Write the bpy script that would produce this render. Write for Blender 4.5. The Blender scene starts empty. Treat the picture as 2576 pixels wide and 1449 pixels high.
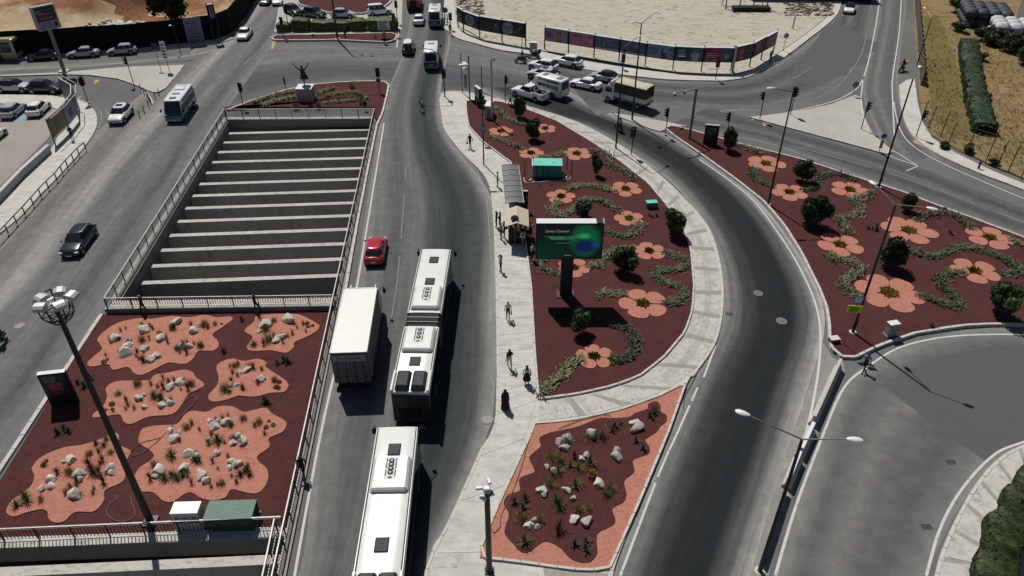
import bpy, bmesh, math, random
from mathutils import Vector, Matrix
random.seed(7)
R = math.radians
S = bpy.context.scene
COL = S.collection
# ------------------------------------------------------------------ camera, sky, sun, exposure
F_, TH_, H_ = 1884.0, R(35.5), 36.5          # focal length in photo pixels (2576 wide), pitch, height in metres
cam = bpy.data.cameras.new('camera'); cam_o = bpy.data.objects.new('camera', cam); COL.objects.link(cam_o)
cam.sensor_width = 36.0; cam.lens = F_ / 2576 * 36.0; cam.clip_end = 2000; cam.clip_start = 0.5
cam_o.location = (0, 0, H_); cam_o.rotation_euler = (R(90) - TH_, 0, 0)
S.camera = cam_o
SUN_DIR = Vector((3.1, -6.4, -11.2)).normalized()
SUN_EL = math.asin(-SUN_DIR.z)
W = bpy.data.worlds.new('World'); S.world = W; W.use_nodes = True
nt = W.node_tree; bg = nt.nodes['Background']
sky = nt.nodes.new('ShaderNodeTexSky'); sky.sky_type = 'NISHITA'; sky.sun_disc = False
sky.sun_elevation = SUN_EL; sky.sun_rotation = math.atan2(-SUN_DIR.x, -SUN_DIR.y)
sky.altitude = 100; sky.air_density = 1.0; sky.dust_density = 0.6
nt.links.new(sky.outputs[0], bg.inputs[0]); bg.inputs[1].default_value = 0.05
sl = bpy.data.lights.new('sun', 'SUN'); sl.energy = 5.0; sl.angle = R(0.53); sl.color = (1.0, 0.965, 0.90)
so = bpy.data.objects.new('sun', sl); COL.objects.link(so); so.location = (-30, 60, 110)
so.rotation_euler = SUN_DIR.to_track_quat('-Z', 'Y').to_euler()
S.view_settings.view_transform = 'Standard'; S.view_settings.look = 'None'
S.view_settings.exposure = -0.22; S.view_settings.gamma = 1.0; S.view_settings.use_curve_mapping = False
S.render.engine = 'CYCLES'; S.cycles.max_bounces = 6; S.cycles.transparent_max_bounces = 6
S.cycles.use_denoising = True

# ------------------------------------------------------------------ surveying: a photo point and a height give a place
def ray(u, v):
    x = (u - 1288) / F_; y = -(v - 724.5) / F_
    return Vector((x, math.cos(TH_) + y * math.sin(TH_), -math.sin(TH_) + y * math.cos(TH_)))
def G(u, v, z=0.0):
    d = ray(u, v); t = (z - H_) / d.z
    return Vector((d.x * t, d.y * t, z))
def HT(b, ut, vt):                             # height above z=0 at which the line of sight passes over place b
    d = ray(ut, vt); t = (d.x * b.x + d.y * b.y) / (d.x ** 2 + d.y ** 2)
    return H_ + d.z * t
def GL(pts, z=0.0): return [G(u, v, z) for u, v in pts]
def ang(p, q): return math.atan2(q.y - p.y, q.x - p.x)

def smooth(pts, n=6, closed=False):            # Catmull-Rom through places
    out = []; N = len(pts)
    rng = range(N) if closed else range(N - 1)
    for i in rng:
        p1, p2 = pts[i], pts[(i + 1) % N]
        p0 = pts[(i - 1) % N] if (closed or i > 0) else p1
        p3 = pts[(i + 2) % N] if (closed or i + 2 < N) else p2
        for k in range(n):
            t = k / n
            out.append(0.5 * ((2 * p1) + (p2 - p0) * t + (2 * p0 - 5 * p1 + 4 * p2 - p3) * t * t + (3 * p1 - p0 - 3 * p2 + p3) * t ** 3))
    if not closed: out.append(pts[-1].copy())
    return out
def resample(pts, step=None, n=None, closed=False):
    P = list(pts) + ([pts[0]] if closed else [])
    d = [0.0]
    for a, b in zip(P, P[1:]): d.append(d[-1] + (b - a).length)
    if n is None: n = max(1, int(round(d[-1] / step)))
    out = []; j = 0
    for k in range(n + 1):
        s = d[-1] * k / n
        while j < len(d) - 2 and d[j + 1] < s: j += 1
        t = (s - d[j]) / max(1e-9, d[j + 1] - d[j])
        out.append(P[j].lerp(P[j + 1], min(1, max(0, t))))
    if closed: out.pop()
    return out

# ------------------------------------------------------------------ materials
MATS = {}
def mat(name, col, rough=0.7, metal=0.0, var=0.0, vscale=3.0, bump=0.0, bscale=30.0, col2=None, emit=None, spec=None, coat=0.0, stretch=None, detail=4.0, thr=None):
    if name in MATS: return MATS[name]
    m = bpy.data.materials.new(name); m.use_nodes = True; MATS[name] = m
    n = m.node_tree.nodes; l = m.node_tree.links; b = n['Principled BSDF']
    b.inputs['Base Color'].default_value = (*col, 1); b.inputs['Roughness'].default_value = rough; b.inputs['Metallic'].default_value = metal
    if spec is not None: b.inputs['Specular IOR Level'].default_value = spec
    if coat: b.inputs['Coat Weight'].default_value = coat; b.inputs['Coat Roughness'].default_value = 0.05
    if emit: b.inputs['Emission Color'].default_value = (*emit[0], 1); b.inputs['Emission Strength'].default_value = emit[1]
    tc = n.new('ShaderNodeTexCoord'); src = tc.outputs['Object']
    if stretch:
        mp = n.new('ShaderNodeMapping'); mp.inputs['Scale'].default_value = stretch[:3]
        if len(stretch) > 3: mp.inputs['Rotation'].default_value = (0, 0, stretch[3])
        l.new(src, mp.inputs[0]); src = mp.outputs[0]
    if var or col2:
        t = n.new('ShaderNodeTexNoise'); t.inputs['Scale'].default_value = vscale; t.inputs['Detail'].default_value = detail; t.inputs['Roughness'].default_value = 0.65
        l.new(src, t.inputs['Vector'])
        r = n.new('ShaderNodeValToRGB')
        lo, hi = thr or (0.32, 0.68)
        r.color_ramp.elements[0].position = lo; r.color_ramp.elements[1].position = hi
        c2 = col2 or col
        r.color_ramp.elements[0].color = (*[max(0, c * (1 - var)) for c in col], 1)
        r.color_ramp.elements[1].color = (*[min(1, c * (1 + var)) for c in c2], 1)
        l.new(t.outputs[0], r.inputs[0]); l.new(r.outputs[0], b.inputs['Base Color'])
    if bump:
        t2 = n.new('ShaderNodeTexNoise'); t2.inputs['Scale'].default_value = bscale; t2.inputs['Detail'].default_value = 3
        l.new(src, t2.inputs['Vector'])
        bp = n.new('ShaderNodeBump'); bp.inputs['Strength'].default_value = bump; bp.inputs['Distance'].default_value = 0.05
        l.new(t2.outputs[0], bp.inputs['Height']); l.new(bp.outputs[0], b.inputs['Normal'])
    return m

def layered(name, base, layers, rough=0.85, bump=0.3, bscale=60):
    """base colour overlaid by noise layers (scale, stretch, rot, lo, hi, colour, opacity)"""
    m = bpy.data.materials.new(name); m.use_nodes = True; MATS[name] = m
    n = m.node_tree.nodes; l = m.node_tree.links; b = n['Principled BSDF']; b.inputs['Roughness'].default_value = rough; b.inputs['Specular IOR Level'].default_value = .12
    tc = n.new('ShaderNodeTexCoord'); prev = None
    for i, (sc, st, rot, lo, hi, c, op) in enumerate(layers):
        mp = n.new('ShaderNodeMapping'); mp.inputs['Scale'].default_value = st; mp.inputs['Rotation'].default_value = (0, 0, rot); mp.inputs['Location'].default_value = (i * 7.3, i * 3.1, 0)
        l.new(tc.outputs['Object'], mp.inputs[0])
        t = n.new('ShaderNodeTexNoise'); t.inputs['Scale'].default_value = sc; t.inputs['Detail'].default_value = 5; t.inputs['Roughness'].default_value = 0.6
        l.new(mp.outputs[0], t.inputs['Vector'])
        mr = n.new('ShaderNodeMapRange'); mr.inputs[1].default_value = lo; mr.inputs[2].default_value = hi; mr.inputs[4].default_value = op
        l.new(t.outputs[0], mr.inputs[0])
        mx = n.new('ShaderNodeMix'); mx.data_type = 'RGBA'
        l.new(mr.outputs[0], mx.inputs[0])
        if prev is None: mx.inputs[6].default_value = (*base, 1)
        else: l.new(prev, mx.inputs[6])
        mx.inputs[7].default_value = (*c, 1); prev = mx.outputs[2]
    l.new(prev, b.inputs['Base Color'])
    if bump:
        t2 = n.new('ShaderNodeTexNoise'); t2.inputs['Scale'].default_value = bscale; t2.inputs['Detail'].default_value = 3
        l.new(tc.outputs['Object'], t2.inputs['Vector'])
        bp = n.new('ShaderNodeBump'); bp.inputs['Strength'].default_value = bump; bp.inputs['Distance'].default_value = 0.04
        l.new(t2.outputs[0], bp.inputs['Height']); l.new(bp.outputs[0], b.inputs['Normal'])
    return m

def road_mat(name, stops, wob=0.05, streak=.16, sf=26):
    """asphalt worn across the lane: UV.x runs kerb to kerb, UV.y in metres along the road"""
    m = bpy.data.materials.new(name); m.use_nodes = True; MATS[name] = m
    n = m.node_tree.nodes; l = m.node_tree.links; b = n['Principled BSDF']; b.inputs['Roughness'].default_value = 0.85; b.inputs['Specular IOR Level'].default_value = .2
    uv = n.new('ShaderNodeUVMap'); sp = n.new('ShaderNodeSeparateXYZ'); l.new(uv.outputs[0], sp.inputs[0])
    mp = n.new('ShaderNodeMapping'); mp.inputs['Scale'].default_value = (2.0, 0.06, 1); l.new(uv.outputs[0], mp.inputs[0])
    t = n.new('ShaderNodeTexNoise'); t.inputs['Scale'].default_value = 1.0; t.inputs['Detail'].default_value = 4; l.new(mp.outputs[0], t.inputs['Vector'])
    ma = n.new('ShaderNodeMath'); ma.operation = 'MULTIPLY_ADD'; ma.inputs[1].default_value = wob * 2; l.new(t.outputs[0], ma.inputs[0])
    sb = n.new('ShaderNodeMath'); sb.operation = 'SUBTRACT'; sb.inputs[1].default_value = wob; l.new(sp.outputs[0], sb.inputs[0]); l.new(sb.outputs[0], ma.inputs[2])
    r = n.new('ShaderNodeValToRGB'); r.color_ramp.interpolation = 'EASE'
    el = r.color_ramp.elements
    while len(el) < len(stops): el.new(0.5)
    for e, (p, c) in zip(el, stops): e.position = p; e.color = (*c, 1)
    l.new(ma.outputs[0], r.inputs[0])
    # long streaks along the travel direction
    mp2 = n.new('ShaderNodeMapping'); mp2.inputs['Scale'].default_value = (sf, 0.10, 1); l.new(uv.outputs[0], mp2.inputs[0])
    t2 = n.new('ShaderNodeTexNoise'); t2.inputs['Scale'].default_value = 1.0; t2.inputs['Detail'].default_value = 5; l.new(mp2.outputs[0], t2.inputs['Vector'])
    mr = n.new('ShaderNodeMapRange'); mr.inputs[1].default_value = 0.3; mr.inputs[2].default_value = 0.7; mr.inputs[3].default_value = 1 - streak; mr.inputs[4].default_value = 1 + streak; l.new(t2.outputs[0], mr.inputs[0])
    # patchy stains
    tc = n.new('ShaderNodeTexCoord')
    t3 = n.new('ShaderNodeTexNoise'); t3.inputs['Scale'].default_value = 0.9; t3.inputs['Detail'].default_value = 7; t3.inputs['Roughness'].default_value = 0.7; l.new(tc.outputs['Object'], t3.inputs['Vector'])
    mr3 = n.new('ShaderNodeMapRange'); mr3.inputs[1].default_value = 0.3; mr3.inputs[2].default_value = 0.72; mr3.inputs[3].default_value = 0.80; mr3.inputs[4].default_value = 1.2; l.new(t3.outputs[0], mr3.inputs[0])
    t4 = n.new('ShaderNodeTexNoise'); t4.inputs['Scale'].default_value = 22; t4.inputs['Detail'].default_value = 2; l.new(tc.outputs['Object'], t4.inputs['Vector'])
    mr4 = n.new('ShaderNodeMapRange'); mr4.inputs[1].default_value = 0.3; mr4.inputs[2].default_value = 0.7; mr4.inputs[3].default_value = 0.82; mr4.inputs[4].default_value = 1.18; l.new(t4.outputs[0], mr4.inputs[0])
    m1 = n.new('ShaderNodeMath'); m1.operation = 'MULTIPLY'; l.new(mr.outputs[0], m1.inputs[0]); l.new(mr3.outputs[0], m1.inputs[1])
    m2 = n.new('ShaderNodeMath'); m2.operation = 'MULTIPLY'; l.new(m1.outputs[0], m2.inputs[0]); l.new(mr4.outputs[0], m2.inputs[1])
    vm = n.new('ShaderNodeVectorMath'); vm.operation = 'SCALE'; l.new(r.outputs[0], vm.inputs[0]); l.new(m2.outputs[0], vm.inputs['Scale'])
    l.new(vm.outputs[0], b.inputs['Base Color'])
    bp = n.new('ShaderNodeBump'); bp.inputs['Strength'].default_value = 0.25; bp.inputs['Distance'].default_value = 0.02
    l.new(t4.outputs[0], bp.inputs['Height']); l.new(bp.outputs[0], b.inputs['Normal'])
    return m

def foliage(name, dark, light, rough=0.6):
    m = bpy.data.materials.new(name); m.use_nodes = True; MATS[name] = m
    n = m.node_tree.nodes; l = m.node_tree.links; b = n['Principled BSDF']; b.inputs['Roughness'].default_value = rough
    b.inputs['Specular IOR Level'].default_value = 0.25
    tc = n.new('ShaderNodeTexCoord'); t = n.new('ShaderNodeTexNoise'); t.inputs['Scale'].default_value = 2.6; t.inputs['Detail'].default_value = 5
    l.new(tc.outputs['Object'], t.inputs['Vector'])
    oi = n.new('ShaderNodeObjectInfo')
    ad = n.new('ShaderNodeMath'); ad.operation = 'MULTIPLY_ADD'; ad.inputs[1].default_value = 0.25; l.new(oi.outputs['Random'], ad.inputs[0]); l.new(t.outputs[0], ad.inputs[2])
    r = n.new('ShaderNodeValToRGB'); r.color_ramp.elements[0].position = 0.42; r.color_ramp.elements[1].position = 0.8
    r.color_ramp.elements[0].color = (*dark, 1); r.color_ramp.elements[1].color = (*light, 1)
    l.new(ad.outputs[0], r.inputs[0]); l.new(r.outputs[0], b.inputs['Base Color'])
    return m

DUST = (0.165, 0.158, 0.150); MID = (0.105, 0.104, 0.104); DARK = (0.038, 0.043, 0.047)
layered('asphalt', (0.115, 0.113, 0.112), [(0.06, (1, 1, 1), 0, .38, .62, (0.165, 0.160, 0.152), .7), (0.35, (1, .25, 1), .1, .45, .75, (0.085, 0.087, 0.09), .7),
        (2.5, (1, 1, 1), 0, .5, .75, (0.16, 0.155, 0.15), .3), (25, (1, 1, 1), 0, .4, .7, (0.09, 0.09, 0.09), .35)], bump=.2)
road_mat('asphalt_main', [(0, (.18, .175, .165)), (.10, (.13, .127, .124)), (.24, (.085, .085, .087)), (.40, (.115, .114, .113)), (.54, (.046, .050, .053)), (.70, (.024, .029, .031)), (.86, (.05, .054, .056)), (1, (.21, .205, .19))])
road_mat('asphalt_ramp', [(0, (.22, .215, .20)), (.10, (.125, .125, .122)), (.24, (.036, .039, .041)), (.40, (.013, .015, .017)), (.66, (.011, .0135, .0155)), (.82, (.07, .072, .073)), (.93, (.19, .185, .175)), (1, (.30, .29, .27))])
road_mat('asphalt_left', [(0, (.20, .19, .172)), (.16, (.13, .124, .116)), (.36, (.235, .228, .215)), (.50, (.115, .111, .108)), (.66, (.13, .128, .127)), (.82, (.075, .081, .086)), (.92, (.12, .122, .124)), (1, (.155, .153, .15))], wob=.07)
road_mat('asphalt_right', [(0, (.18, .175, .165)), (.18, (.10, .098, .096)), (.38, (.145, .14, .135)), (.55, (.105, .10, .10)), (.72, (.09, .087, .087)), (.88, (.125, .123, .12)), (1, (.18, .175, .168))], streak=.05, sf=9)
road_mat('asphalt_far', [(0, (.17, .165, .16)), (.15, (.10, .10, .10)), (.32, (.065, .065, .068)), (.5, (.11, .108, .106)), (.7, (.062, .064, .066)), (.85, (.085, .085, .086)), (1, (.13, .128, .124))])
road_mat('asphalt_junction', [(0, (.15, .146, .14)), (.15, (.125, .12, .117)), (.34, (.135, .132, .13)), (.5, (.085, .09, .09)), (.68, (.062, .068, .073)), (.86, (.07, .074, .079)), (1, (.10, .10, .10))], wob=.1)
layered('gore_asphalt', (0.22, 0.215, 0.20), [(.8, (1, 1, 1), 0, .45, .65, (0.30, 0.29, 0.27), .7), (3, (1, 1, 1), 0, .52, .7, (0.13, 0.128, 0.122), .6)])
layered('asphalt_dark', (0.098, 0.095, 0.095), [(.3, (1, 1, 1), 0, .45, .65, (0.10, 0.098, 0.098), .7), (25, (1, 1, 1), 0, .4, .7, (.065, .064, .064), .4)])
layered('brown_earth', (0.15, 0.062, 0.028), [(.25, (1, 1, 1), 0, .45, .6, (0.24, 0.115, 0.055), .8), (1.5, (1, 1, 1), 0, .5, .7, (.09, .04, .02), .7)], bump=.8, bscale=2)
layered('concrete_pale', (0.50, 0.485, 0.445), [(0.5, (1, 1, 1), 0, .4, .7, (0.40, 0.385, 0.35), .85), (1.3, (.5, 1.6, 1), 0, .5, .66, (0.33, 0.32, 0.29), .6), (2.2, (.3, 1, 1), .1, .5, .7, (0.58, 0.565, 0.53), .7), (4, (1, 1, 1), 0, .58, .7, (.24, .23, .21), .5), (9, (1, 1, 1), 0, .55, .8, (0.30, 0.29, 0.265), .5), (40, (1, 1, 1), 0, .5, .8, (.38, .37, .34), .3)], rough=.9, bump=.15)
layered('concrete_path', (0.46, 0.445, 0.405), [(1.1, (1, 1, 1), 0, .45, .66, (0.34, 0.325, 0.29), .8), (2.4, (1, 1, 1), 0, .54, .68, (0.22, 0.215, 0.195), .65), (5, (1, 1, 1), 0, .55, .7, (0.22, 0.215, 0.20), .6), (30, (1, 1, 1), 0, .5, .8, (.5, .49, .45), .4)], rough=.9, bump=.15)
layered('kerb_concrete', (0.50, 0.47, 0.43), [(1.5, (1, 1, 1), 0, .45, .7, (0.38, 0.35, 0.32), .8), (14, (1, 1, 1), 0, .55, .75, (0.24, 0.225, 0.21), .6)], rough=.9)
layered('band_concrete', (0.27, 0.25, 0.225), [(3, (1, 1, 1), 0, .45, .7, (0.34, 0.32, 0.29), .8)], rough=.9)
layered('red_mulch', (0.066, 0.0225, 0.0215), [(0.35, (1, 1, 1), 0, .4, .7, (0.082, 0.029, 0.027), .8), (2.2, (1, 1, 1), 0, .48, .7, (0.05, 0.0165, 0.0165), .7), (6, (1, 1, 1), 0, .5, .68, (0.105, 0.042, 0.037), .55), (18, (1, 1, 1), 0, .5, .72, (0.115, 0.042, 0.036), .6), (45, (1, 1, 1), 0, .55, .7, (.025, .009, .01), .7)], rough=.95, bump=.9, bscale=22)
layered('pink_gravel', (0.40, 0.172, 0.122), [(1.0, (1, 1, 1), 0, .4, .7, (0.46, 0.205, 0.15), .8), (4, (1, 1.4, 1), .4, .5, .66, (0.30, 0.115, 0.08), .75), (7, (1, 1, 1), 0, .54, .7, (0.56, 0.28, 0.21), .6), (14, (1, 1, 1), 0, .52, .72, (0.27, 0.085, 0.06), .75), (30, (1, 1, 1), 0, .52, .7, (0.60, 0.27, 0.20), .6), (55, (1, 1, 1), 0, .55, .7, (.18, .05, .035), .6)], rough=.95, bump=1.0, bscale=26)
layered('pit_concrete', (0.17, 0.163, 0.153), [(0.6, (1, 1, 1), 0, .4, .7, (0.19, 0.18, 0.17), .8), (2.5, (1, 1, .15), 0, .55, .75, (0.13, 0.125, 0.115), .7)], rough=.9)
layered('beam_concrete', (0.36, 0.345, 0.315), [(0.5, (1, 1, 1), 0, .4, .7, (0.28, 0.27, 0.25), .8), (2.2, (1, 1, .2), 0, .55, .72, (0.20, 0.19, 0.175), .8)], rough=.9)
layered('beam_top_sunlit', (0.43, 0.41, 0.37), [(0.8, (.4, 1, 1), 0, .45, .65, (0.50, 0.48, 0.43), .8), (3.5, (.5, 1, 1), 0, .5, .68, (0.26, 0.25, 0.225), .8)], rough=.9)  # paler concrete copy: sun on strut and ledge tops put into the colour
layered('sand_lot', (0.42, 0.385, 0.315), [(0.07, (1, 1, 1), 0, .4, .65, (0.385, 0.355, 0.295), .9), (0.30, (1, 1.8, 1), 0, .52, .66, (0.33, 0.295, 0.235), .7), (0.9, (.45, 1.2, 1), 0, .57, .66, (0.19, 0.165, 0.12), .75), (1.6, (.5, 1.3, 1), 0, .58, .7, (0.22, 0.195, 0.15), .75), (9, (1, 1, 1), 0, .6, .75, (.3, .27, .21), .5)], rough=.95, bump=.6, bscale=3)
layered('dig_earth', (0.42, 0.31, 0.19), [(0.06, (1, 1, 1), 0, .42, .55, (0.20, 0.085, 0.035), .95), (0.10, (1, 1.5, 1), 2, .50, .62, (0.52, 0.43, 0.30), .8), (0.9, (1, .5, 1), 0, .5, .7, (0.28, 0.19, 0.10), .6), (4, (1, 1, 1), 0, .55, .75, (.16, .10, .06), .5)], rough=.95, bump=.8, bscale=2)
layered('dry_grass', (0.20, 0.145, 0.065), [(0.10, (1, 1, 1), 0, .4, .65, (0.25, 0.185, 0.095), .9), (0.5, (.4, 1.8, 1), .2, .48, .66, (0.115, 0.08, 0.035), .75), (3, (.4, 1, 1), 0, .5, .7, (0.27, 0.205, 0.11), .6), (22, (1, 1, 1), 0, .55, .7, (.08, .05, .02), .7)], rough=.95, bump=1.0, bscale=9)
layered('verge_green', (0.155, 0.125, 0.045), [(0.2, (1, .5, 1), 0, .4, .65, (0.115, 0.10, 0.035), .9), (1.2, (.5, .9, 1), .2, .5, .7, (0.20, 0.155, 0.07), .7), (20, (1, 1, 1), 0, .55, .7, (.09, .07, .02), .7)], rough=.95, bump=1.0, bscale=9)
layered('lot_paving', (0.30, 0.27, 0.245), [(0.15, (1, 1, 1), 0, .4, .65, (0.25, 0.235, 0.215), .9), (1.5, (1, 1, 1), 0, .5, .75, (0.36, 0.335, 0.30), .5), (12, (1, 1, 1), 0, .55, .75, (.2, .18, .16), .4)], rough=.9)
layered('far_concrete', (0.40, 0.39, 0.355), [(0.2, (1, 1, 1), 0, .4, .65, (0.34, 0.33, 0.30), .9), (2, (1, 1, 1), 0, .5, .75, (0.46, 0.45, 0.42), .5)], rough=.9)
layered('road_paint', (0.50, 0.49, 0.465), [(3, (1, 1, 1), 0, .55, .72, (0.22, 0.215, 0.205), .8), (20, (1, 1, 1), 0, .55, .75, (.4, .39, .37), .6)], rough=.8, bump=0)
layered('faint_paint', (0.215, 0.212, 0.205), [(3, (1, 1, 1), 0, .5, .68, (0.14, 0.138, 0.135), .9)], rough=.8, bump=0)
layered('yellow_paint', (0.42, 0.30, 0.13), [(2, (1, 1, 1), 0, .45, .65, (0.20, 0.17, 0.13), .9)], rough=.8, bump=0)
layered('blue_paint', (0.20, 0.31, 0.38), [(0.8, (1, 1, 1), 0, .45, .68, (0.26, 0.29, 0.30), .8)], rough=.8, bump=0)
layered('rock_white', (0.50, 0.47, 0.42), [(1.5, (1, 1, 1), 0, .45, .65, (0.66, 0.63, 0.58), .9), (5, (1, 1, 1), 0, .5, .7, (0.36, 0.31, 0.22), .7), (12, (1, 1, 1), 0, .58, .72, (.17, .155, .13), .7)], rough=.9, bump=.8, bscale=8)
layered('rock_grey', (0.34, 0.31, 0.29), [(1.5, (1, 1, 1), 0, .45, .65, (0.44, 0.41, 0.385), .9), (5, (1, 1, 1), 0, .5, .7, (0.24, 0.19, 0.17), .7), (12, (1, 1, 1), 0, .58, .72, (.13, .12, .11), .7)], rough=.9, bump=.8, bscale=8)
foliage('leaf_bush', (0.009, 0.018, 0.008), (0.062, 0.098, 0.036)); foliage('leaf_olive', (0.016, 0.025, 0.014), (0.10, 0.125, 0.07))
foliage('leaf_hedge', (0.012, 0.022, 0.004), (0.075, 0.105, 0.014)); foliage('leaf_tree', (0.008, 0.016, 0.005), (0.04, 0.065, 0.016))
foliage('leaf_lower', (0.010, 0.017, 0.004), (0.05, 0.072, 0.014)); foliage('leaf_cover', (0.035, 0.042, 0.02), (0.19, 0.195, 0.105)); foliage('leaf_cover_green', (0.022, 0.034, 0.014), (0.11, 0.135, 0.06))
foliage('leaf_agave', (0.018, 0.026, 0.018), (0.09, 0.10, 0.075), .5); foliage('leaf_yucca', (0.03, 0.035, 0.012), (0.14, 0.15, 0.055), .5)
foliage('leaf_red', (0.05, 0.022, 0.014), (0.16, 0.10, 0.055), .6); foliage('leaf_dry', (0.12, 0.10, 0.025), (0.32, 0.25, 0.09), .7)
foliage('leaf_yellow', (0.13, 0.10, 0.008), (0.40, 0.31, 0.02), .6); foliage('leaf_straw', (0.10, 0.062, 0.022), (0.30, 0.20, 0.085), .8)
foliage('leaf_flower', (0.03, 0.036, 0.006), (0.30, 0.24, 0.02), .6)
M = MATS
mat('bark', (.06, .042, .03), .9, var=.3, vscale=8, bump=.5); mat('steel_dark', (.028, .028, .030), .5, .3, var=.2); mat('steel_grey', (.16, .16, .165), .5, .4, var=.15)
mat('steel_pale', (.42, .42, .42), .45, .3, var=.1); mat('rail_dark', (.022, .022, .024), .55, .2, var=.2); mat('rail_sunlit', (.34, .335, .325), .5, .2, var=.15)  # top and bottom rails: sun glint painted in as a paler tone
mat('lamp_white', (.64, .64, .63), .35); mat('glass_dark', (.012, .015, .018), .06, spec=.6); mat('glass_lens', (.55, .57, .58), .1)
mat('rubber', (.016, .016, .017), .85, var=.2); mat('rim', (.36, .36, .37), .3, .8); mat('plastic_black', (.010, .010, .011), .6, spec=.25); mat('plastic_grey', (.10, .10, .105), .6)
mat('red_lens', (.14, .006, .008), .2); mat('amber_lens', (.4, .15, .01), .2); mat('green_lens', (.01, .12, .05), .2); mat('plate_white', (.7, .7, .7), .4)
def paint(name, c, rough=.22, coat=.6): return mat('paint_' + name, c, rough, coat=coat, var=.04, vscale=1.5)
for nm, c in dict(white=(.74, .74, .735), silver=(.36, .37, .38), pearl=(.48, .48, .46), black=(.007, .008, .011), navy=(.008, .011, .02), red=(.36, .006, .022), green=(.008, .045, .022), teal_dark=(.016, .032, .04),
                  teal=(.012, .085, .115), grey=(.10, .105, .11), cream=(.42, .36, .17), yellow=(.62, .50, .02)).items(): paint(nm, c)
mat('bus_white', (.63, .63, .595), .35, var=.05, vscale=.8); mat('bus_side', (.030, .031, .033), .25, var=.1); mat('bus_grey', (.30, .30, .30), .5); mat('bus_grille', (.45, .45, .43), .5)
mat('bus_hatch', (.024, .027, .034), .6, spec=.25); mat('bellows', (.055, .057, .052), .8); mat('tarp_brown', (.042, .036, .028), .85, var=.15, vscale=2, bump=.4, bscale=4); mat('tarp_top', (.45, .40, .30), .85, var=.12, vscale=2, bump=.4, bscale=4)
mat('truck_white', (.66, .655, .61), .5, var=.03, vscale=1); mat('box_shaded_white', (.12, .118, .115), .6, var=.1); mat('box_sign', (.34, .33, .33), .6, var=.1); mat('letter_red', (.20, .006, .03), .6)  # truck box: white sides toned dark, their shade put into the colour
mat('skin', (.30, .17, .11), .6); mat('skin_dark', (.16, .085, .055), .6); mat('hair_black', (.010, .009, .008), .6); mat('hair_grey', (.25, .24, .23), .7)
for nm, c in dict(white=(.68, .67, .70), black=(.010, .010, .011), navy=(.014, .017, .035), beige=(.40, .36, .29), lilac=(.40, .38, .50), grey=(.14, .14, .15), olive=(.05, .055, .03), blue=(.16, .20, .28), denim=(.045, .06, .10), purple=(.05, .03, .10), green=(.02, .09, .04), brown=(.07, .045, .03)).items(): mat('cloth_' + nm, c, .9, var=.15, vscale=6)
mat('shoe_white', (.7, .7, .68), .6); mat('shoe_black', (.012, .012, .012), .6); mat('bronze', (.030, .024, .020), .45, .5, var=.3, vscale=4); mat('marble_grey', (.26, .25, .245), .5, var=.15, vscale=2)
mat('marble_top', (.60, .57, .51), .6, var=.08); mat('hoarding', (.009, .010, .012), .9, var=.25, vscale=.5, spec=.08); mat('cabinet_white', (.58, .58, .57), .5, var=.06); mat('cabinet_grey', (.27, .28, .27), .6, var=.08)
mat('cabinet_green', (.045, .115, .085), .6, var=.35, vscale=9, detail=8); mat('cabinet_green_dark', (.010, .030, .022), .6); mat('teal_box', (.02, .26, .20), .45, var=.08); mat('teal_lid', (.12, .50, .40), .45, var=.06)
mat('brick_red', (.12, .05, .035), .9, var=.2); mat('stone_pale', (.55, .48, .40), .9, var=.1); mat('hose', (.10, .085, .065), .7); mat('sign_blue', (.03, .09, .30), .4); mat('sign_yellow', (.52, .60, .01), .5); mat('sign_white', (.62, .63, .66), .5)
mat('sign_purple', (.055, .025, .09), .5); mat('awning', (.46, .385, .29), .8, var=.06); mat('shelter_roof', (.10, .10, .098), .5, var=.08); mat('orange_steel', (.10, .045, .03), .6, var=.3)
mat('black_print', (.02, .02, .02), .6); mat('bag_grey', (.44, .44, .46), .85, var=.12, vscale=4, bump=.6, bscale=5); mat('bag_dark', (.035, .042, .055), .7, var=.3, vscale=4, bump=.8, bscale=5)
mat('jersey_concrete', (.42, .40, .36), .9, var=.12, vscale=2); mat('wood_old', (.09, .065, .045), .9, var=.3); mat('fire_red', (.35, .01, .012), .35)
mat('rust_post', (.10, .03, .02), .8); mat('orange_fence', (.16, .07, .045), .7)

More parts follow.
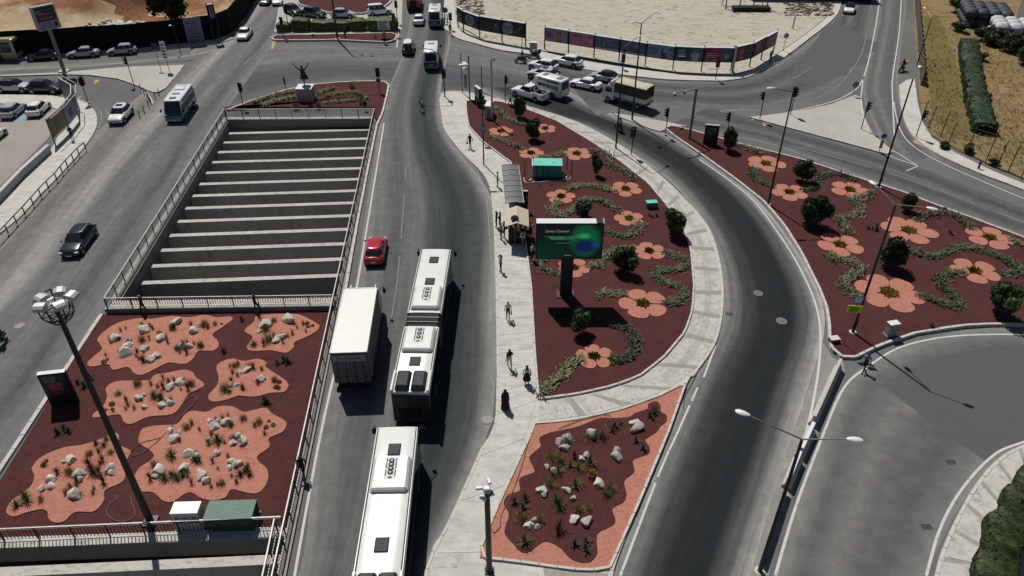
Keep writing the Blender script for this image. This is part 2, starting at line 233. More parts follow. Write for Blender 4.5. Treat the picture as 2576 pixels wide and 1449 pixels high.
# ------------------------------------------------------------------ mesh builder
class MB:
    def __init__(s): s.v = []; s.f = []; s.m = []; s.sm = []; s.names = []
    def mi(s, m):
        if m not in s.names: s.names.append(m)
        return s.names.index(m)
    def add(s, vs, fs, m, smooth=False, X=None):
        o = len(s.v); i = s.mi(m)
        s.v += [(X @ Vector(p)) if X else Vector(p) for p in vs]
        for f in fs: s.f.append([o + k for k in f]); s.m.append(i); s.sm.append(smooth)
        return s
    def box(s, c, d, m, rz=0, ch=0.0, X=None, top=None):
        """box centred at c, size d, chamfer ch; top=(sx,sy) scales the top face"""
        cx, cy, cz = c; hx, hy, hz = d[0] / 2, d[1] / 2, d[2] / 2
        T = Matrix.Translation((cx, cy, cz)) @ Matrix.Rotation(rz, 4, 'Z')
        if X: T = X @ T
        tx, ty = top or (1, 1)
        if ch <= 0:
            vs = [(x * hx * (tx if z > 0 else 1), y * hy * (ty if z > 0 else 1), z * hz) for z in (-1, 1) for y in (-1, 1) for x in (-1, 1)]
            return s.add(vs, [(0, 2, 3, 1), (4, 5, 7, 6), (0, 1, 5, 4), (2, 6, 7, 3), (0, 4, 6, 2), (1, 3, 7, 5)], m, X=T)
        ch = min(ch, hx * .95, hy * .95, hz * .95); vs = []; idx = {}
        for x in (-1, 1):
            for y in (-1, 1):
                for z in (-1, 1):
                    kx, ky = (tx, ty) if z > 0 else (1, 1)
                    for a in range(3):
                        p = [x * hx, y * hy, z * hz]
                        for b in range(3):
                            if b != a: p[b] -= (x, y, z)[b] * ch
                        p[0] *= kx; p[1] *= ky
                        idx[x, y, z, a] = len(vs); vs.append(tuple(p))
        fs = []
        def q(l, n):                                     # orient outward
            P = [Vector(vs[i]) for i in l]; nn = (P[1] - P[0]).cross(P[2] - P[1])
            fs.append(l if nn.dot(Vector(n)) > 0 else l[::-1])
        for a in range(3):
            b, c2 = [k for k in range(3) if k != a]
            for sg in (-1, 1):
                l = []
                for (p, r) in ((-1, -1), (1, -1), (1, 1), (-1, 1)):
                    k = [0, 0, 0]; k[a] = sg; k[b] = p; k[c2] = r; l.append(idx[k[0], k[1], k[2], a])
                n = [0, 0, 0]; n[a] = sg; q(l, n)
            for p in (-1, 1):
                for r in (-1, 1):
                    l = []
                    for sg, axs in ((-1, (b, c2)), (1, (c2, b))):
                        for ax in axs:
                            k = [0, 0, 0]; k[a] = sg; k[b] = p; k[c2] = r; l.append(idx[k[0], k[1], k[2], ax])
                    n = [0, 0, 0]; n[b] = p; n[c2] = r; q(l, n)
        for x in (-1, 1):
            for y in (-1, 1):
                for z in (-1, 1): q([idx[x, y, z, a] for a in range(3)], (x, y, z))
        return s.add(vs, fs, m, X=T)
    def prism(s, poly, z0, z1, m, mside=None, bottom=False):
        n = len(poly); A = sum(poly[i][0] * poly[(i + 1) % n][1] - poly[(i + 1) % n][0] * poly[i][1] for i in range(n))
        P = list(poly) if A > 0 else list(poly)[::-1]
        vs = [(p[0], p[1], z0) for p in P] + [(p[0], p[1], z1) for p in P]
        s.add(vs, [list(range(n, 2 * n))], m)
        o = len(s.v) - 2 * n; i = s.mi(mside or m)
        for k in range(n):
            s.f.append([o + k, o + (k + 1) % n, o + n + (k + 1) % n, o + n + k]); s.m.append(i); s.sm.append(False)
        if bottom: s.f.append([o + k for k in range(n)][::-1]); s.m.append(i); s.sm.append(False)
        return s
    def tube(s, pts, r, m, n=8, caps=True, smooth=True):
        pts = [Vector(p) for p in pts]; rs = r if isinstance(r, (list, tuple)) else [r] * len(pts)
        up = None; rings = []
        for i, p in enumerate(pts):
            d = (pts[min(i + 1, len(pts) - 1)] - pts[max(i - 1, 0)])
            d = d.normalized() if d.length > 1e-9 else Vector((0, 0, 1))
            if up is None: up = Vector((1, 0, 0)) if abs(d.x) < .9 else Vector((0, 1, 0))
            a = (up - d * up.dot(d)); a = a.normalized() if a.length > 1e-6 else d.orthogonal().normalized()
            b = d.cross(a); up = a
            rings.append([p + (a * math.cos(2 * math.pi * k / n) + b * math.sin(2 * math.pi * k / n)) * rs[i] for k in range(n)])
        return s.loft(rings, m, caps, smooth)
    def loft(s, rings, m, caps=True, smooth=True, mfun=None):
        n = len(rings[0]); o = len(s.v); i0 = s.mi(m)
        for rg in rings: s.v += [Vector(p) for p in rg]
        for j in range(len(rings) - 1):
            for k in range(n):
                s.f.append([o + j * n + k, o + j * n + (k + 1) % n, o + (j + 1) * n + (k + 1) % n, o + (j + 1) * n + k])
                s.m.append(s.mi(mfun(j, k)) if mfun else i0); s.sm.append(smooth)
        if caps:
            s.f.append([o + k for k in range(n)][::-1]); s.m.append(i0); s.sm.append(False)
            s.f.append([o + (len(rings) - 1) * n + k for k in range(n)]); s.m.append(i0); s.sm.append(False)
        return s
    def cyl(s, p0, p1, r0, r1, m, n=12, caps=True): return s.tube([p0, p1], [r0, r1], m, n, caps)
    def ball(s, c, r, m, seg=8, rings=6, sc=(1, 1, 1)):
        R_ = []
        for j in range(1, rings):
            t = math.pi * j / rings
            R_.append([(c[0] + r * sc[0] * math.sin(t) * math.cos(2 * math.pi * k / seg), c[1] + r * sc[1] * math.sin(t) * math.sin(2 * math.pi * k / seg), c[2] - r * sc[2] * math.cos(t)) for k in range(seg)])
        return s.loft(R_, m)
    def quad(s, a, b, c, d, m): return s.add([a, b, c, d], [(0, 1, 2, 3)], m)
    def mesh(s, name):
        me = bpy.data.meshes.new(name)
        me.from_pydata([tuple(p) for p in s.v], [], s.f)
        for nm in s.names: me.materials.append(M[nm])
        me.polygons.foreach_set('material_index', s.m)
        me.polygons.foreach_set('use_smooth', s.sm)
        if any(s.sm): me.set_sharp_from_angle(angle=R(40))
        me.update()
        return me
    def build(s, name, parent=None, label=None, kind=None, loc=None):
        return obj(name, s.mesh(name), parent, label, kind, loc)

def obj(name, me, parent=None, label=None, kind=None, loc=None, rz=0, scale=None):
    o = bpy.data.objects.new(name, me); COL.objects.link(o)
    if parent is not None: o.parent = parent
    if loc is not None: o.location = loc
    if rz: o.rotation_euler = (0, 0, rz)
    if scale is not None: o.scale = scale
    if label: o['label'] = label
    if kind: o['kind'] = kind
    return o
def tag(o, label, cat, group=None):
    o['label'] = label; o['category'] = cat
    if group: o['group'] = group
    return o
def thing(name, label, cat, loc=(0, 0, 0), rz=0, group=None):
    o = bpy.data.objects.new(name, None); COL.objects.link(o); o.location = loc; o.rotation_euler = (0, 0, rz)
    o.empty_display_size = 0.3
    return tag(o, label, cat, group)
def copy_tree(o, parent=None):
    c = o.copy(); COL.objects.link(c)
    if parent is not None: c.parent = parent
    for ch in list(o.children): copy_tree(ch, c)
    return c
def text_mesh(txt, size, m, extrude=.004, align='CENTER'):
    cu = bpy.data.curves.new('text', 'FONT'); cu.body = txt; cu.size = size; cu.extrude = extrude; cu.align_x = align; cu.align_y = 'CENTER'
    o = bpy.data.objects.new('text', cu); COL.objects.link(o)
    dg = bpy.context.evaluated_depsgraph_get(); me = bpy.data.meshes.new_from_object(o.evaluated_get(dg))
    bpy.data.objects.remove(o); me.materials.clear(); me.materials.append(M[m])
    return me
ORD = 'nearest second third fourth fifth sixth seventh eighth ninth tenth eleventh twelfth thirteenth fourteenth fifteenth sixteenth seventeenth eighteenth nineteenth twentieth'.split()
ORD += ['twenty-' + w for w in 'first second third fourth fifth sixth seventh eighth ninth'.split()] + ['thirtieth'] + ['thirty-' + w for w in 'first second third fourth fifth'.split()]
# ================================================================== THE SETTING
def struct(mb, name, parent=None): return mb.build(name, parent, kind=None if parent is not None else 'structure')
def poly(name, pts, z0, z1, m, mside=None, parent=None):
    return struct(MB().prism([(p.x, p.y) for p in pts], z0, z1, m, mside), name, parent)
def sheet(name, pts, z, m, parent=None):
    mb = MB(); P = [(p.x, p.y, z) for p in pts]; A = sum(P[i][0] * P[(i + 1) % len(P)][1] - P[(i + 1) % len(P)][0] * P[i][1] for i in range(len(P)))
    mb.add(P if A > 0 else P[::-1], [list(range(len(P)))], m); return struct(mb, name, parent)
def strip(name, L, Rr, m, z, n=60, cols=8):
    A = resample(smooth(L), n=n); B = resample(smooth(Rr), n=n)
    vs = []; fs = []; uvs = []; d = 0
    for i in range(n + 1):
        if i: d += ((A[i] + B[i]) * .5 - (A[i - 1] + B[i - 1]) * .5).length
        for k in range(cols + 1):
            p = A[i].lerp(B[i], k / cols); vs.append((p.x, p.y, z)); uvs.append((k / cols, d))
    for i in range(n):
        for k in range(cols):
            a = i * (cols + 1) + k; fs.append((a, a + 1, a + cols + 2, a + cols + 1))
    me = bpy.data.meshes.new(name); me.from_pydata(vs, [], fs); me.materials.append(M[m])
    if sum(p.normal.z for p in me.polygons) < 0: me.flip_normals()
    uv = me.uv_layers.new(name='UVMap')
    for lp in me.loops: uv.data[lp.index].uv = uvs[lp.vertex_index]
    return obj(name, me, kind='structure')
def ribbon(pts, w, z, m, name='lane_marking', dash=None, mb=None, z1=None):
    """a painted or built band along a line of places"""
    own = mb is None; mb = mb or MB(); P = resample(pts, step=.5)
    on = True; acc = 0; run = []
    def flush(run):
        if len(run) < 2: return
        l = []; r = []
        for i, p in enumerate(run):
            t = (run[min(i + 1, len(run) - 1)] - run[max(i - 1, 0)]); t.z = 0; t.normalize(); nrm = Vector((-t.y, t.x, 0)) * w / 2
            l.append((p.x + nrm.x, p.y + nrm.y, z)); r.append((p.x - nrm.x, p.y - nrm.y, z))
        n = len(run); mb.add(r + l, [(i, i + 1, n + i + 1, n + i) for i in range(n - 1)], m)
    if not dash: flush(P)
    else:
        k = 0
        while k < len(P) - 1:
            flush(P[k:k + int(dash[0] * 2) + 1]); k += int((dash[0] + dash[1]) * 2)
    if own: return struct(mb, name)
KS = {}
def kerb(parent, pts, w=.22, z0=-.02, z1=.2, step=1.0, closed=False, m='kerb_concrete', name='kerb_stone', gap=.025, inset=0.0, limit=300):
    key = (m, name)
    if key not in KS:
        KS[key] = [MB().box((0, 0, .5), (1, 1, 1), m, ch=.0, top=(.992 - .006 * k, .84 + .03 * k)).mesh(name) for k in range(3)]
    P = resample(pts, step=step, closed=closed); n = len(P) if closed else len(P) - 1
    for i in range(min(n, limit)):
        a, b = P[i], P[(i + 1) % len(P)]; d = b - a; L = d.length
        nrm = Vector((-d.y, d.x, 0)).normalized() * inset
        c = (a + b) / 2 + nrm
        o = obj(name, random.choice(KS[key]), parent, loc=(c.x, c.y, z0), rz=math.atan2(d.y, d.x) + random.uniform(-.008, .008), scale=(L - gap, w * random.uniform(.96, 1.04), z1 - z0 + random.uniform(-.012, .012)))
def slabs(parent, A, B, step, z0, z1, m='concrete_path', band=None, gap=.03, name='paving_slab', every=1, limit=300):
    """slabs laid between two edge lines, a darker band every few slabs"""
    n = max(2, int(round(sum((A[i + 1] - A[i]).length for i in range(len(A) - 1)) / step)))
    P = resample(A, n=n); Q = resample(B, n=n)
    if len(A) == len(B):                                     # same number of nodes: cut both edges at the same nodes
        ds = [0.0]
        for a, b in zip(A, A[1:]): ds.append(ds[-1] + (b - a).length)
        Q = []
        for k in range(n + 1):
            s = ds[-1] * k / n; j = 0
            while j < len(ds) - 2 and ds[j + 1] < s: j += 1
            Q.append(B[j].lerp(B[j + 1], min(1, max(0, (s - ds[j]) / max(1e-9, ds[j + 1] - ds[j])))))
    for i in range(n):
        a0, a1, b1, b0 = P[i], P[i + 1], Q[i + 1], Q[i]
        g = gap / max(.2, (a1 - a0).length); bd = 0
        if band and i % every == 0:
            bd = band / max(.3, ((a1 - a0).length + (b1 - b0).length) / 2)
            q = [a0, a0.lerp(a1, bd), b0.lerp(b1, bd), b0]
            poly('paving_band', q, z0, z1 - .006, 'band_concrete', parent=parent)
        q = [a0.lerp(a1, bd + g), a1, b1, b0.lerp(b1, bd + g)]
        poly(name, q, z0, z1 + random.uniform(-.004, .004), m, parent=parent)

# ---- pit geometry: the railing lines stand 1.2 m above the road
RZ = 1.22
FL, FR, NL, NR = G(563, 275, RZ), G(941, 273, RZ), G(261, 751, RZ), G(838, 743, RZ)
for p in (FL, FR, NL, NR): p.z = 0
Ldir = (NL - FL).normalized(); Rdir = (NR - FR).normalized()
def onL(y): return FL + Ldir * ((y - FL.y) / Ldir.y)
def onR(y): return FR + Rdir * ((y - FR.y) / Rdir.y)
NB = 0.0
B2L, B2R = G(0, 1331, RZ), G(706, 1300, RZ); B2L.z = B2R.z = 0       # railing above the second pit
b2d = (B2R - B2L).normalized(); B2L = B2L - b2d * 8
B2LL = B2R - b2d * ((B2R.x - onL(B2R.y).x))
# ground: a ring of sheets round the hole of the underpass
hole = [FL + Vector((.5, -.3, 0)), FR + Vector((-.1, -.3, 0)), onR(4) + Vector((-.1, 0, 0)), onL(4) + Vector((.5, 0, 0))]
big = [Vector((-700, 900, 0)), Vector((700, 900, 0)), Vector((700, -300, 0)), Vector((-700, -300, 0))]
mb = MB()
for i in range(4):
    j = (i + 1) % 4; a, b, c, d = big[i], big[j], hole[j], hole[i]
    mb.add([(p.x, p.y, 0) for p in (d, c, b, a)], [(0, 1, 2, 3)], 'asphalt')
struct(mb, 'ground')
# underpass box: floor, side walls
mb = MB(); zf = -7.5
mb.add([(hole[k].x, hole[k].y, zf) for k in (3, 2, 1, 0)], [(0, 1, 2, 3)], 'asphalt')
struct(mb, 'underpass_road')
mb = MB()
for i in range(4):
    a, b = hole[i], hole[(i + 1) % 4]
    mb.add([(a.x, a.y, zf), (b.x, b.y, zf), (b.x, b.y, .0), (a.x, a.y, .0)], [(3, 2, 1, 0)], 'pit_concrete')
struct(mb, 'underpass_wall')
def edge_box(name, p, q, w, z0, z1, m, side=0, parent=None, msd=None):
    d = (q - p); n = Vector((-d.y, d.x, 0)).normalized(); a = n * (side - .5) * w; b = n * (side + .5) * w
    return poly(name, [p + a, q + a, q + b, p + b], z0, z1, m, msd, parent)
# parapets (ledges) round the pit
edge_box('parapet', FL + Ldir * .0, NL, .62, -.9, .16, 'beam_top_sunlit', side=.02, msd='pit_concrete')
edge_box('parapet', FR, onR(10), .50, -.9, .16, 'band_concrete', side=.35, msd='pit_concrete')  # ledge top toned darker, the railing's shade put into its colour
edge_box('parapet', FL, FR, .7, -.9, .15, 'beam_top_sunlit', side=-.42, msd='pit_concrete')
edge_box('parapet', NL, NR, 1.15, -1.6, .46, 'beam_top_sunlit', side=.14, msd='pit_concrete')
# struts across the pit
bv = [314, 337, 356, 380, 405, 432, 461, 494, 524, 560, 597, 634, 674, 712]
zb = -.95
y0, y1 = G(620, bv[0], zb).y, G(620, bv[-1], zb).y
bt = None
for i in range(len(bv)):
    y = y0 + (y1 - y0) * i / (len(bv) - 1)
    a = onL(y) + Vector((.52, 0, 0)); b = onR(y) + Vector((-.12, 0, 0))
    tilt = (b - a).x * .068
    b2 = b + Vector((0, tilt, 0))
    bm_ = thing('concrete_strut', 'concrete strut spanning the open underpass, the %s' % ('farthest from the planted deck' if i == 0 else 'nearest to the planted deck' if i == len(bv) - 1 else ORD[len(bv) - 1 - i] + ' counted from the planted deck'), 'beam', (0, 0, 0), 0, 'struts across the underpass pit')
    n = Vector((-(b2 - a).y, (b2 - a).x, 0)).normalized()
    q = [a - n * .26, b2 - n * .26, b2 + n * .26, a + n * .26]
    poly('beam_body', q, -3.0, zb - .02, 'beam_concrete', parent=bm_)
    poly('beam_cap', [a - n * .27, b2 - n * .27, b2 + n * .27, a + n * .27], zb - .02, zb + .02, 'beam_top_sunlit', parent=bm_)
# planted deck between the two pits
dk = [NL + Vector((-.2, -.55, 0)), NR + Vector((.05, -.6, 0)), B2R + b2d * .0 + Vector((-.02, .0, 0)), B2LL + Vector((-.2, .0, 0))]
deck = poly('planted_deck', dk, -1.15, .07, 'red_mulch', 'pit_concrete')
kl = GL([(257, 792), (150, 956), (0, 1186), (-120, 1372)]); kerb(deck, kl, .34, -.02, .16, 1.2)
edge_box('deck_wall', B2LL + Vector((-6, 0, 0)), B2R + Vector((.2, 0, 0)), .72, -1.15, .15, 'beam_top_sunlit', side=-.42, msd='pit_concrete')
# second pit: first strut just below the deck wall, and the next
zb = -.04
for v0, k in ((1425, 0), (1530, 1)):
    c = G(320, v0, zb); a = Vector((c.x - 12, c.y - (12 * b2d.y), 0)); b = a + b2d * 40
    b = onR(c.y) + Vector((-.15, (onR(c.y).x - c.x) * b2d.y / b2d.x, 0))
    st = thing('concrete_strut', 'wide pale topped concrete strut %s' % ('at the bottom edge of the frame, below the deck railing' if k == 0 else 'of the near pit, just outside the lower frame edge'), 'beam', (0, 0, 0), 0, 'struts of the near pit')
    n = Vector((-b2d.y, b2d.x, 0))
    poly('beam_body', [a - n * .30, b - n * .30, b + n * .30, a + n * .30], -3.4, zb - .02, 'beam_concrete', parent=st)
    poly('beam_cap', [a - n * .31, b - n * .31, b + n * .31, a + n * .31], zb - .02, zb + .02, 'beam_top_sunlit', parent=st)

# ---- roads laid over the ground
L = GL
strip('road', L([(735 - 60, 1560), (760, 1420), (800, 1085), (888, 742), (925, 500), (958, 300), (985, 205), (1020, 110), (1040, 0), (1045, -60)]),
      L([(1085, 1560), (1085, 1420), (1235, 1060), (1247, 740), (1238, 500), (1120, 330), (1110, 215), (1130, 120), (1140, 0), (1142, -60)]), 'asphalt_main', .004, 90)
strip('ramp_road', L([(1500, 1560), (1545, 1430), (1732, 975), (1815, 800), (1795, 620), (1705, 475), (1560, 368), (1440, 308), (1330, 282), (1200, 222)]),
      L([(1868, 1560), (1893, 1430), (2022, 1010), (2075, 800), (2010, 640), (1900, 497), (1770, 392), (1660, 332), (1560, 296), (1400, 215)]), 'asphalt_ramp', .008, 90)
strip('approach_road', L([(-260, 800), (-90, 640), (5, 590), (245, 330), (400, 200), (560, 60), (640, -20), (700, -90)]),
      L([(-250, 1560), (-60, 1275), (30, 1140), (252, 790), (440, 490), (560, 290), (690, 105), (760, -20), (800, -90)]), 'asphalt_left', .004, 90)
strip('roundabout_road', L([(1915, 1560), (1948, 1449), (2040, 1180), (2130, 960), (2260, 880), (2420, 832), (2600, 826), (2800, 860)]),
      L([(2300, 1560), (2330, 1449), (2400, 1300), (2470, 1200), (2520, 1155), (2576, 1135), (2680, 1110), (2800, 1090)]), 'asphalt_right', .004, 70)
strip('cross_road', L([(1660, 325), (1760, 335), (1930, 362), (2175, 450), (2360, 518), (2600, 605), (2800, 680)]),
      L([(1800, 262), (1930, 305), (2080, 350), (2300, 410), (2440, 465), (2620, 535), (2800, 600)]), 'asphalt_far', .012, 50)
strip('avenue', L([(2240, 408), (2215, 350), (2172, 245), (2175, 190), (2205, 60), (2218, -60), (2222, -110)]),
      L([(2360, 395), (2300, 330), (2262, 235), (2262, 160), (2278, 30), (2285, -60), (2288, -110)]), 'asphalt_right', .008, 40)
strip('slip_road', L([(1380, 150), (1560, 192), (1760, 205), (1890, 186), (2010, 125), (2090, 50), (2140, -60)]),
      L([(1500, 290), (1700, 262), (1850, 272), (1960, 262), (2090, 215), (2170, 130), (2205, -60)]), 'asphalt_far', .016, 50)
strip('cross_road', L([(-60, 180), (0, 168), (250, 158), (480, 135), (585, 105)]), L([(-60, 205), (0, 188), (150, 180), (320, 168), (460, 164)]), 'asphalt_left', .012, 24)
strip('junction_road', L([(440, 190), (560, 140), (690, 116), (860, 118), (1000, 122), (1130, 108), (1260, 132), (1400, 160)]), L([(470, 330), (560, 275), (640, 245), (800, 205), (980, 205), (1115, 235), (1200, 230), (1330, 272)]), 'asphalt_junction', .002, 60)
# pale concrete carriageway behind the hedge
sheet('concrete_road', L([(690, 80), (700, 20), (715, -60), (1015, -60), (1010, 75)]), .008, 'far_concrete')

# ---- left side: lot, pavement, low wall
lot = sheet('parking_lot', L([(-700, 500), (-300, 220), (0, 243), (155, 246), (158, 262), (150, 300), (120, 350), (0, 470), (-300, 700)]), .03, 'lot_paving')
sheet('blue_bay', L([(28, 312), (40, 276), (78, 273), (66, 300)]), .04, 'blue_paint')
pv = [(-400, 850), (0, 590), (100, 495), (190, 400), (238, 335), (245, 300), (232, 272), (205, 255), (150, 246), (110, 241), (0, 240), (-200, 236), (-200, 256), (0, 262), (60, 268), (130, 272), (148, 285), (150, 320), (140, 360), (100, 410), (0, 508), (-300, 700)]
pave_left = poly('pavement', smooth(L(pv), 3, True), -.02, .13, 'concrete_pale')
kerb(pave_left, smooth(L([(0, 588), (100, 493), (190, 398), (236, 335), (243, 300), (231, 273), (205, 256), (150, 247)])), .2, -.02, .15, 1.2)
wall_l = thing('low_wall', 'low plastered wall between the car park and the pavement', 'wall')
wl = L([(-250, 680), (0, 512), (60, 448), (128, 385)])
for a, b in zip(wl, wl[1:]):
    edge_box('wall_face', a, b, .3, 0, .95, 'cabinet_grey', parent=wall_l); edge_box('coping', a, b, .42, .95, 1.03, 'concrete_pale', parent=wall_l)
# splitter island on the left
isl = L([(-300, 196), (0, 191), (160, 184), (320, 170), (463, 166), (445, 190), (415, 225), (398, 234), (385, 234), (352, 219), (300, 200), (230, 191), (150, 189), (0, 194), (-300, 206)])
isl_o = poly('traffic_island', isl, -.02, .15, 'far_concrete')
kerb(isl_o, L([(463, 166), (445, 190), (415, 225), (398, 234), (385, 234), (352, 219), (300, 200), (230, 191)]), .2, -.02, .17, 1.5)
# pavement along the hoarding
poly('pavement', L([(-300, 168), (0, 152), (220, 142), (350, 133), (540, 112), (590, 98), (572, 92), (340, 124), (0, 144), (-300, 156)]), -.02, .12, 'far_concrete')

# ---- centre island: pavement, slabs, beds
ci = [(1110, 236), (1112, 300), (1122, 335), (1165, 390), (1215, 440), (1235, 490), (1243, 600), (1247, 740), (1247, 1045), (1210, 1130), (1125, 1320), (1083, 1400), (1083, 1560), (1500, 1560), (1545, 1430), (1640, 1190), (1727, 968), (1745, 948), (1775, 908), (1802, 862), (1817, 800), (1820, 724), (1807, 642), (1780, 570), (1722, 502), (1657, 440), (1560, 367), (1450, 308), (1330, 270), (1240, 247), (1175, 233)]
ciw = smooth(L(ci), 3, True)
island = poly('pavement', ciw, -.02, .12, 'concrete_pale')
kerb(island, resample(ciw, step=.5, closed=True)[:], .2, -.02, .155, 1.15, closed=True, inset=.11)
bed_pts = [(1172, 258), (1174, 290), (1180, 322), (1217, 362), (1262, 395), (1285, 412), (1305, 480), (1316, 560), (1322, 614), (1336, 724), (1346, 900), (1355, 1009), (1450, 996), (1537, 977), (1607, 952), (1670, 902), (1722, 840), (1740, 787), (1745, 724), (1737, 632), (1720, 582), (1680, 525), (1632, 467), (1560, 410), (1490, 362), (1400, 308), (1330, 281), (1270, 262), (1215, 254)]
BED = L(bed_pts)
bed = poly('flower_bed', BED, .0, .20, 'red_mulch')
kerb(bed, BED, .17, .05, .27, 1.0, closed=True, m='kerb_concrete')
tri_pts = [(1345, 1070), (1440, 1062), (1560, 1035), (1660, 1000), (1725, 966), (1682, 1087), (1612, 1255), (1530, 1440), (1440, 1437), (1365, 1426), (1290, 1416), (1207, 1407), (1212, 1375), (1260, 1260), (1340, 1087)]
TRI = L(tri_pts)
tri = poly('gravel_bed', TRI, .0, .18, 'pink_gravel')
kerb(tri, TRI, .17, .05, .25, 1.0, closed=True)
blob = [(1630, 1022), (1648, 1015), (1660, 1024), (1662, 1040), (1675, 1050), (1675, 1065), (1660, 1078), (1652, 1090), (1632, 1104), (1622, 1112), (1632, 1129), (1630, 1147), (1592, 1162), (1595, 1192), (1570, 1214), (1575, 1247), (1567, 1269), (1540, 1284), (1547, 1312), (1540, 1327), (1502, 1349), (1502, 1394), (1490, 1414), (1470, 1421), (1437, 1412), (1407, 1382), (1377, 1368), (1357, 1374), (1332, 1393), (1312, 1394), (1292, 1374), (1269, 1344), (1280, 1299), (1267, 1272), (1280, 1249), (1307, 1239), (1307, 1209), (1342, 1194), (1342, 1182), (1331, 1157), (1347, 1140), (1360, 1127), (1357, 1107), (1382, 1094), (1415, 1087), (1457, 1077), (1507, 1057), (1540, 1057), (1582, 1054), (1597, 1044), (1627, 1034)]
poly('mulch_patch', smooth(L(blob), 4, True), .15, .215, 'red_mulch')
# slabs: the straight walk on the left and the curved path on the right
walkL = L([(1113, 262), (1116, 318), (1160, 378), (1212, 432), (1240, 500), (1250, 600), (1254, 740), (1254, 1045)]); walkR = L([(1168, 258), (1172, 318), (1210, 362), (1255, 400), (1292, 500), (1315, 600), (1331, 740), (1349, 1010)])
slabs(island, smooth(walkL), smooth(walkR), 2.1, .09, .137, m='concrete_pale', band=None, every=3)
slabs(island, L([(1254, 1050), (1210, 1145), (1150, 1280), (1100, 1395)]), L([(1348, 1016), (1322, 1100), (1262, 1240), (1207, 1392)]), 3.2, .09, .137, m='concrete_pale')
pathO = smooth(L([(1285, 262), (1330, 273), (1450, 313), (1556, 370), (1652, 443), (1716, 505), (1773, 573), (1800, 645), (1813, 724), (1810, 800), (1795, 862), (1768, 908), (1740, 945), (1715, 962), (1655, 994), (1560, 1028), (1440, 1055), (1352, 1063)]))
pathI = smooth(L([(1275, 268), (1330, 288), (1405, 313), (1492, 367), (1634, 472), (1682, 530), (1723, 587), (1741, 637), (1749, 724), (1745, 787), (1727, 843), (1676, 906), (1652, 925), (1612, 957), (1539, 983), (1480, 997), (1420, 1006), (1357, 1015)]))
slabs(island, pathO, pathI, 3.4, .09, .139, m='concrete_path', band=.5)
tact = [a.lerp(b, .5) for a, b in zip(resample(pathO, n=120), resample(pathI, n=120))]
mb = MB()
for off in (-.22, -.075, .075, .22):
    P = []
    for i, p in enumerate(tact[24:104]):
        t = tact[min(119, i + 25)] - tact[max(0, i + 23)]; P.append(p + Vector((-t.y, t.x, 0)).normalized() * off)
    ribbon(P, .05, .1455, 'band_concrete', mb=mb)
mb.build('tactile_strip', island, kind='stuff')
# bottom paving of the centre island
sheet('paving_panel', L([(1090, 1402), (1160, 1402), (1150, 1432), (1087, 1432)]), .128, 'concrete_path')
sheet('paving_panel', L([(1365, 1432), (1440, 1440), (1530, 1446), (1500, 1560), (1400, 1560)]), .128, 'band_concrete')

# ---- right bed
rb_pts = [(1672, 326), (1690, 319), (1760, 337), (1851, 363), (1935, 384), (2020, 406), (2175, 457), (2273, 488), (2358, 522), (2442, 552), (2576, 603), (2780, 690), (2800, 850), (2576, 821), (2500, 819), (2414, 824), (2301, 842), (2211, 873), (2147, 904), (2119, 903), (2096, 890), (2086, 865), (2085, 820), (2078, 775), (2057, 724), (2017, 643), (1972, 570), (1922, 511), (1851, 455), (1770, 396), (1700, 348)]
RB = L(rb_pts)
rbed = poly('flower_bed', RB, -.02, .20, 'red_mulch')
kerb(rbed, RB, .24, -.02, .26, 1.05, closed=True)
# jersey barrier strip between ramp and roundabout
gore = sheet('gore_strip', L([(2094, 900), (2122, 912), (2125, 935), (2060, 1080), (1990, 1250), (1940, 1420), (1910, 1560), (1870, 1560), (1888, 1449), (1955, 1200), (2012, 1040), (2050, 930), (2070, 860)]), .014, 'gore_asphalt')
sheet('asphalt_patch', L([(2217, 966), (2374, 1086), (2476, 1157), (2530, 1130), (2600, 1105), (2700, 1080), (2700, 880), (2500, 870), (2350, 900)]), .0125, 'asphalt_dark')
sheet('asphalt_patch', smooth(L([(2085, 62), (2135, 70), (2175, 95), (2205, 108), (2200, 128), (2178, 140), (2190, 158), (2140, 168), (2128, 190), (2075, 196), (2060, 215), (2010, 208), (1985, 190), (2040, 120)]), 4, True), .0185, 'asphalt_dark')
# triangle island upper right
tri2 = poly('traffic_island', L([(1885, 297), (1930, 292), (2020, 280), (2092, 264), (2150, 241), (2165, 247), (2170, 300), (2185, 335), (2245, 385), (2232, 390), (2130, 362), (2010, 330)]), -.02, .15, 'far_concrete')
kerb(tri2, L([(1885, 297), (2010, 330), (2130, 362), (2232, 390), (2245, 385), (2185, 335), (2170, 300), (2165, 247)]), .2, -.02, .17, 1.6)
isl3 = poly('traffic_island', smooth(L([(1545, 290), (1560, 289), (1640, 302), (1730, 320), (1690, 319), (1660, 333), (1600, 312)]), 2, True), -.02, .14, 'far_concrete')
# pavements right
pr = poly('pavement', L([(2263, 215), (2280, 203), (2300, 200), (2308, 260), (2320, 310), (2345, 350), (2400, 385), (2480, 425), (2576, 465), (2800, 560), (2800, 590), (2576, 480), (2470, 440), (2380, 400), (2320, 365), (2285, 325), (2268, 270)]), -.02, .13, 'concrete_pale')
kerb(pr, smooth(L([(2263, 215), (2268, 270), (2285, 325), (2320, 365), (2380, 400), (2470, 440), (2576, 480), (2700, 540)])), .2, -.02, .15, 1.4)
pr2 = smooth(L([(2335, 1600), (2350, 1449), (2385, 1345), (2440, 1240), (2500, 1165), (2576, 1120), (2750, 1060)])); pr2i = smooth(L([(2420, 1600), (2440, 1449), (2460, 1380), (2500, 1290), (2550, 1215), (2600, 1175), (2760, 1100)]))
prb = poly('pavement', pr2 + pr2i[::-1], -.02, .12, 'concrete_path')
kerb(prb, pr2, .22, -.02, .15, 1.0, inset=-.1)
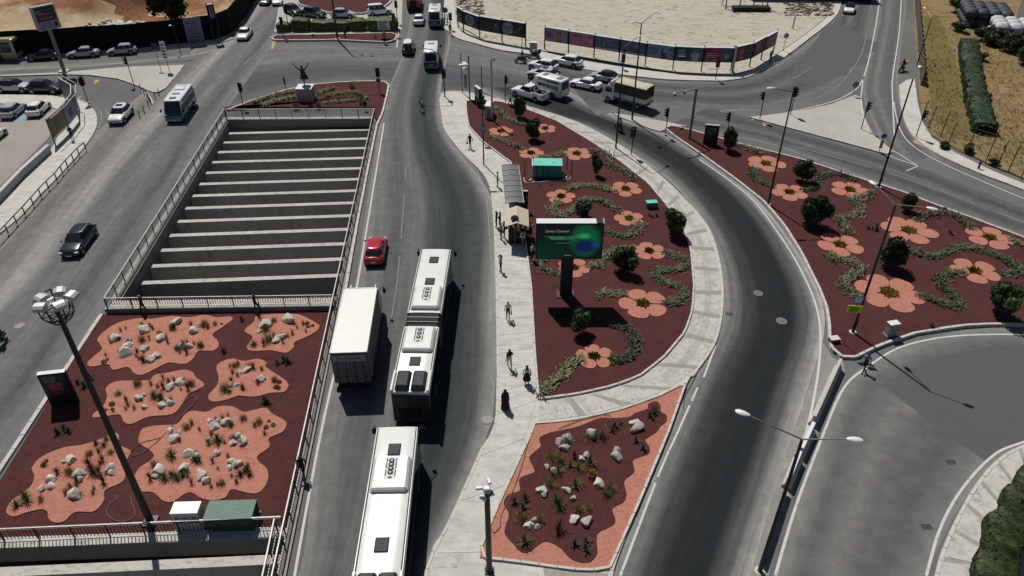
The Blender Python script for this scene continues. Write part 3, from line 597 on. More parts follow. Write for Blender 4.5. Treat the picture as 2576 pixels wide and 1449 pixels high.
slabs(prb, [p + Vector((.3, 0, 0)) for p in pr2], pr2i, 2.4, .09, .138, m='concrete_path', band=.3)
sheet('yard', L([(2440, 1600), (2480, 1449), (2520, 1350), (2600, 1230), (2900, 1300), (2900, 1700)]), .05, 'far_concrete')
# dirt lot and its pavement
lot_edge = [(1143, 10), (1150, 60), (1180, 80), (1230, 105), (1330, 122), (1370, 130), (1500, 152), (1620, 172), (1700, 184), (1790, 190), (1850, 188), (1900, 172), (1950, 140), (2000, 105), (2050, 68), (2085, 38), (2098, 12), (2105, -30)]
sheet('dirt_lot', L([(1135, -60), (1140, -20)]) + smooth(L(lot_edge)) + L([(2110, -130), (1600, -180), (1135, -160)]), .10, 'sand_lot')
po = smooth(L([(1128, 78), (1150, 97), (1200, 112), (1260, 128), (1340, 140), (1390, 160), (1480, 178), (1580, 192), (1680, 202), (1780, 205), (1830, 204), (1890, 192), (1960, 155), (2040, 95), (2090, 55), (2112, 25), (2120, -20), (2130, -70)]))
pi_ = smooth(L([(1143, 10), (1150, 62), (1180, 84), (1230, 108), (1330, 124), (1390, 138), (1500, 160), (1620, 178), (1700, 187), (1790, 192), (1850, 190), (1900, 174), (1950, 142), (2000, 107), (2050, 70), (2085, 40), (2098, 12), (2108, -70)]))
pvf = poly('pavement', po + pi_[::-1], -.02, .14, 'concrete_pale')
kerb(pvf, po, .2, -.02, .16, 1.8, inset=.1)
poly('pavement', L([(1112, 70), (1118, 0), (1118, -60), (1140, -60), (1143, 10), (1146, 60), (1135, 85)]), -.02, .138, 'concrete_pale')
# dry field to the right
fld = L([(2290, -120), (2300, 60), (2308, 190), (2318, 290), (2345, 342), (2410, 380), (2500, 420), (2590, 458), (2850, 560), (3600, 300), (3000, -200)])
sheet('dry_field', fld, .10, 'dry_grass')
sheet('verge', L([(2322, 40), (2335, 200), (2345, 300), (2395, 345), (2440, 360), (2430, 260), (2400, 140), (2360, 40)]), .12, 'verge_green')
sheet('track', L([(2455, 95), (2520, 90), (2600, 110), (2720, 150), (2700, 90), (2560, 55)]), .13, 'sand_lot')
# construction site terrain with heaps
def terrain(name, x0, x1, y0, y1, n, hf, m, z):
    mb = MB(); vs = []; nx, ny = n
    for j in range(ny + 1):
        for i in range(nx + 1):
            x = x0 + (x1 - x0) * i / nx; y = y0 + (y1 - y0) * j / ny; vs.append((x, y, z + hf(x, y)))
    mb.add(vs, [(j * (nx + 1) + i, j * (nx + 1) + i + 1, (j + 1) * (nx + 1) + i + 1, (j + 1) * (nx + 1) + i) for j in range(ny) for i in range(nx)], m, smooth=True)
    return struct(mb, name)
from mathutils import noise as NZ
FB = [(-420, 178), (-150, 163), (0, 152), (200, 139), (350, 128), (540, 106), (578, 88), (610, 52), (655, -20), (690, -80)]   # foot of the hoarding
FBW = L(FB)
def site_h(x, y):
    k = max(0, min(1, (y - 124 - max(0, (x + 70)) * 0.75) / 8.0))
    h = k * (1.5 + 2.2 * NZ.noise((x * .06, y * .06, 1)) + .9 * NZ.noise((x * .2, y * .2, 4)) + .4 * NZ.noise((x * .6, y * .6, 8)))
    for (hx, hy, hr, hh) in ((-68, 134, 9, 3.0), (-88, 146, 12, 4.0), (-55, 150, 10, 3.5)):
        d2 = ((x - hx) ** 2 + (y - hy) ** 2) / hr ** 2; h += hh * math.exp(-d2 * 1.6) * k
    return max(0, h)
def inside(p, P):
    c = False; n = len(P)
    for i in range(n):
        a, b = P[i], P[(i + 1) % n]
        if (a.y > p[1]) != (b.y > p[1]) and p[0] < (b.x - a.x) * (p[1] - a.y) / (b.y - a.y) + a.x: c = not c
    return c
SITE = FBW + [Vector((-40, 260, 0)), Vector((-230, 260, 0)), Vector((-230, 120, 0))]
mb = MB(); vs = {}; lst = []; fs = []; st = 1.6
def gp(i, j):
    if (i, j) not in vs:
        x, y = -230 + i * st, 105 + j * st; vs[i, j] = len(lst); lst.append((x, y, .06 + site_h(x, y)))
    return vs[i, j]
for i in range(125):
    for j in range(95):
        x, y = -230 + (i + .5) * st, 105 + (j + .5) * st
        if inside((x, y), SITE): fs.append((gp(i, j), gp(i + 1, j), gp(i + 1, j + 1), gp(i, j + 1)))
BE = GL([(320, -60), (235, -20), (215, 6), (245, 24), (320, 34), (390, 27), (420, -60)], 2.0); f1 = [f for f in fs if inside((lst[f[0]][0] + 1.2 * NZ.noise((lst[f[0]][0] * .2, lst[f[0]][1] * .2, 5)) * 4, lst[f[0]][1]), BE)]; s1 = set(f1)
mb.add(lst, [f for f in fs if f not in s1], 'dig_earth', smooth=True); mb.add(lst, f1, 'brown_earth', smooth=True); struct(mb, 'construction_site')
# beds at the top: statue bed, planter, far island
SB = L([(571, 280), (640, 254), (720, 229), (800, 214), (880, 208), (962, 206), (979, 212), (974, 240), (962, 288), (948, 310), (940, 290), (941, 272), (565, 272)])
sbed = poly('flower_bed', SB, -.02, .17, 'red_mulch'); kerb(sbed, L([(571, 280), (640, 254), (720, 229), (800, 214), (880, 208), (962, 206), (979, 212), (974, 240), (962, 288), (948, 318), (925, 430), (900, 560), (868, 742)]), .26, -.02, .22, 1.5)
PB = L([(684, 97), (690, 92), (800, 90), (900, 88), (996, 86), (998, 99), (992, 106), (975, 109), (900, 106), (850, 103), (760, 104), (690, 104)])
pbed = poly('flower_bed', PB, -.02, .2, 'red_mulch'); kerb(pbed, PB, .3, -.02, .28, 1.4, closed=True)
poly('pavement', L([(700, 86), (705, 77), (1000, 74), (1003, 84), (900, 87), (800, 89)]), -.02, .12, 'far_concrete')
FI = L([(750, 8), (762, 16), (790, 24), (838, 36), (900, 37), (932, 33), (962, 22), (985, 2), (990, -60), (740, -60)])
fbed = poly('flower_bed', FI, -.02, .22, 'red_mulch'); kerb(fbed, smooth(L([(740, -40), (750, 8), (762, 16), (790, 24), (838, 36), (900, 37), (932, 33), (962, 22), (985, 2), (990, -40)])), .3, -.02, .3, 1.6)
# ---- lane markings
def ln(pts, w=.15, m='road_paint', dash=None, sm=True, z=.022):
    ribbon(smooth(L(pts)) if sm else L(pts), w, z, m, dash=dash)
ln([(738, 1480), (748, 1410), (808, 1087), (868, 830), (894, 742), (930, 530), (966, 310)], .16)
ln([(1075, 1470), (1110, 1360), (1165, 1240), (1215, 1110), (1238, 1040), (1241, 900), (1237, 700), (1226, 520), (1205, 440), (1150, 375)], .13, 'faint_paint')
ln([(985, 800), (1000, 700), (1012, 560), (1022, 420)], .09, 'faint_paint', dash=(9, 3))
ln([(1560, 1449), (1660, 1187), (1705, 1087), (1755, 975)], .14, dash=(7, .5))
ln([(1770, 950), (1800, 870)], .14)
ln([(1905, 1449), (1985, 1220), (2035, 1060), (2062, 900), (2058, 790), (2020, 690), (1960, 590), (1880, 490), (1760, 402)], .16, 'road_paint')
ln([(1950, 1449), (2000, 1280), (2060, 1120), (2120, 980), (2180, 925), (2270, 872), (2400, 846), (2576, 842), (2760, 850)], .17)
ln([(2330, 1449), (2365, 1330), (2420, 1230), (2500, 1145), (2576, 1112), (2720, 1068)], .16)
ln([(1690, 322), (1851, 372), (2020, 412), (2180, 464), (2360, 530), (2576, 612)], .12, 'faint_paint')
ln([(1990, 365), (2150, 410), (2280, 450), (2420, 500), (2576, 560)], .13, 'faint_paint', dash=(9, 2))
ln([(2280, 430), (2310, 418), (2200, 350), (2175, 300), (2165, 250), (2172, 190)], .14, sm=False)
ln([(2150, 362), (2308, 418)], .13); ln([(1890, 302), (2050, 268), (2130, 240), (2172, 195), (2200, 80), (2215, -20)], .16)
ln([(1975, 268), (2060, 245), (2110, 215), (2160, 150), (2180, 90)], .12, 'faint_paint')
ln([(2250, 345), (2245, 240), (2246, 190), (2262, 80), (2268, -20)], .16); ln([(2248, 255), (2262, 320), (2300, 370), (2400, 425), (2576, 500)], .14)
ln([(1990, 200), (2010, 190), (2040, 170)], .12, 'faint_paint'); ln([(1810, 280), (1872, 276)], .08, 'road_paint')
ln([(0, 700), (60, 640), (130, 560), (190, 495), (290, 390), (350, 330)], .11, 'faint_paint', dash=(1.8, 2.2))
ln([(235, 345), (250, 318), (256, 290), (245, 272)], .13, 'faint_paint'); ln([(352, 226), (378, 245), (384, 262)], .13, 'road_paint')
ln([(352, 296), (384, 262), (410, 236), (462, 172)], .14, 'faint_paint'); ln([(0, 610), (120, 505), (230, 375)], .12, 'faint_paint')
ln([(484, 215), (540, 165)], .12, 'faint_paint', dash=(1.5, 1.5)); ln([(610, 165), (690, 95)], .13, 'faint_paint'); ln([(640, 75), (700, 20)], .13, 'faint_paint')
ln([(690, 113), (990, 118)], .2, 'faint_paint'); ln([(998, 120), (1005, 60)], .2, 'road_paint')
ln([(955, 208), (972, 208)], .3, 'faint_paint'); ln([(1135, 85), (1200, 118), (1330, 150)], .14, 'faint_paint')
for q in ([(686, 104), (694, 104), (688, 124), (682, 124)], [(238, 202), (250, 200), (246, 208), (236, 212)], [(1918, 308), (1940, 305), (1936, 315), (1920, 318)], [(196, 246), (206, 240), (200, 250), (192, 252)], [(2300, 352), (2350, 372), (2345, 378), (2296, 358)]): sheet('painted_patch', L(q), .02, 'yellow_paint')
# manhole covers, gully grates and repair patches in the asphalt
def manhole(u, v, r, m='band_concrete'):
    p = G(u, v); k = MB(); k.cyl((0, 0, 0), (0, 0, .022), r, r, 'faint_paint', 20); k.cyl((0, 0, .0), (0, 0, .03), r * .78, r * .78, m, 20)
    k.build('manhole_cover', kind='structure', loc=(p.x, p.y, .01))
for u, v, r in ((2266 - 300, 808, .42), (1907, 738, .38), (50, 820, .4), (1110, 1418, .6), (1226, 1056, .45), (1190, 1447, .55)): manhole(u, v, r, 'plastic_grey' if v in (738, 808) else 'band_concrete')
for u, v in ((1835, 790), (2330, 1325), (2392, 1162)):
    p = G(u, v); k = MB(); k.box((0, 0, .012), (.6, .4, .03), 'plastic_grey')
    for i in range(6): k.box((-.24 + i * .095, 0, .03), (.05, .32, .02), 'plastic_black')
    k.build('gully_grate', kind='structure', loc=(p.x, p.y, 0))
# ================================================================== VEHICLES
WC = {}
def wheel(parent, x, y, r, w):
    """tyre with its rim, axle across the vehicle"""
    key = (round(r, 2), round(w, 2))
    if key not in WC:
        t = MB(); rings = []
        for (yy, rr) in ((-.5, .80), (-.46, .95), (-.3, 1), (.3, 1), (.46, .95), (.5, .80)):
            rings.append([(r * rr * math.cos(2 * math.pi * k / 18), yy * w, r * rr * math.sin(2 * math.pi * k / 18)) for k in range(18)])
        t.loft(rings, 'rubber')
        q = MB()
        for sg in (-1, 1):
            q.cyl((0, sg * w * .42, 0), (0, sg * w * .515, 0), r * .66, r * .62, 'rim', 16)
            for k in range(5):
                a = 2 * math.pi * k / 5; q.box((math.cos(a) * r * .42, sg * w * .50, math.sin(a) * r * .42), (.09 * r / .3, w * .06, .09 * r / .3), 'plastic_black')
        WC[key] = (t.mesh('tyre'), q.mesh('rim'))
    a, b = WC[key]
    wh = obj('wheel', a, parent, loc=(x, y, r)); obj('rim', b, wh)
    return wh

CARS = {  # L W H hood cowl_x cowl_z belt roof_front roof_rear rear_base tail_z boot?
    'sedan': dict(L=4.5, W=1.79, H=1.45, hz=.74, cx=.92, cz=.93, bz=.94, rf=.28, rr=-.98, rb=-1.66, tz=.98, deck=True),
    'hatch': dict(L=4.15, W=1.77, H=1.50, hz=.78, cx=.98, cz=.95, bz=.95, rf=.26, rr=-1.30, rb=-1.92, tz=.98, deck=False),
    'suv': dict(L=4.45, W=1.86, H=1.66, hz=.92, cx=1.02, cz=1.06, bz=1.06, rf=.28, rr=-1.38, rb=-2.06, tz=1.08, deck=False),
    'estate': dict(L=4.75, W=1.84, H=1.50, hz=.78, cx=1.05, cz=.96, bz=.96, rf=.26, rr=-1.62, rb=-2.22, tz=.99, deck=False),
    'van': dict(L=4.25, W=1.75, H=1.85, hz=.90, cx=1.15, cz=1.07, bz=1.05, rf=.55, rr=-1.98, rb=-2.08, tz=1.05, deck=False),
    'pickup': dict(L=5.3, W=1.88, H=1.82, hz=1.02, cx=1.22, cz=1.16, bz=1.15, rf=.62, rr=-.62, rb=-.82, tz=1.12, deck=True),
}
def car(kind, col, label, loc, hd, roof=None, sunroof=False, rails=False, cat='car', wheel_r=.33, group=None, name=None, roof_text=None):
    p = CARS[kind]; L, W, H = p['L'], p['W'], p['H']; hl, hw = L / 2, W / 2; pm = 'paint_' + col; rm = 'paint_' + (roof or col)
    t = thing(name or {'sedan': 'sedan_car', 'hatch': 'hatchback_car', 'suv': 'suv_car', 'estate': 'estate_car', 'van': 'small_van', 'pickup': 'pickup_truck'}[kind], label, cat, loc, hd, group)
    zb = .20 if kind not in ('suv', 'pickup') else .28
    bz, tz, cz, hz = p['bz'], p['tz'], p['cz'], p['hz']
    bed = kind == 'pickup'
    stn = [(-hl, .74, tz - .34), (-hl + .05, .86, tz - .10), (-hl + .22, .95, tz), (-hl + .75, .985, (tz if p['deck'] else bz + .01)), (p['rb'] + .35, 1, bz + .01), (-.3, 1, bz), (p['cx'] - .15, 1, cz), (p['cx'] + .12, .985, cz - .02), (hl - .75, .965, (hz + cz) / 2 + .01), (hl - .34, .92, hz), (hl - .10, .82, hz - .13), (hl, .62, hz - .34)]
    rings = []
    for (x, wf, zt) in stn:
        w = hw * wf; e = (zt - zb)
        b0 = zb + (.10 if abs(x) > hl - .3 else 0)
        half = [(w * .82, b0), (w * .96, b0 + .07), (w, zb + e * .42), (w * .99, zb + e * .62), (w * .955, zt - .10), (w * .87, zt - .015), (w * .45, zt + .02)]
        ring = [(x, -y, z) for y, z in half] + [(x, y, z) for y, z in half[::-1]]
        rings.append(ring)
    bd_ = MB().loft(rings, pm).build('body', t); sb = bd_.modifiers.new('round', 'SUBSURF'); sb.levels = sb.render_levels = 1
    for sgn in (-1, 1): MB().box((0, sgn * hw * .965, zb + .06), (L * .56, .09, .12), 'plastic_black', ch=.02).build('sill', t)
    # greenhouse
    yb, yr = hw * .90, hw * .69
    xf0, xr0, xf1, xr1 = p['cx'] + .02, p['rb'], p['rf'], p['rr']
    zb0 = bz - .04; zr = H - .075
    def gr(xr, xf, y, z): return [(xr, -y, z), (xr + (xf - xr) * .33, -y * 1.0, z), (xr + (xf - xr) * .66, -y, z), (xf, -y * .985, z), (xf, y * .985, z), (xr + (xf - xr) * .66, y, z), (xr + (xf - xr) * .33, y, z), (xr, y, z)]
    k = .90
    g = MB()
    g.loft([gr(xr0, xf0, yb, zb0), gr(xr0 + (xr1 - xr0) * .92, xf0 + (xf1 - xf0) * .92, yb + (yr - yb) * .90, zr - .02), gr(xr1 + .05, xf1 - .07, yr * .95, H - .022), gr(xr1 + .22, xf1 - .25, yr * .72, H)], rm, smooth=True)
    g_ = g.build('cabin', t); sb = g_.modifiers.new('round', 'SUBSURF'); sb.levels = sb.render_levels = 1
    def P(fx, s, z):                                         # point on the glasshouse side, fx 0 rear .. 1 front
        q = (z - zb0) / (zr - zb0); xa = xr0 + (xr1 - xr0) * q; xb = xf0 + (xf1 - xf0) * q
        return Vector((xa + (xb - xa) * fx, s * (yb + (yr - yb) * q + .014), z))
    z0, z1 = bz + .03, zr - .07
    fr = [(.075, .36), (.395, .655), (.69, .955)] if kind in ('suv', 'estate', 'van') else [(.10, .47), (.51, .95)]
    if bed: fr = [(.10, .95)]
    for s in (-1, 1):
        for a, b in fr:
            vs = [P(a, s, z0), P(b, s, z0), P(min(b, .93), s, z1), P(max(a, .09), s, z1)]
            q = MB(); q.add(vs, [(0, 1, 2, 3) if s < 0 else (3, 2, 1, 0)], 'glass_dark'); q.build('side_window', t)
    def endglass(nm, x0, x1, s, fz0, fz1, inset):
        q0, q1 = (fz0 - zb0) / (zr - zb0), (fz1 - zb0) / (zr - zb0)
        d = .018 * s; vs = []
        for q in (q0, q1):
            for sy in (-1, 1):
                vs.append(Vector((x0 + (x1 - x0) * q + d, sy * (yb + (yr - yb) * q - inset), zb0 + q * (zr - zb0) + .012)))
        MB().add(vs, [(0, 1, 3, 2) if s > 0 else (1, 0, 2, 3)], 'glass_dark').build(nm, t)
    endglass('windscreen', xf0, xf1, 1, bz + .03, zr - .03, .075)
    endglass('rear_window', xr0, xr1, -1, bz + (.08 if not p['deck'] else .03), zr - .05, .10)
    if sunroof: MB().box(((xr1 + xf1) / 2 + .18, 0, H + .003), (.75, yr * 1.25, .012), 'glass_dark').build('sunroof', t)
    if rails:
        for s in (-1, 1): MB().tube([(xr1 + .1, s * yr * .93, H - .04), (xr1 + .25, s * yr * .93, H + .025), (xf1 - .35, s * yr * .93, H + .025), (xf1 - .15, s * yr * .93, H - .04)], .018, 'steel_pale', 6).build('roof_rail', t)
    r = wheel_r if kind not in ('suv', 'pickup') else wheel_r + .04
    wx = (hl - .82, -hl + .80) if not bed else (hl - .92, -hl + 1.15)
    for x in wx:
        for s in (-1, 1):
            MB().cyl((x, s * (hw - .16), r + .02), (x, s * (hw + .004), r + .02), r + .075, r + .07, 'plastic_black', 16).build('wheel_arch', t)
            wheel(t, x, s * (hw - .085), r, .21)
    for s in (-1, 1):
        MB().box((hl - .20, s * hw * .70, hz - .17), (.26, .36, .13), 'glass_lens', rz=-s * .35, ch=.04).build('headlight', t)
        MB().box((-hl + .10, s * hw * .76, tz - .19), (.16, .30, .15), 'red_lens', rz=s * .3, ch=.03).build('tail_light', t)
        MB().box((p['cx'] - .16, s * (hw + .075), bz + .07), (.12, .20, .13), pm, ch=.03).build('wing_mirror', t)
    MB().box((hl - .045, 0, zb + .24), (.12, hw * 1.05, .14), 'plastic_black', ch=.02).build('grille', t)
    MB().box((hl + .005, 0, zb + .20), (.03, .5, .11), 'plate_white').build('number_plate', t)
    MB().box((-hl - .002, 0, tz - .42 if not p['deck'] else tz - .34), (.03, .5, .11), 'plate_white').build('number_plate', t)
    MB().box((-hl + .06, 0, zb + .09), (.14, hw * 1.35, .14), 'plastic_black', ch=.03).build('rear_bumper', t)
    if bed:
        k = MB(); k.box(((-hl + p['rb']) / 2 + .02, 0, tz + .035), (abs(-hl - p['rb']) - .28, hw * 1.62, .012), 'plastic_black')
        k.build('load_bed', t)
        for s in (-1, 1): MB().box(((-hl + p['rb']) / 2, s * hw * .88, tz + .07), (abs(-hl - p['rb']) - .1, .09, .14), pm, ch=.02).build('bed_rail', t)
        MB().box((-hl + .10, 0, tz + .05), (.09, hw * 1.7, .16), pm, ch=.02).build('tailgate', t)
        q = MB()
        for s in (-1, 1): q.tube([(p['rb'] - .25, s * hw * .8, tz + .1), (p['rb'] - .18, s * hw * .62, H - .12), (p['rb'] - .9, s * hw * .84, tz + .14)], .035, 'steel_pale', 6)
        q.tube([(p['rb'] - .18, -hw * .62, H - .12), (p['rb'] - .18, hw * .62, H - .12)], .035, 'steel_pale', 6); q.build('roll_bar', t)
        MB().ball((p['rb'] - .6, .1, tz + .2), .3, 'plastic_black', sc=(1.2, 1.5, .8)).build('cargo_bundle', t)
    return t

def panel(parent, name, pts, m, th=0.0):
    return MB().add(pts, [tuple(range(len(pts)))], m).build(name, parent)
def minibus(label, loc, hd, L=6.0, W=2.05, H=2.75, low='paint_teal', up='paint_white', cat='minibus', hatch='dark', group=None, name='minibus', nose=.55, ac=True, split=1.25):
    t = thing(name, label, cat, loc, hd, group); hl, hw = L / 2, W / 2
    def sec(x, wf, z0, z1, r=.12): 
        w = hw * wf
        return [(x, -w * .96, z0), (x, -w, z0 + r), (x, -w, z1 - .02), (x, w, z1 - .02), (x, w, z0 + r), (x, w * .96, z0)]
    k = MB(); k.loft([sec(-hl, .95, .38, split), sec(-hl + .1, 1, .30, split), sec(hl - nose, 1, .30, split), sec(hl - .12, .95, .32, split - .12), sec(hl, .82, .40, split - .35)], low); k.build('lower_body', t)
    def sec2(x, wf, z1, x2=None):
        w = hw * wf; e = z1 - split; xx = x2 if x2 is not None else x
        return [(x, -w, split - .03), (x + (xx - x) * .55, -w * .985, split + e * .55), (xx, -w * .93, z1 - .10), (xx, -w * .82, z1 - .01), (xx, w * .82, z1 - .01), (xx, w * .93, z1 - .10), (x + (xx - x) * .55, w * .985, split + e * .55), (x, w, split - .03)]
    k = MB(); k.loft([sec2(-hl + .02, .95, H - .1, -hl + .08), sec2(-hl + .2, .99, H, -hl + .3), sec2(hl - nose - .6, .99, H, hl - nose - 1.0), sec2(hl - nose + .12, .97, H - .12, hl - nose - .42)], up, mfun=(lambda j, q: 'bus_side' if q in (0, 6) else up) if 'teal' in low else None); k.build('upper_body', t)
    # glazing
    zt = H - .30; zl = split + .04
    def sy(z): return hw * .99 * (1 - .06 * max(0, (z - split) / (H - split))) + .012
    n = 5; xa, xb = -hl + .42, hl - nose - .95
    for s in (-1, 1):
        for i in range(n):
            a = xa + (xb - xa) * (i + .04) / n; b = xa + (xb - xa) * (i + .96) / n
            v = [(a, s * sy(zl), zl), (b, s * sy(zl), zl), (b, s * sy(zt), zt), (a, s * sy(zt), zt)]
            panel(t, 'side_window', v if s < 0 else v[::-1], 'glass_dark')
    xr = lambda z: -hl + .02 + .06 * (z - split) / (H - split) - .02
    panel(t, 'rear_window', [(xr(zl), hw * .80, zl + .03), (xr(zl), -hw * .80, zl + .03), (xr(zt), -hw * .74, zt), (xr(zt), hw * .74, zt)], 'glass_dark')
    xf0, xf1 = hl - nose + .145, hl - nose - .36
    panel(t, 'windscreen', [(xf0, -hw * .90, split + .0), (xf0, hw * .90, split + .0), (xf1, hw * .80, H - .26), (xf1, -hw * .80, H - .26)], 'glass_dark')
    for x in (hl - 1.05, -hl + 1.35):
        for s in (-1, 1):
            MB().cyl((x, s * (hw - .2), .42), (x, s * (hw + .006), .42), .46, .455, 'plastic_black', 16).build('wheel_arch', t)
            wheel(t, x, s * (hw - .09), .38, .24)
    for s in (-1, 1):
        MB().box((hl - .10, s * hw * .66, .78), (.18, .32, .2), 'glass_lens', rz=-s * .3, ch=.04).build('headlight', t)
        MB().box((-hl + .0, s * hw * .84, .98), (.06, .16, .36), 'red_lens').build('tail_light', t)
        k = MB(); k.tube([(hl - nose - .1, s * hw * .95, split + .45), (hl - nose + .25, s * (hw + .22), split + .55)], .025, 'plastic_black', 6); k.box((hl - nose + .27, s * (hw + .24), split + .35), (.10, .20, .38), 'plastic_black', ch=.03); k.build('wing_mirror', t)
    MB().box((hl - .03, 0, .50), (.1, hw * 1.5, .24), 'bus_grey', ch=.03).build('front_bumper', t)
    MB().box((-hl + .0, 0, .46), (.1, hw * 1.7, .22), 'bus_grey', ch=.03).build('rear_bumper', t)
    MB().box((-hl - .03, 0, .82), (.03, .5, .12), 'plate_white').build('number_plate', t); MB().box((hl + .035, 0, .56), (.03, .5, .12), 'plate_white').build('number_plate', t)
    MB().box((.35, 0, H + .012), (.55, .95, .05), 'plastic_grey' if hatch == 'dark' else 'bus_grey', ch=.03).build('roof_hatch', t)
    if ac:
        MB().box((-1.4, 0, H + .05), (1.1, 1.15, .14), up, ch=.06).build('air_unit', t)
        MB().box((hl - nose - 1.05, 0, H + .02), (.55, .8, .06), 'plastic_grey', ch=.03, top=(.5, .8)).build('roof_vent', t)
    return t

def ac_unit(t, x, n, W, z, L):
    u = MB(); u.box((x, 0, z + .16), (L, W, .34), 'bus_white', ch=.11, top=(.97, .93)); un = u.build('air_unit', t)
    MB().box((x + .25, 0, z + .325), (L * .62, .66, .025), 'bus_grille', ch=.01).build('grille_plate', un)
    for i in range(n):
        xx = x + .25 + L * .62 * (.34 - .66 * i / (n - 1 + .6))
        k = MB(); k.cyl((xx, 0, z + .33), (xx, 0, z + .37), .17, .16, 'plastic_black', 18); k.cyl((xx, 0, z + .37), (xx, 0, z + .385), .07, .06, 'bus_grille', 10); k.build('fan', un)
    for s in (-1, 1):
        for q in (-.22, .12, .38): MB().box((x + .25 + L * .62 * q, s * .27, z + .343), (L * .62 * (.14 if q > .3 else .28), .055, .02), 'plastic_black').build('slot', un)
    MB().box((x + .25 - L * .27, 0, z + .343), (.10, .22, .02), 'plastic_black').build('slot', un)

def city_bus(label, loc, hd, sections, hatches, units, pods, joint=None, W=2.55, H=3.08, group=None):
    """sections: (rear, front) along x with x=0 at the front; joint: (rear, front) of the bellows"""
    t = thing('city_bus', label, 'bus', loc, hd, group); hw = W / 2
    for (a, b) in sections:
        fr, rr = (b >= -.05), (a == min(s[0] for s in sections))
        k = MB()
        def sec(x, z0, dz=0, wf=1): w = hw * wf; return [(x, -w * .98, z0), (x, -w, z0 + .1), (x, -w * .985, H - .28), (x, w * .985, H - .28), (x, w, z0 + .1), (x, w * .98, z0)]
        k.loft([sec(a, .42 if rr else .34, wf=.96 if rr else 1), sec(a + .2, .34), sec(b - .25, .34), sec(b, .42 if fr else .34, wf=.95 if fr else 1)], 'bus_side'); k.build('side_body', t)
        k = MB()
        def top(x, wf=1, dz=0): w = hw * wf; return [(x, -w, H - .34), (x, -w * .985, H - .10), (x, -w * .93, H - .03 - dz), (x, -w * .5, H - dz), (x, w * .5, H - dz), (x, w * .93, H - .03 - dz), (x, w * .985, H - .10), (x, w, H - .34)]
        k.loft([top(a, .97 if rr else 1, .08 if rr else 0), top(a + .25), top(b - .3), top(b, .95 if fr else 1, .06 if fr else 0)], 'bus_white'); k.build('roof', t)
        for s in (-1, 1):
            MB().box(((a + b) / 2, s * hw * .90, H - .005), (b - a - .3, .045, .05), 'plastic_black').build('roof_gutter', t)
            MB().box(((a + b) / 2, s * hw * .955, H - .035), (b - a - .25, .05, .05), 'bus_white', ch=.01).build('roof_rail', t)
            n = max(2, int((b - a) / 1.55))
            for i in range(n):
                xa = a + .35 + (b - a - .7) * (i + .03) / n; xb = a + .35 + (b - a - .7) * (i + .97) / n; y = s * (hw + .006)
                v = [(xa, y, 1.15), (xb, y, 1.15), (xb, y * .992, H - .42), (xa, y * .992, H - .42)]
                panel(t, 'side_window', v if s < 0 else v[::-1], 'glass_dark')
    if joint:
        a, b = joint; k = MB(); n = 15; rings = []
        for i in range(n + 1):
            x = a + (b - a) * i / n; w = hw * (.97 if i % 2 else .90); h = H - (.02 if i % 2 else .11)
            rings.append([(x, -w, .4), (x, -w, h - .15), (x, -w * .9, h), (x, w * .9, h), (x, w, h - .15), (x, w, .4)])
        k.loft(rings, 'bellows', smooth=False); k.build('bellows', t)
        for q in (.33, .66): MB().box((a + (b - a) * q, 0, H + .0), (.05, W * .9, .03), 'bus_grey').build('bellows_bar', t)
    xr = min(s[0] for s in sections)
    panel(t, 'windscreen', [(.012, -hw * .9, 1.0), (.012, hw * .9, 1.0), (.012, hw * .9, H - .45), (.012, -hw * .9, H - .45)], 'glass_dark')
    panel(t, 'rear_window', [(xr - .012, hw * .82, 1.7), (xr - .012, -hw * .82, 1.7), (xr - .012, -hw * .82, H - .5), (xr - .012, hw * .82, H - .5)], 'glass_dark')
    MB().box((xr - .02, .1, 1.15), (.05, 1.5, .75), 'plastic_black', ch=.01).build('engine_grille', t)
    for i in range(4): MB().box((xr - .05, .1, .88 + i * .17), (.02, 1.4, .05), 'bus_side').build('louvre', t)
    MB().box((xr - .03, 0, .52), (.12, W * .95, .26), 'bus_side', ch=.03).build('rear_bumper', t)
    for s in (-1, 1):
        MB().box((xr - .03, s * hw * .88, 1.2), (.05, .14, .55), 'red_lens', ch=.01).build('tail_light', t)
        k = MB(); k.tube([(-.1, s * hw * .97, H - .35), (.28, s * (hw + .2), H - .25), (.34, s * (hw + .26), H - .55)], .03, 'plastic_black', 6); k.box((.34, s * (hw + .27), H - .75), (.13, .24, .46), 'plastic_black', ch=.04); k.build('wing_mirror', t)
    for x in hatches: MB().box((x, 0, H + .03), (.92, .74, .07), 'bus_hatch', ch=.03, top=(.94, .92)).build('roof_hatch', t)
    for (x, n, L) in units: ac_unit(t, x, n, W * .84, H - .02, L)
    if pods:
        x, Lp = pods
        for s in (-1, 1):
            MB().box((x, s * .52, H + .10), (Lp, .96, .42), 'bus_hatch', ch=.12, top=(.86, .88)).build('engine_pod', t)
            MB().box((x - .05, s * (hw - .09), H + .0), (Lp + .15, .17, .32), 'bus_white', ch=.05).build('pod_fairing', t)
    for (a, b) in sections:
        for x in ([b - 2.6] if b >= -.05 else []) + [a + 2.6]:
            for s in (-1, 1):
                MB().cyl((x, s * (hw - .3), .52), (x, s * (hw + .008), .52), .56, .555, 'plastic_black', 16).build('wheel_arch', t)
                wheel(t, x, s * (hw - .11), .48, .28)
    return t

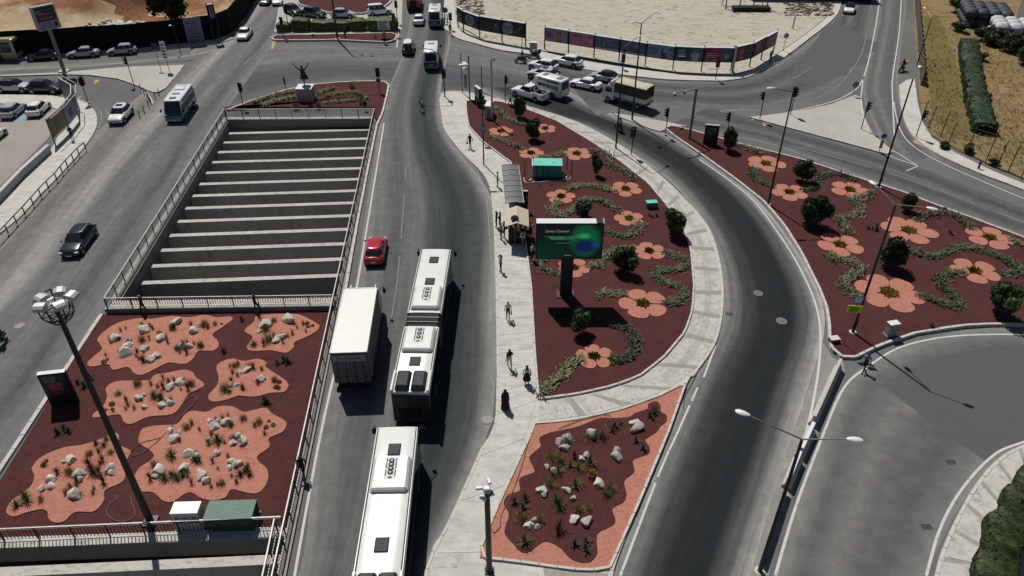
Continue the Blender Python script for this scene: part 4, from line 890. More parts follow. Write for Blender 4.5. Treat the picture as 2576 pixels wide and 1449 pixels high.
def box_truck(label, loc, hd, L=7.2, W=2.5, zb=1.0, H=3.75):
    """x=0 at the rear of the box, +x to the cab"""
    t = thing('box_truck', label, 'truck', loc, hd); hw = W / 2
    MB().box((L / 2, 0, (zb + H) / 2), (L, W, H - zb), 'box_shaded_white', ch=.03).build('box_body', t)
    MB().box((L / 2, 0, H + .02), (L + .04, W + .03, .05), 'truck_white', ch=.02).build('roof', t)
    for s in (-1, 1): MB().box((L / 2, s * hw * .97, H + .055), (L, .07, .03), 'bus_white').build('roof_trim', t)
    MB().box((L - .04, 0, H + .055), (.08, W, .03), 'bus_white').build('roof_trim', t)
    for s in (-1, 1):
        d = MB().box((-.025, s * hw * .49, (zb + H) / 2 - .02), (.05, hw * .95, H - zb - .25), 'box_shaded_white', ch=.01).build('rear_door', t)
        for q in (.25, .75):
            MB().cyl((-.07, s * hw * .95 * q, zb + .1), (-.07, s * hw * .95 * q, H - .2), .018, .018, 'plastic_black', 6).build('lock_rod', d)
    sg = MB().box((-.085, 0, H - .42), (.02, W * .86, .52), 'box_sign').build('sign_board', t)
    me = text_mesh('ZARIDAL', .50, 'letter_red', .006)
    o = obj('lettering', me, sg); o.rotation_euler = (R(90), 0, R(-90)); o.location = (-.105, 0, H - .42); o.scale = (.92, .86, 1)
    for i, y in enumerate((-.98, -.3, .42, 1.05)): MB().box((-.075, y, zb + .62), (.03, .14, .2), 'red_lens').build('marker_light', t)
    for s in (-1, 1): MB().box((.12, s * .85, .82), (.14, .4, .18), 'red_lens', ch=.02).build('tail_light', t)
    MB().box((.1, 0, .6), (.12, W * .9, .14), 'plastic_black', ch=.02).build('under_run_bar', t)
    MB().box((L / 2, 0, .82), (L, 1.0, .25), 'plastic_black').build('chassis', t)
    k = MB(); k.box((-.12, .95, .5), (.25, .42, .3), 'plastic_black'); k.tube([(-.15, .7, .75), (-.5, .7, .35)], .03, 'plastic_black', 6); k.tube([(-.15, .5, .75), (-.5, .5, .35)], .03, 'plastic_black', 6); k.build('step_ladder', t)
    # cab
    c = MB(); x0 = L + .12
    def sec(x, z, h): return [(x, -1.13, .5), (x, -1.15, z), (x, -1.02, h), (x, 1.02, h), (x, 1.15, z), (x, 1.13, .5)]
    c.loft([sec(x0, 1.5, 2.75), sec(x0 + 1.1, 1.5, 2.72), sec(x0 + 1.75, 1.45, 2.35), sec(x0 + 1.95, 1.3, 1.7)], 'truck_white'); c.build('cab', t)
    panel(t, 'windscreen', [(x0 + 1.93, -1.0, 1.62), (x0 + 1.93, 1.0, 1.62), (x0 + 1.62, .95, 2.5), (x0 + 1.62, -.95, 2.5)], 'glass_dark')
    for s in (-1, 1):
        v = [(x0 + .35, s * 1.14, 1.6), (x0 + 1.5, s * 1.14, 1.6), (x0 + 1.35, s * 1.06, 2.4), (x0 + .35, s * 1.06, 2.4)]; panel(t, 'side_window', v if s < 0 else v[::-1], 'glass_dark')
        k = MB(); k.tube([(x0 + 1.6, s * 1.1, 2.4), (x0 + 1.8, s * 1.42, 2.5), (x0 + 1.8, s * 1.42, 1.8)], .025, 'plastic_black', 6); k.box((x0 + 1.8, s * 1.44, 2.1), (.1, .22, .45), 'plastic_black', ch=.03); k.build('wing_mirror', t)
        MB().box((x0 + .9, s * .95, 2.98), (1.2, .09, .3), 'truck_white', ch=.03, top=(.6, 1)).build('wind_deflector', t)
        MB().box((x0 + 1.95, s * .8, .95), (.12, .34, .2), 'glass_lens', ch=.03).build('headlight', t)
        for x in (1.5, L + .7):
            wheel(t, x, s * 1.02, .48, .3)
    return t

def canopy_truck(label, loc, hd):
    t = thing('canopy_truck', label, 'truck', loc, hd); L, W = 4.6, 2.15; hw = W / 2
    MB().box((L / 2, 0, .95), (L, W, .14), 'plastic_grey').build('load_floor', t)
    for s in (-1, 1):
        for i in range(3):
            MB().box((L * (i + .5) / 3, s * (hw - .03), 1.32), (L / 3 - .05, .06, .58), 'paint_pearl', ch=.02).build('drop_side', t)
    MB().box((.02, 0, 1.32), (.06, W - .1, .58), 'paint_pearl', ch=.02).build('tailgate', t)
    c = MB(); n = 10; rings = []
    for i in range(n + 1):
        x = .02 + (L - .04) * i / n; sag = .03 * math.sin(i * 1.3)
        rings.append([(x, -hw + .02 + sag * .5, 1.6), (x, -hw + .04 - sag * .4, 2.3), (x, -hw + .03, 2.88), (x, -hw * .82, 3.0 + sag), (x, 0, 3.05 + sag), (x, hw * .82, 3.0 + sag), (x, hw - .03, 2.88), (x, hw - .04 + sag * .4, 2.3), (x, hw - .02, 1.6)])
    c.loft(rings, 'tarp_brown', caps=True, smooth=True, mfun=lambda j, k: 'tarp_top' if k in (2, 3, 4, 5) else 'tarp_brown'); c.build('canvas_cover', t)
    panel(t, 'rear_opening', [(-.005, hw - .22, 1.65), (-.005, -hw + .22, 1.65), (-.005, -hw + .22, 2.8), (-.005, hw - .22, 2.8)], 'plastic_black')
    MB().box((L / 2, 0, .75), (L, .8, .22), 'plastic_black').build('chassis', t)
    x0 = L + .08; k = MB()
    def sec(x, z, h): return [(x, -.95, .48), (x, -.97, z), (x, -.86, h), (x, .86, h), (x, .97, z), (x, .95, .48)]
    k.loft([sec(x0, 1.35, 2.25), sec(x0 + .95, 1.35, 2.22), sec(x0 + 1.45, 1.3, 1.95), sec(x0 + 1.7, 1.1, 1.3)], 'paint_white'); k.build('cab', t)
    panel(t, 'windscreen', [(x0 + 1.66, -.84, 1.38), (x0 + 1.66, .84, 1.38), (x0 + 1.35, .78, 2.06), (x0 + 1.35, -.78, 2.06)], 'glass_dark')
    MB().box((x0 + .5, 0, 2.55), (.9, 1.7, .55), 'paint_white', ch=.1, top=(.35, .95)).build('wind_deflector', t)
    for s in (-1, 1):
        v = [(x0 + .25, s * .965, 1.42), (x0 + 1.3, s * .965, 1.42), (x0 + 1.15, s * .91, 2.0), (x0 + .25, s * .91, 2.0)]; panel(t, 'side_window', v if s < 0 else v[::-1], 'glass_dark')
        MB().box((x0 + 1.6, s * (1.12), 1.75), (.1, .2, .35), 'plastic_black', ch=.03).build('wing_mirror', t)
        MB().box((x0 + 1.68, s * .7, .85), (.1, .3, .17), 'glass_lens', ch=.03).build('headlight', t)
        MB().box((.0, s * .8, .82), (.06, .3, .15), 'red_lens').build('tail_light', t)
        for x in (1.15, L + .85): wheel(t, x, s * .86, .40, .26)
    return t
def ambulance(label, loc, hd):
    t = minibus(label, loc, hd, L=5.6, W=2.0, H=2.55, low='paint_white', up='paint_white', cat='van', name='white_van', nose=.95, ac=False, split=1.2)
    for s in (-1, 1):
        MB().box((-.2, s * 1.008, .95), (4.2, .012, .26), 'sign_white').build('side_stripe', t)
    MB().box((-2.0, 0, 2.575), (.7, 1.0, .04), 'plastic_grey', ch=.02).build('rear_roof_hatch', t)
    return t
def motorbike(label, loc, hd, col='paint_black', box=None, category='motorbike', lean=0):
    t = thing('motorbike', label, category, loc, hd)
    for x in (.62, -.62):
        k = MB(); rings = []
        for i in range(6):
            a = 2 * math.pi * i / 6; rr = .27 + .055 * math.cos(a); y = .06 * math.sin(a)
            rings.append([(x + rr * math.cos(2 * math.pi * j / 16), y, .32 + rr * math.sin(2 * math.pi * j / 16)) for j in range(16)])
        rings.append(rings[0]); k.loft(rings, 'rubber', caps=False)
        wh = k.build('wheel', t); MB().cyl((x, -.03, .32), (x, .03, .32), .19, .19, 'rim', 14).build('rim', wh)
    k = MB(); k.tube([(.62, 0, .32), (.45, 0, .85), (.40, 0, 1.0)], .045, 'steel_grey', 6); k.build('front_fork', t)
    k = MB(); k.loft([[(.42, -.10, .55), (.42, .10, .55), (.42, .08, .98), (.42, -.08, .98)], [(.15, -.16, .35), (.15, .16, .35), (.15, .14, .86), (.15, -.14, .86)], [(-.25, -.15, .38), (-.25, .15, .38), (-.25, .13, .74), (-.25, -.13, .74)], [(-.75, -.08, .6), (-.75, .08, .6), (-.75, .06, .80), (-.75, -.06, .80)]], col, smooth=False); k.build('body', t)
    MB().box((-.28, 0, .80), (.72, .26, .10), 'plastic_black', ch=.04).build('seat', t)
    k = MB(); k.tube([(.36, -.36, 1.05), (.42, -.1, 1.02), (.42, .1, 1.02), (.36, .36, 1.05)], .02, 'plastic_black', 6); k.build('handlebar', t)
    MB().ball((.52, 0, .86), .09, 'glass_lens').build('headlight', t); MB().box((-.78, 0, .72), (.05, .12, .08), 'red_lens').build('tail_light', t)
    for s in (-1, 1): MB().box((.40, s * .33, 1.16), (.04, .10, .07), 'plastic_black', ch=.01).build('mirror', t)
    k = MB(); k.tube([(-.1, .16, .3), (-.8, .18, .42)], .05, 'steel_grey', 8); k.build('exhaust', t)
    if box: MB().box((-.80, 0, 1.10), (.46, .48, .46), box, ch=.04).build('delivery_box', t)
    return t
# ================================================================== PEOPLE
def pose_joints(pose):
    J = dict(pel=(0, 0, .95), spi=(-.005, 0, 1.16), che=(0, 0, 1.36), nek=(.0, 0, 1.50), hed=(.025, 0, 1.60), top=(.015, 0, 1.69))
    for s, n in ((1, 'l'), (-1, 'r')):
        J['sh' + n] = (0, s * .175, 1.415); J['el' + n] = (-.03, s * .235, 1.13); J['wr' + n] = (.05, s * .25, .90)
        J['hi' + n] = (0, s * .085, .90); J['kn' + n] = (.02, s * .095, .50); J['an' + n] = (-.02, s * .10, .09); J['to' + n] = (.15, s * .115, .035)
    if pose == 'walk':
        J.update(knl=(.16, .09, .52), anl=(.30, .09, .10), tol=(.47, .10, .07), knr=(-.06, -.09, .50), anr=(-.36, -.09, .16), tor=(-.24, -.10, .035),
                 ell=(-.17, .22, 1.16), wrl=(-.16, .24, .93), elr=(.08, -.24, 1.15), wrr=(.25, -.22, 1.00))
    if pose == 'phone': J.update(elr=(.16, -.33, 1.34), wrr=(.10, -.14, 1.58), ell=(-.02, .25, 1.14), wrl=(.16, .12, 1.06))
    if pose == 'folded': J.update(ell=(.06, .25, 1.14), wrl=(.20, -.04, 1.17), elr=(.06, -.25, 1.13), wrr=(.22, .06, 1.12))
    if pose == 'hold': J.update(ell=(.05, .24, 1.13), wrl=(.27, .12, 1.16), elr=(.05, -.24, 1.13), wrr=(.27, -.10, 1.14))
    if pose in ('sit', 'ride'):
        J.update(pel=(-.05, 0, .10), spi=(-.06, 0, .31), che=(0, 0, .51), nek=(.02, 0, .65), hed=(.06, 0, .75), top=(.05, 0, .84))
        for s, n in ((1, 'l'), (-1, 'r')):
            J['sh' + n] = (.0, s * .175, .565); J['el' + n] = (.12, s * .24, .32); J['wr' + n] = (.34, s * .20, .24)
            J['hi' + n] = (-.03, s * .09, .07); J['kn' + n] = (.40, s * .14, .14); J['an' + n] = (.44, s * .12, -.26); J['to' + n] = (.60, s * .13, -.31)
        if pose == 'ride':
            for s, n in ((1, 'l'), (-1, 'r')): J['el' + n] = (.28, s * .27, .36); J['wr' + n] = (.58, s * .32, .26); J['kn' + n] = (.34, s * .20, .04); J['an' + n] = (.20, s * .20, -.38); J['to' + n] = (.36, s * .21, -.42)
    if pose == 'arms_up':
        J.update(ell=(.02, .40, 1.60), wrl=(.02, .58, 1.86), elr=(.02, -.40, 1.60), wrr=(.02, -.58, 1.86), knl=(.05, .03, .50), anl=(0, .0, .09), tol=(.13, .0, .02), hil=(0, .06, .90), knr=(-.16, -.10, .55), anr=(-.44, -.10, .42), tor=(-.53, -.10, .30))
    return J
EDGES = [('pel', 'spi', 1), ('spi', 'che', 0), ('che', 'nek', 0), ('nek', 'hed', 2), ('hed', 'top', 2)]
for n in 'lr': EDGES += [('che', 'sh' + n, 0), ('sh' + n, 'el' + n, 0), ('el' + n, 'wr' + n, 4), ('pel', 'hi' + n, 1), ('hi' + n, 'kn' + n, 1), ('kn' + n, 'an' + n, 5), ('an' + n, 'to' + n, 3)]
RAD = dict(pel=(.15, .105), spi=(.135, .10), che=(.155, .11), nek=(.055, .055), hed=(.083, .098), top=(.055, .065), sh=(.068, .068), el=(.047, .047), wr=(.031, .031), hi=(.098, .098), kn=(.064, .064), an=(.043, .043), to=(.036, .036))
BODY = {}
def body_base(pose):
    if pose in BODY: return BODY[pose]
    J = pose_joints(pose); names = list(J); bm = bmesh.new(); sk = bm.verts.layers.skin.verify(); vm = {}
    for n in names:
        v = bm.verts.new(J[n]); vm[n] = v; r = RAD.get(n, RAD.get(n[:2])); v[sk].radius = r; v[sk].use_root = (n == 'pel')
    for a, b, _ in EDGES: bm.edges.new((vm[a], vm[b]))
    me = bpy.data.meshes.new('tmp'); bm.to_mesh(me); bm.free()
    o = bpy.data.objects.new('tmp', me); COL.objects.link(o)
    o.modifiers.new('s', 'SKIN').use_smooth_shade = True
    sd = o.modifiers.new('d', 'SUBSURF'); sd.levels = 1; sd.render_levels = 1
    dg = bpy.context.evaluated_depsgraph_get(); ev = bpy.data.meshes.new_from_object(o.evaluated_get(dg))
    vs = [tuple(v.co) for v in ev.vertices]; fs = [tuple(p.vertices) for p in ev.polygons]; sl = []
    segs = [(Vector(J[a]), Vector(J[b]), k) for a, b, k in EDGES]
    for f in fs:
        c = sum((Vector(vs[i]) for i in f), Vector()) / len(f); best = (9, 0)
        for a, b, k in segs:
            d = b - a; t = max(0, min(1, (c - a).dot(d) / d.length_squared)); q = (c - (a + d * t)).length / (.14 if k in (0, 1) else .08)
            if q < best[0]: best = (q, k)
        sl.append(best[1])
    bpy.data.objects.remove(o); bpy.data.meshes.remove(me); bpy.data.meshes.remove(ev)
    hm = MB(); hm.mi('skin')
    for s, n in ((1, 'l'), (-1, 'r')):                       # palm, four fingers and a thumb, slightly curled
        w = Vector(J['wr' + n]); e = Vector(J['el' + n]); d = (w - e).normalized(); sd_ = d.cross(Vector((s, 0, 0)) if abs(d.x) < .8 else Vector((0, 0, 1))); sd_ = sd_.normalized() if sd_.length > 1e-4 else Vector((1, 0, 0)); nn = d.cross(sd_).normalized()
        hm.tube([w - d * .02, w + d * .03, w + d * .085], [.026, .036, .034], 'skin', 6)
        for i, (off, ln) in enumerate(((-.027, .062), (-.009, .074), (.009, .070), (.027, .054))):
            b = w + d * .08 + sd_ * off; hm.tube([b, b + d * ln * .5 + nn * .004, b + d * ln * .9 + nn * .022], [.0095, .0085, .0065], 'skin', 5)
        b = w + d * .03 + sd_ * -.03; hm.tube([b, b + d * .035 - sd_ * .022, b + d * .07 - sd_ * .026], [.012, .010, .008], 'skin', 5)
    h = Vector(J['hed']); hm.tube([h + Vector((.088, 0, .028)), h + Vector((.112, 0, -.012)), h + Vector((.088, 0, -.018))], [.008, .017, .012], 'skin', 5)   # nose
    for s in (-1, 1): hm.tube([h + Vector((0, s * .082, .02)), h + Vector((-.01, s * .10, .012)), h + Vector((0, s * .082, -.025))], [.008, .016, .008], 'skin', 5)  # ears
    for s in (-1, 1): hm.ball(h + Vector((.083, s * .033, .02)), .013, 'hair_black', 6, 4)
    hm.box(h + Vector((.086, 0, -.048)), (.02, .045, .010), 'letter_red')
    o_ = len(vs); vs += [tuple(p) for p in hm.v]; fs += [tuple(i + o_ for i in f) for f in hm.f]; sl += [2 if hm.names[i] == 'skin' else 6 if hm.names[i] == 'hair_black' else 7 for i in hm.m]
    BODY[pose] = (vs, fs, sl, J); return BODY[pose]
def person(label, loc, hd, pose='stand', shirt='white', legs='black', shoes='shoe_black', skin='skin', hair='black', sleeve=False, shorts=False, skirt=None, robe=False, bag=None, long_hair=False, scale=1.0, group=None, helmet=None, all_mat=None, name='person', cat='person', coat=False, scarf=None):
    t = thing(name, label, cat, loc, hd, group)
    vs, fs, sl, J = body_base(pose)
    cs, cl = 'cloth_' + shirt, 'cloth_' + legs
    mats = [cs, cl, skin, shoes, cs if sleeve else skin, skin if shorts else cl, 'hair_black', 'letter_red']
    if all_mat: mats = [all_mat] * 8
    me = bpy.data.meshes.new('body'); me.from_pydata(vs, [], fs)
    for m in mats: me.materials.append(M[m])
    me.polygons.foreach_set('material_index', sl); me.polygons.foreach_set('use_smooth', [True] * len(fs)); me.update()
    b = obj('body', me, t); b.scale = (scale,) * 3
    def child(mb, n): c = mb.build(n, t); c.scale = (scale,) * 3; return c
    h = Vector(J['hed']); hm = all_mat or ('hair_grey' if hair == 'grey' else 'hair_black')
    k = MB()
    if helmet: k.ball(h + Vector((0, 0, .03)), .145, helmet, 10, 8, (1.1, 1, 1.05)); child(k, 'helmet')
    elif scarf: k.ball(h + Vector((-.02, 0, .02)), .125, 'cloth_' + scarf, 10, 8, (1, .95, 1.1)); k.tube([h + Vector((-.03, 0, -.02)), h + Vector((-.03, 0, -.16)), h + Vector((-.01, 0, -.26))], [.10, .12, .17], 'cloth_' + scarf, 10); child(k, 'headscarf')
    else:
        k.ball(h + Vector((-.018, 0, .042)), .108, hm, 10, 8, (1.02, .93, .92))
        if long_hair: k.tube([h + Vector((-.05, 0, .03)), h + Vector((-.09, 0, -.12)), h + Vector((-.11, 0, -.30))], [.085, .10, .06], hm, 8)
        child(k, 'hair')
    p = Vector(J['pel'])
    if robe or skirt:
        m = 'cloth_' + (skirt or shirt); k = MB(); rings = []
        top = 1.42 if robe else 1.02; bot = .06 if robe else .42
        for i in range(7):
            q = i / 6; z = top + (bot - top) * q; rx, ry = (.13 + .16 * q ** 1.3, .19 + .13 * q ** 1.2) if robe else (.13 + .12 * q, .165 + .13 * q)
            rings.append([(rx * math.cos(2 * math.pi * j / 14) * (1 + .06 * math.sin(5 * j) * q), ry * math.sin(2 * math.pi * j / 14) * (1 + .06 * math.cos(4 * j) * q), z) for j in range(14)])
        k.loft(rings, m); child(k, 'robe' if robe else 'skirt')
    if coat:
        k = MB(); rings = []
        for i in range(6):
            q = i / 5; z = 1.25 - .95 * q; c = Vector((-.02 - .28 * q ** 1.6, .05 * q, 0)); rr = .16 + .26 * q
            rings.append([(c.x + rr * math.cos(2 * math.pi * j / 14) * (1 + .1 * math.sin(3 * j) * q), c.y + rr * 1.1 * math.sin(2 * math.pi * j / 14), z + .12 * q * math.cos(2 * math.pi * j / 14)) for j in range(14)])
        k.loft(rings, all_mat or cs); child(k, 'coat')
    if bag:
        kind, bm_ = bag; k = MB()
        if kind == 'backpack': k.box((-.20, 0, J['che'][2] - .10), (.16, .28, .40), bm_, ch=.05)
        elif kind == 'hand':
            w = Vector(J['wrr']); k.box((w.x, w.y - .01, w.z - .32), (.26, .10, .26), bm_, ch=.03); k.tube([w + Vector((-.06, 0, -.2)), w + Vector((0, 0, -.06)), w + Vector((.06, 0, -.2))], .01, bm_, 5)
        elif kind == 'shoulder': k.box((-.06, -.26, 1.05), (.28, .10, .24), bm_, ch=.03); k.tube([(-.06, -.22, 1.16), (-.02, -.12, 1.46), (.05, .06, 1.42)], .012, bm_, 5)
        child(k, kind + ('_bag' if kind != 'backpack' else ''))
    return t

# ================================================================== PLANTS AND ROCKS
rnd = random.Random(11)
def rv(): 
    while True:
        v = Vector((rnd.uniform(-1, 1), rnd.uniform(-1, 1), rnd.uniform(-1, 1)))
        if .05 < v.length < 1: return v
def leaf(mb, p, d, ln, w, m):
    """one folded leaf: two triangles bent along the rib"""
    d = d.normalized(); a = d.cross(rv()).normalized() * w; n = d.cross(a).normalized() * w * .4
    mb.add([p, p + d * ln * .45 + a + n, p + d * ln, p + d * ln * .45 - a + n], [(0, 1, 2), (0, 2, 3)], m)
def crown_mesh(name, n, m, sc=(1, 1, 1), ln=.16, w=.05, lumps=9, name_=None):
    mb = MB(); cs = []
    for i in range(lumps):
        v = rv(); v = v.normalized() * rnd.uniform(.35, .72); cs.append((v, rnd.uniform(.28, .48)))
    cs.append((Vector((0, 0, 0)), .55))
    for i in range(n):
        c, r = rnd.choice(cs); d = rv().normalized(); p = c + d * r * rnd.uniform(.75, 1.05)
        q = Vector((p.x * sc[0], p.y * sc[1], p.z * sc[2]))
        leaf(mb, q, d + Vector((0, 0, .35)) + rv() * .5, ln * rnd.uniform(.7, 1.3), w * rnd.uniform(.7, 1.2), m)
    for c, r in cs:
        mb.ball((c.x * sc[0], c.y * sc[1], c.z * sc[2]), r * .86, m, 7, 5, sc)
    return mb.mesh(name)
CROWN = {k: [crown_mesh('crown', 1900, m, ln=.17, w=.055) for _ in range(3)] for k, m in (('dark', 'leaf_bush'), ('olive', 'leaf_olive'))}
TRUNK = MB().tube([(0, 0, 0), (.03, .02, .3), (-.02, 0, .7), (.0, .03, 1.0)], [.10, .075, .06, .045], 'bark', 7)
for a in (0, 2.1, 4.2): TRUNK.tube([(0, 0, .45), (math.cos(a) * .25, math.sin(a) * .25, .85), (math.cos(a) * .4, math.sin(a) * .4, 1.15)], [.05, .035, .02], 'bark', 5)
TRUNK = TRUNK.mesh('trunk')
def bush(label, u, v, r, h, kind='dark', group=None, z=.2, trunk=.1, cat='shrub', name='round_shrub', sq=None):
    """u, v the foot; r crown radius and h total height in metres"""
    p = G(u, v, z); t = thing(name, label, cat, p, rnd.uniform(0, 6), group)
    obj('trunk', TRUNK, t, scale=(r * .7, r * .7, h * .55))
    c = obj('crown', rnd.choice(CROWN[kind]), t, loc=(0, 0, h * trunk + (h * (1 - trunk)) / 2), scale=(r, r, h * (1 - trunk) / 2 * 1.05))
    return t
def blade(mb, base, az, tilt, ln, w, m, droop=.3, n=3, th=.25):
    pts = []; d = Vector((math.cos(az) * math.sin(tilt), math.sin(az) * math.sin(tilt), math.cos(tilt))); p = Vector(base); s = Vector((-math.sin(az), math.cos(az), 0))
    vs = []
    for i in range(n + 1):
        q = i / n; ww = w * (1 - q ** 1.5) * (.8 + .5 * math.sin(q * 2.2)) if i < n else 0.002
        vs += [p - s * ww, p - Vector((0, 0, ww * th * 2)), p + s * ww]
        p = p + d * ln / n; d = (d - Vector((0, 0, droop / n))).normalized()
    fs = []
    for i in range(n):
        o = i * 3; fs += [(o, o + 1, o + 4, o + 3), (o + 1, o + 2, o + 5, o + 4)]
    mb.add(vs, fs, m)
def rosette(m, n, ln, w, t0, t1, droop):
    mb = MB()
    for i in range(n):
        q = i / n; blade(mb, (rnd.uniform(-.03, .03), rnd.uniform(-.03, .03), 0), i * 2.4 + rnd.uniform(-.3, .3), t0 + (t1 - t0) * q, ln * rnd.uniform(.75, 1.15), w, m, droop)
    return mb
AGAVE = [rosette('leaf_agave', 20, .62, .055, .15, 1.25, .35).mesh('leaves') for _ in range(3)]
YUCCA = [rosette('leaf_yucca', 34, .75, .035, .1, 1.35, .6).mesh('leaves') for _ in range(3)]
REDPL = [rosette('leaf_red', 30, .85, .028, .05, .8, .45).mesh('leaves') for _ in range(3)]
TUFT = []
for mm in ('leaf_straw', 'leaf_straw', 'leaf_dry'):
    mb = MB()
    for i in range(70): blade(mb, (rnd.gauss(0, .06), rnd.gauss(0, .06), 0), rnd.uniform(0, 6.3), abs(rnd.gauss(.0, .45)), rnd.uniform(.25, .5), .008, mm, .5, 2)
    TUFT.append(mb.mesh('blades'))
GRASS = []
for _ in range(3):
    mb = MB()
    for i in range(170): blade(mb, (rnd.gauss(0, .16), rnd.gauss(0, .16), 0), rnd.uniform(0, 6.3), abs(rnd.gauss(.1, .5)), rnd.uniform(.35, .75), .011, 'leaf_dry' if rnd.random() < .7 else 'leaf_yucca', .8, 3)
    GRASS.append(mb.mesh('blades'))
CUSH = []
for _ in range(2):
    mb = MB()
    for i in range(90):
        d = rv().normalized(); d.z = abs(d.z); leaf(mb, d * .10, d, .10, .02, 'leaf_straw')
    mb.ball((0, 0, .02), .10, 'leaf_straw', 8, 5, (1, 1, .7)); CUSH.append(mb.mesh('cushion'))
def rock_mesh(seed, m):
    r = random.Random(seed); bm = bmesh.new(); bmesh.ops.create_icosphere(bm, subdivisions=3, radius=1)
    pl = []
    for i in range(18):
        v = Vector((r.uniform(-1, 1), r.uniform(-1, 1), r.uniform(-.4, 1))).normalized(); pl.append((v, r.uniform(.45, .88)))
    for v in bm.verts:
        p = v.co.copy() * (1 + .16 * NZ.noise(v.co * 1.1 + Vector((0, 0, seed))))
        for n, d in pl:                                      # chip planes
            e = p.dot(n) - d
            if e > 0: p -= n * e * .92
        p *= 1 + .10 * NZ.noise(p * 2.2 + Vector((seed, 0, 0))) + .04 * NZ.noise(p * 6 + Vector((0, seed, 0)))
        v.co = p
    me = bpy.data.meshes.new('boulder'); bm.to_mesh(me); bm.free(); me.materials.append(M[m])
    me.polygons.foreach_set('use_smooth', [True] * len(me.polygons)); me.set_sharp_from_angle(angle=R(14))
    return me
ROCKW = [rock_mesh(i, 'rock_white') for i in range(7)]; ROCKG = [rock_mesh(i + 20, 'rock_grey') for i in range(5)]
def rock(u, v, wpx, label, group, z, meshes):
    d = wpx / F_ * (G(u, v, z) - Vector((0, 0, H_))).dot(ray(1288, 724.5).normalized()) / 2 * 1.12
    p = G(u, v + wpx * .32, z); p = Vector((p.x, p.y + d * .45, z))
    o = obj('boulder', rnd.choice(meshes), loc=(p.x, p.y, z + d * .32), rz=rnd.uniform(0, 6.3), scale=(d * rnd.uniform(1.05, 1.25), d * rnd.uniform(.85, 1.05), d * rnd.uniform(.62, .9)))
    return tag(o, label, 'rock', group)
def plant(meshes, name, label, group, p, s, cat='plant'):
    s *= .74; o = obj(name, rnd.choice(meshes), loc=p, rz=rnd.uniform(0, 6.3), scale=(s * rnd.uniform(.9, 1.1), s * rnd.uniform(.9, 1.1), s * rnd.uniform(.85, 1.15)))
    return tag(o, label, cat, group)
def vine(pts, w, m='leaf_cover', dens=62, z=.2, ends=True):
    """a winding strip of low creeping conifer: one mass of sprigs"""
    P = resample(smooth(L(pts), 8), step=.16); mb = MB()
    for i, p in enumerate(P):
        t = (P[min(i + 1, len(P) - 1)] - P[max(i - 1, 0)]); t.z = 0; t.normalize(); nn = Vector((-t.y, t.x, 0)); q = i / max(1, len(P) - 1)
        ww = w * (.82 + .3 * NZ.noise((p.x * .7, p.y * .7, 3)))
        for _ in range(max(2, int(dens * .16 * w))):
            o = rnd.gauss(0, .40) * ww * .55; b = Vector((p.x, p.y, z)) + nn * o + t * rnd.uniform(-.1, .1); d = t * rnd.choice((-1, 1)) * rnd.uniform(.3, 1) + nn * rnd.uniform(-.8, .8) + Vector((0, 0, rnd.uniform(.15, .8)))
            ln = rnd.uniform(.25, .55); d.normalize(); s = d.cross(Vector((0, 0, 1))).normalized() * .05
            a = b + d * ln * .5 + Vector((0, 0, .04)); e = b + d * ln
            mb.add([b - s * .5, b + s * .5, a + s, a - s, e], [(0, 1, 2, 3), (3, 2, 4)], m)
    return mb.build('creeping_groundcover', kind='stuff')
def gravel_flower(label, u, v, hw, n=5, ph=90, z=.2, group='gravel flowers in the mulch beds', core='leaf_flower'):
    """petals of pink gravel round a tuft of yellow-green plants; hw half width in photo pixels"""
    c = G(u, v, z); dist = (c - Vector((0, 0, H_))).dot(ray(1288, 724.5).normalized()); Rr = hw / F_ * dist
    t = thing('gravel_flower', label, 'flower bed', c, 0, group)
    for i in range(n):
        a = R(ph) + 2 * math.pi * i / n + rnd.uniform(-.07, .07); ln = Rr * rnd.uniform(.74, .80); wd = Rr * (.40 if n == 5 else .34) * rnd.uniform(.95, 1.06); pts = []
        for k in range(22):
            b = 2 * math.pi * k / 22; x = math.cos(b) * ln / 2; y = math.sin(b) * wd * (1 + .22 * math.cos(b))
            X = Rr * .24 + ln / 2 + x; pts.append((X * math.cos(a) - y * math.sin(a), X * math.sin(a) + y * math.cos(a)))
        MB().prism(pts, -.03, .03 + .004 * i, 'pink_gravel').build('petal', t)
    mb = MB(); rc = Rr * .26
    for i in range(150):
        b = rnd.uniform(0, 6.3); rr = rc * math.sqrt(rnd.random()); p = Vector((rr * math.cos(b), rr * math.sin(b), .02)); d = Vector((rnd.gauss(0, .5), rnd.gauss(0, .5), 1))
        leaf(mb, p, d, rnd.uniform(.16, .34), .05, 'leaf_yellow' if rnd.random() < .5 else core)
    mb.build('centre_plants', t)
    return t

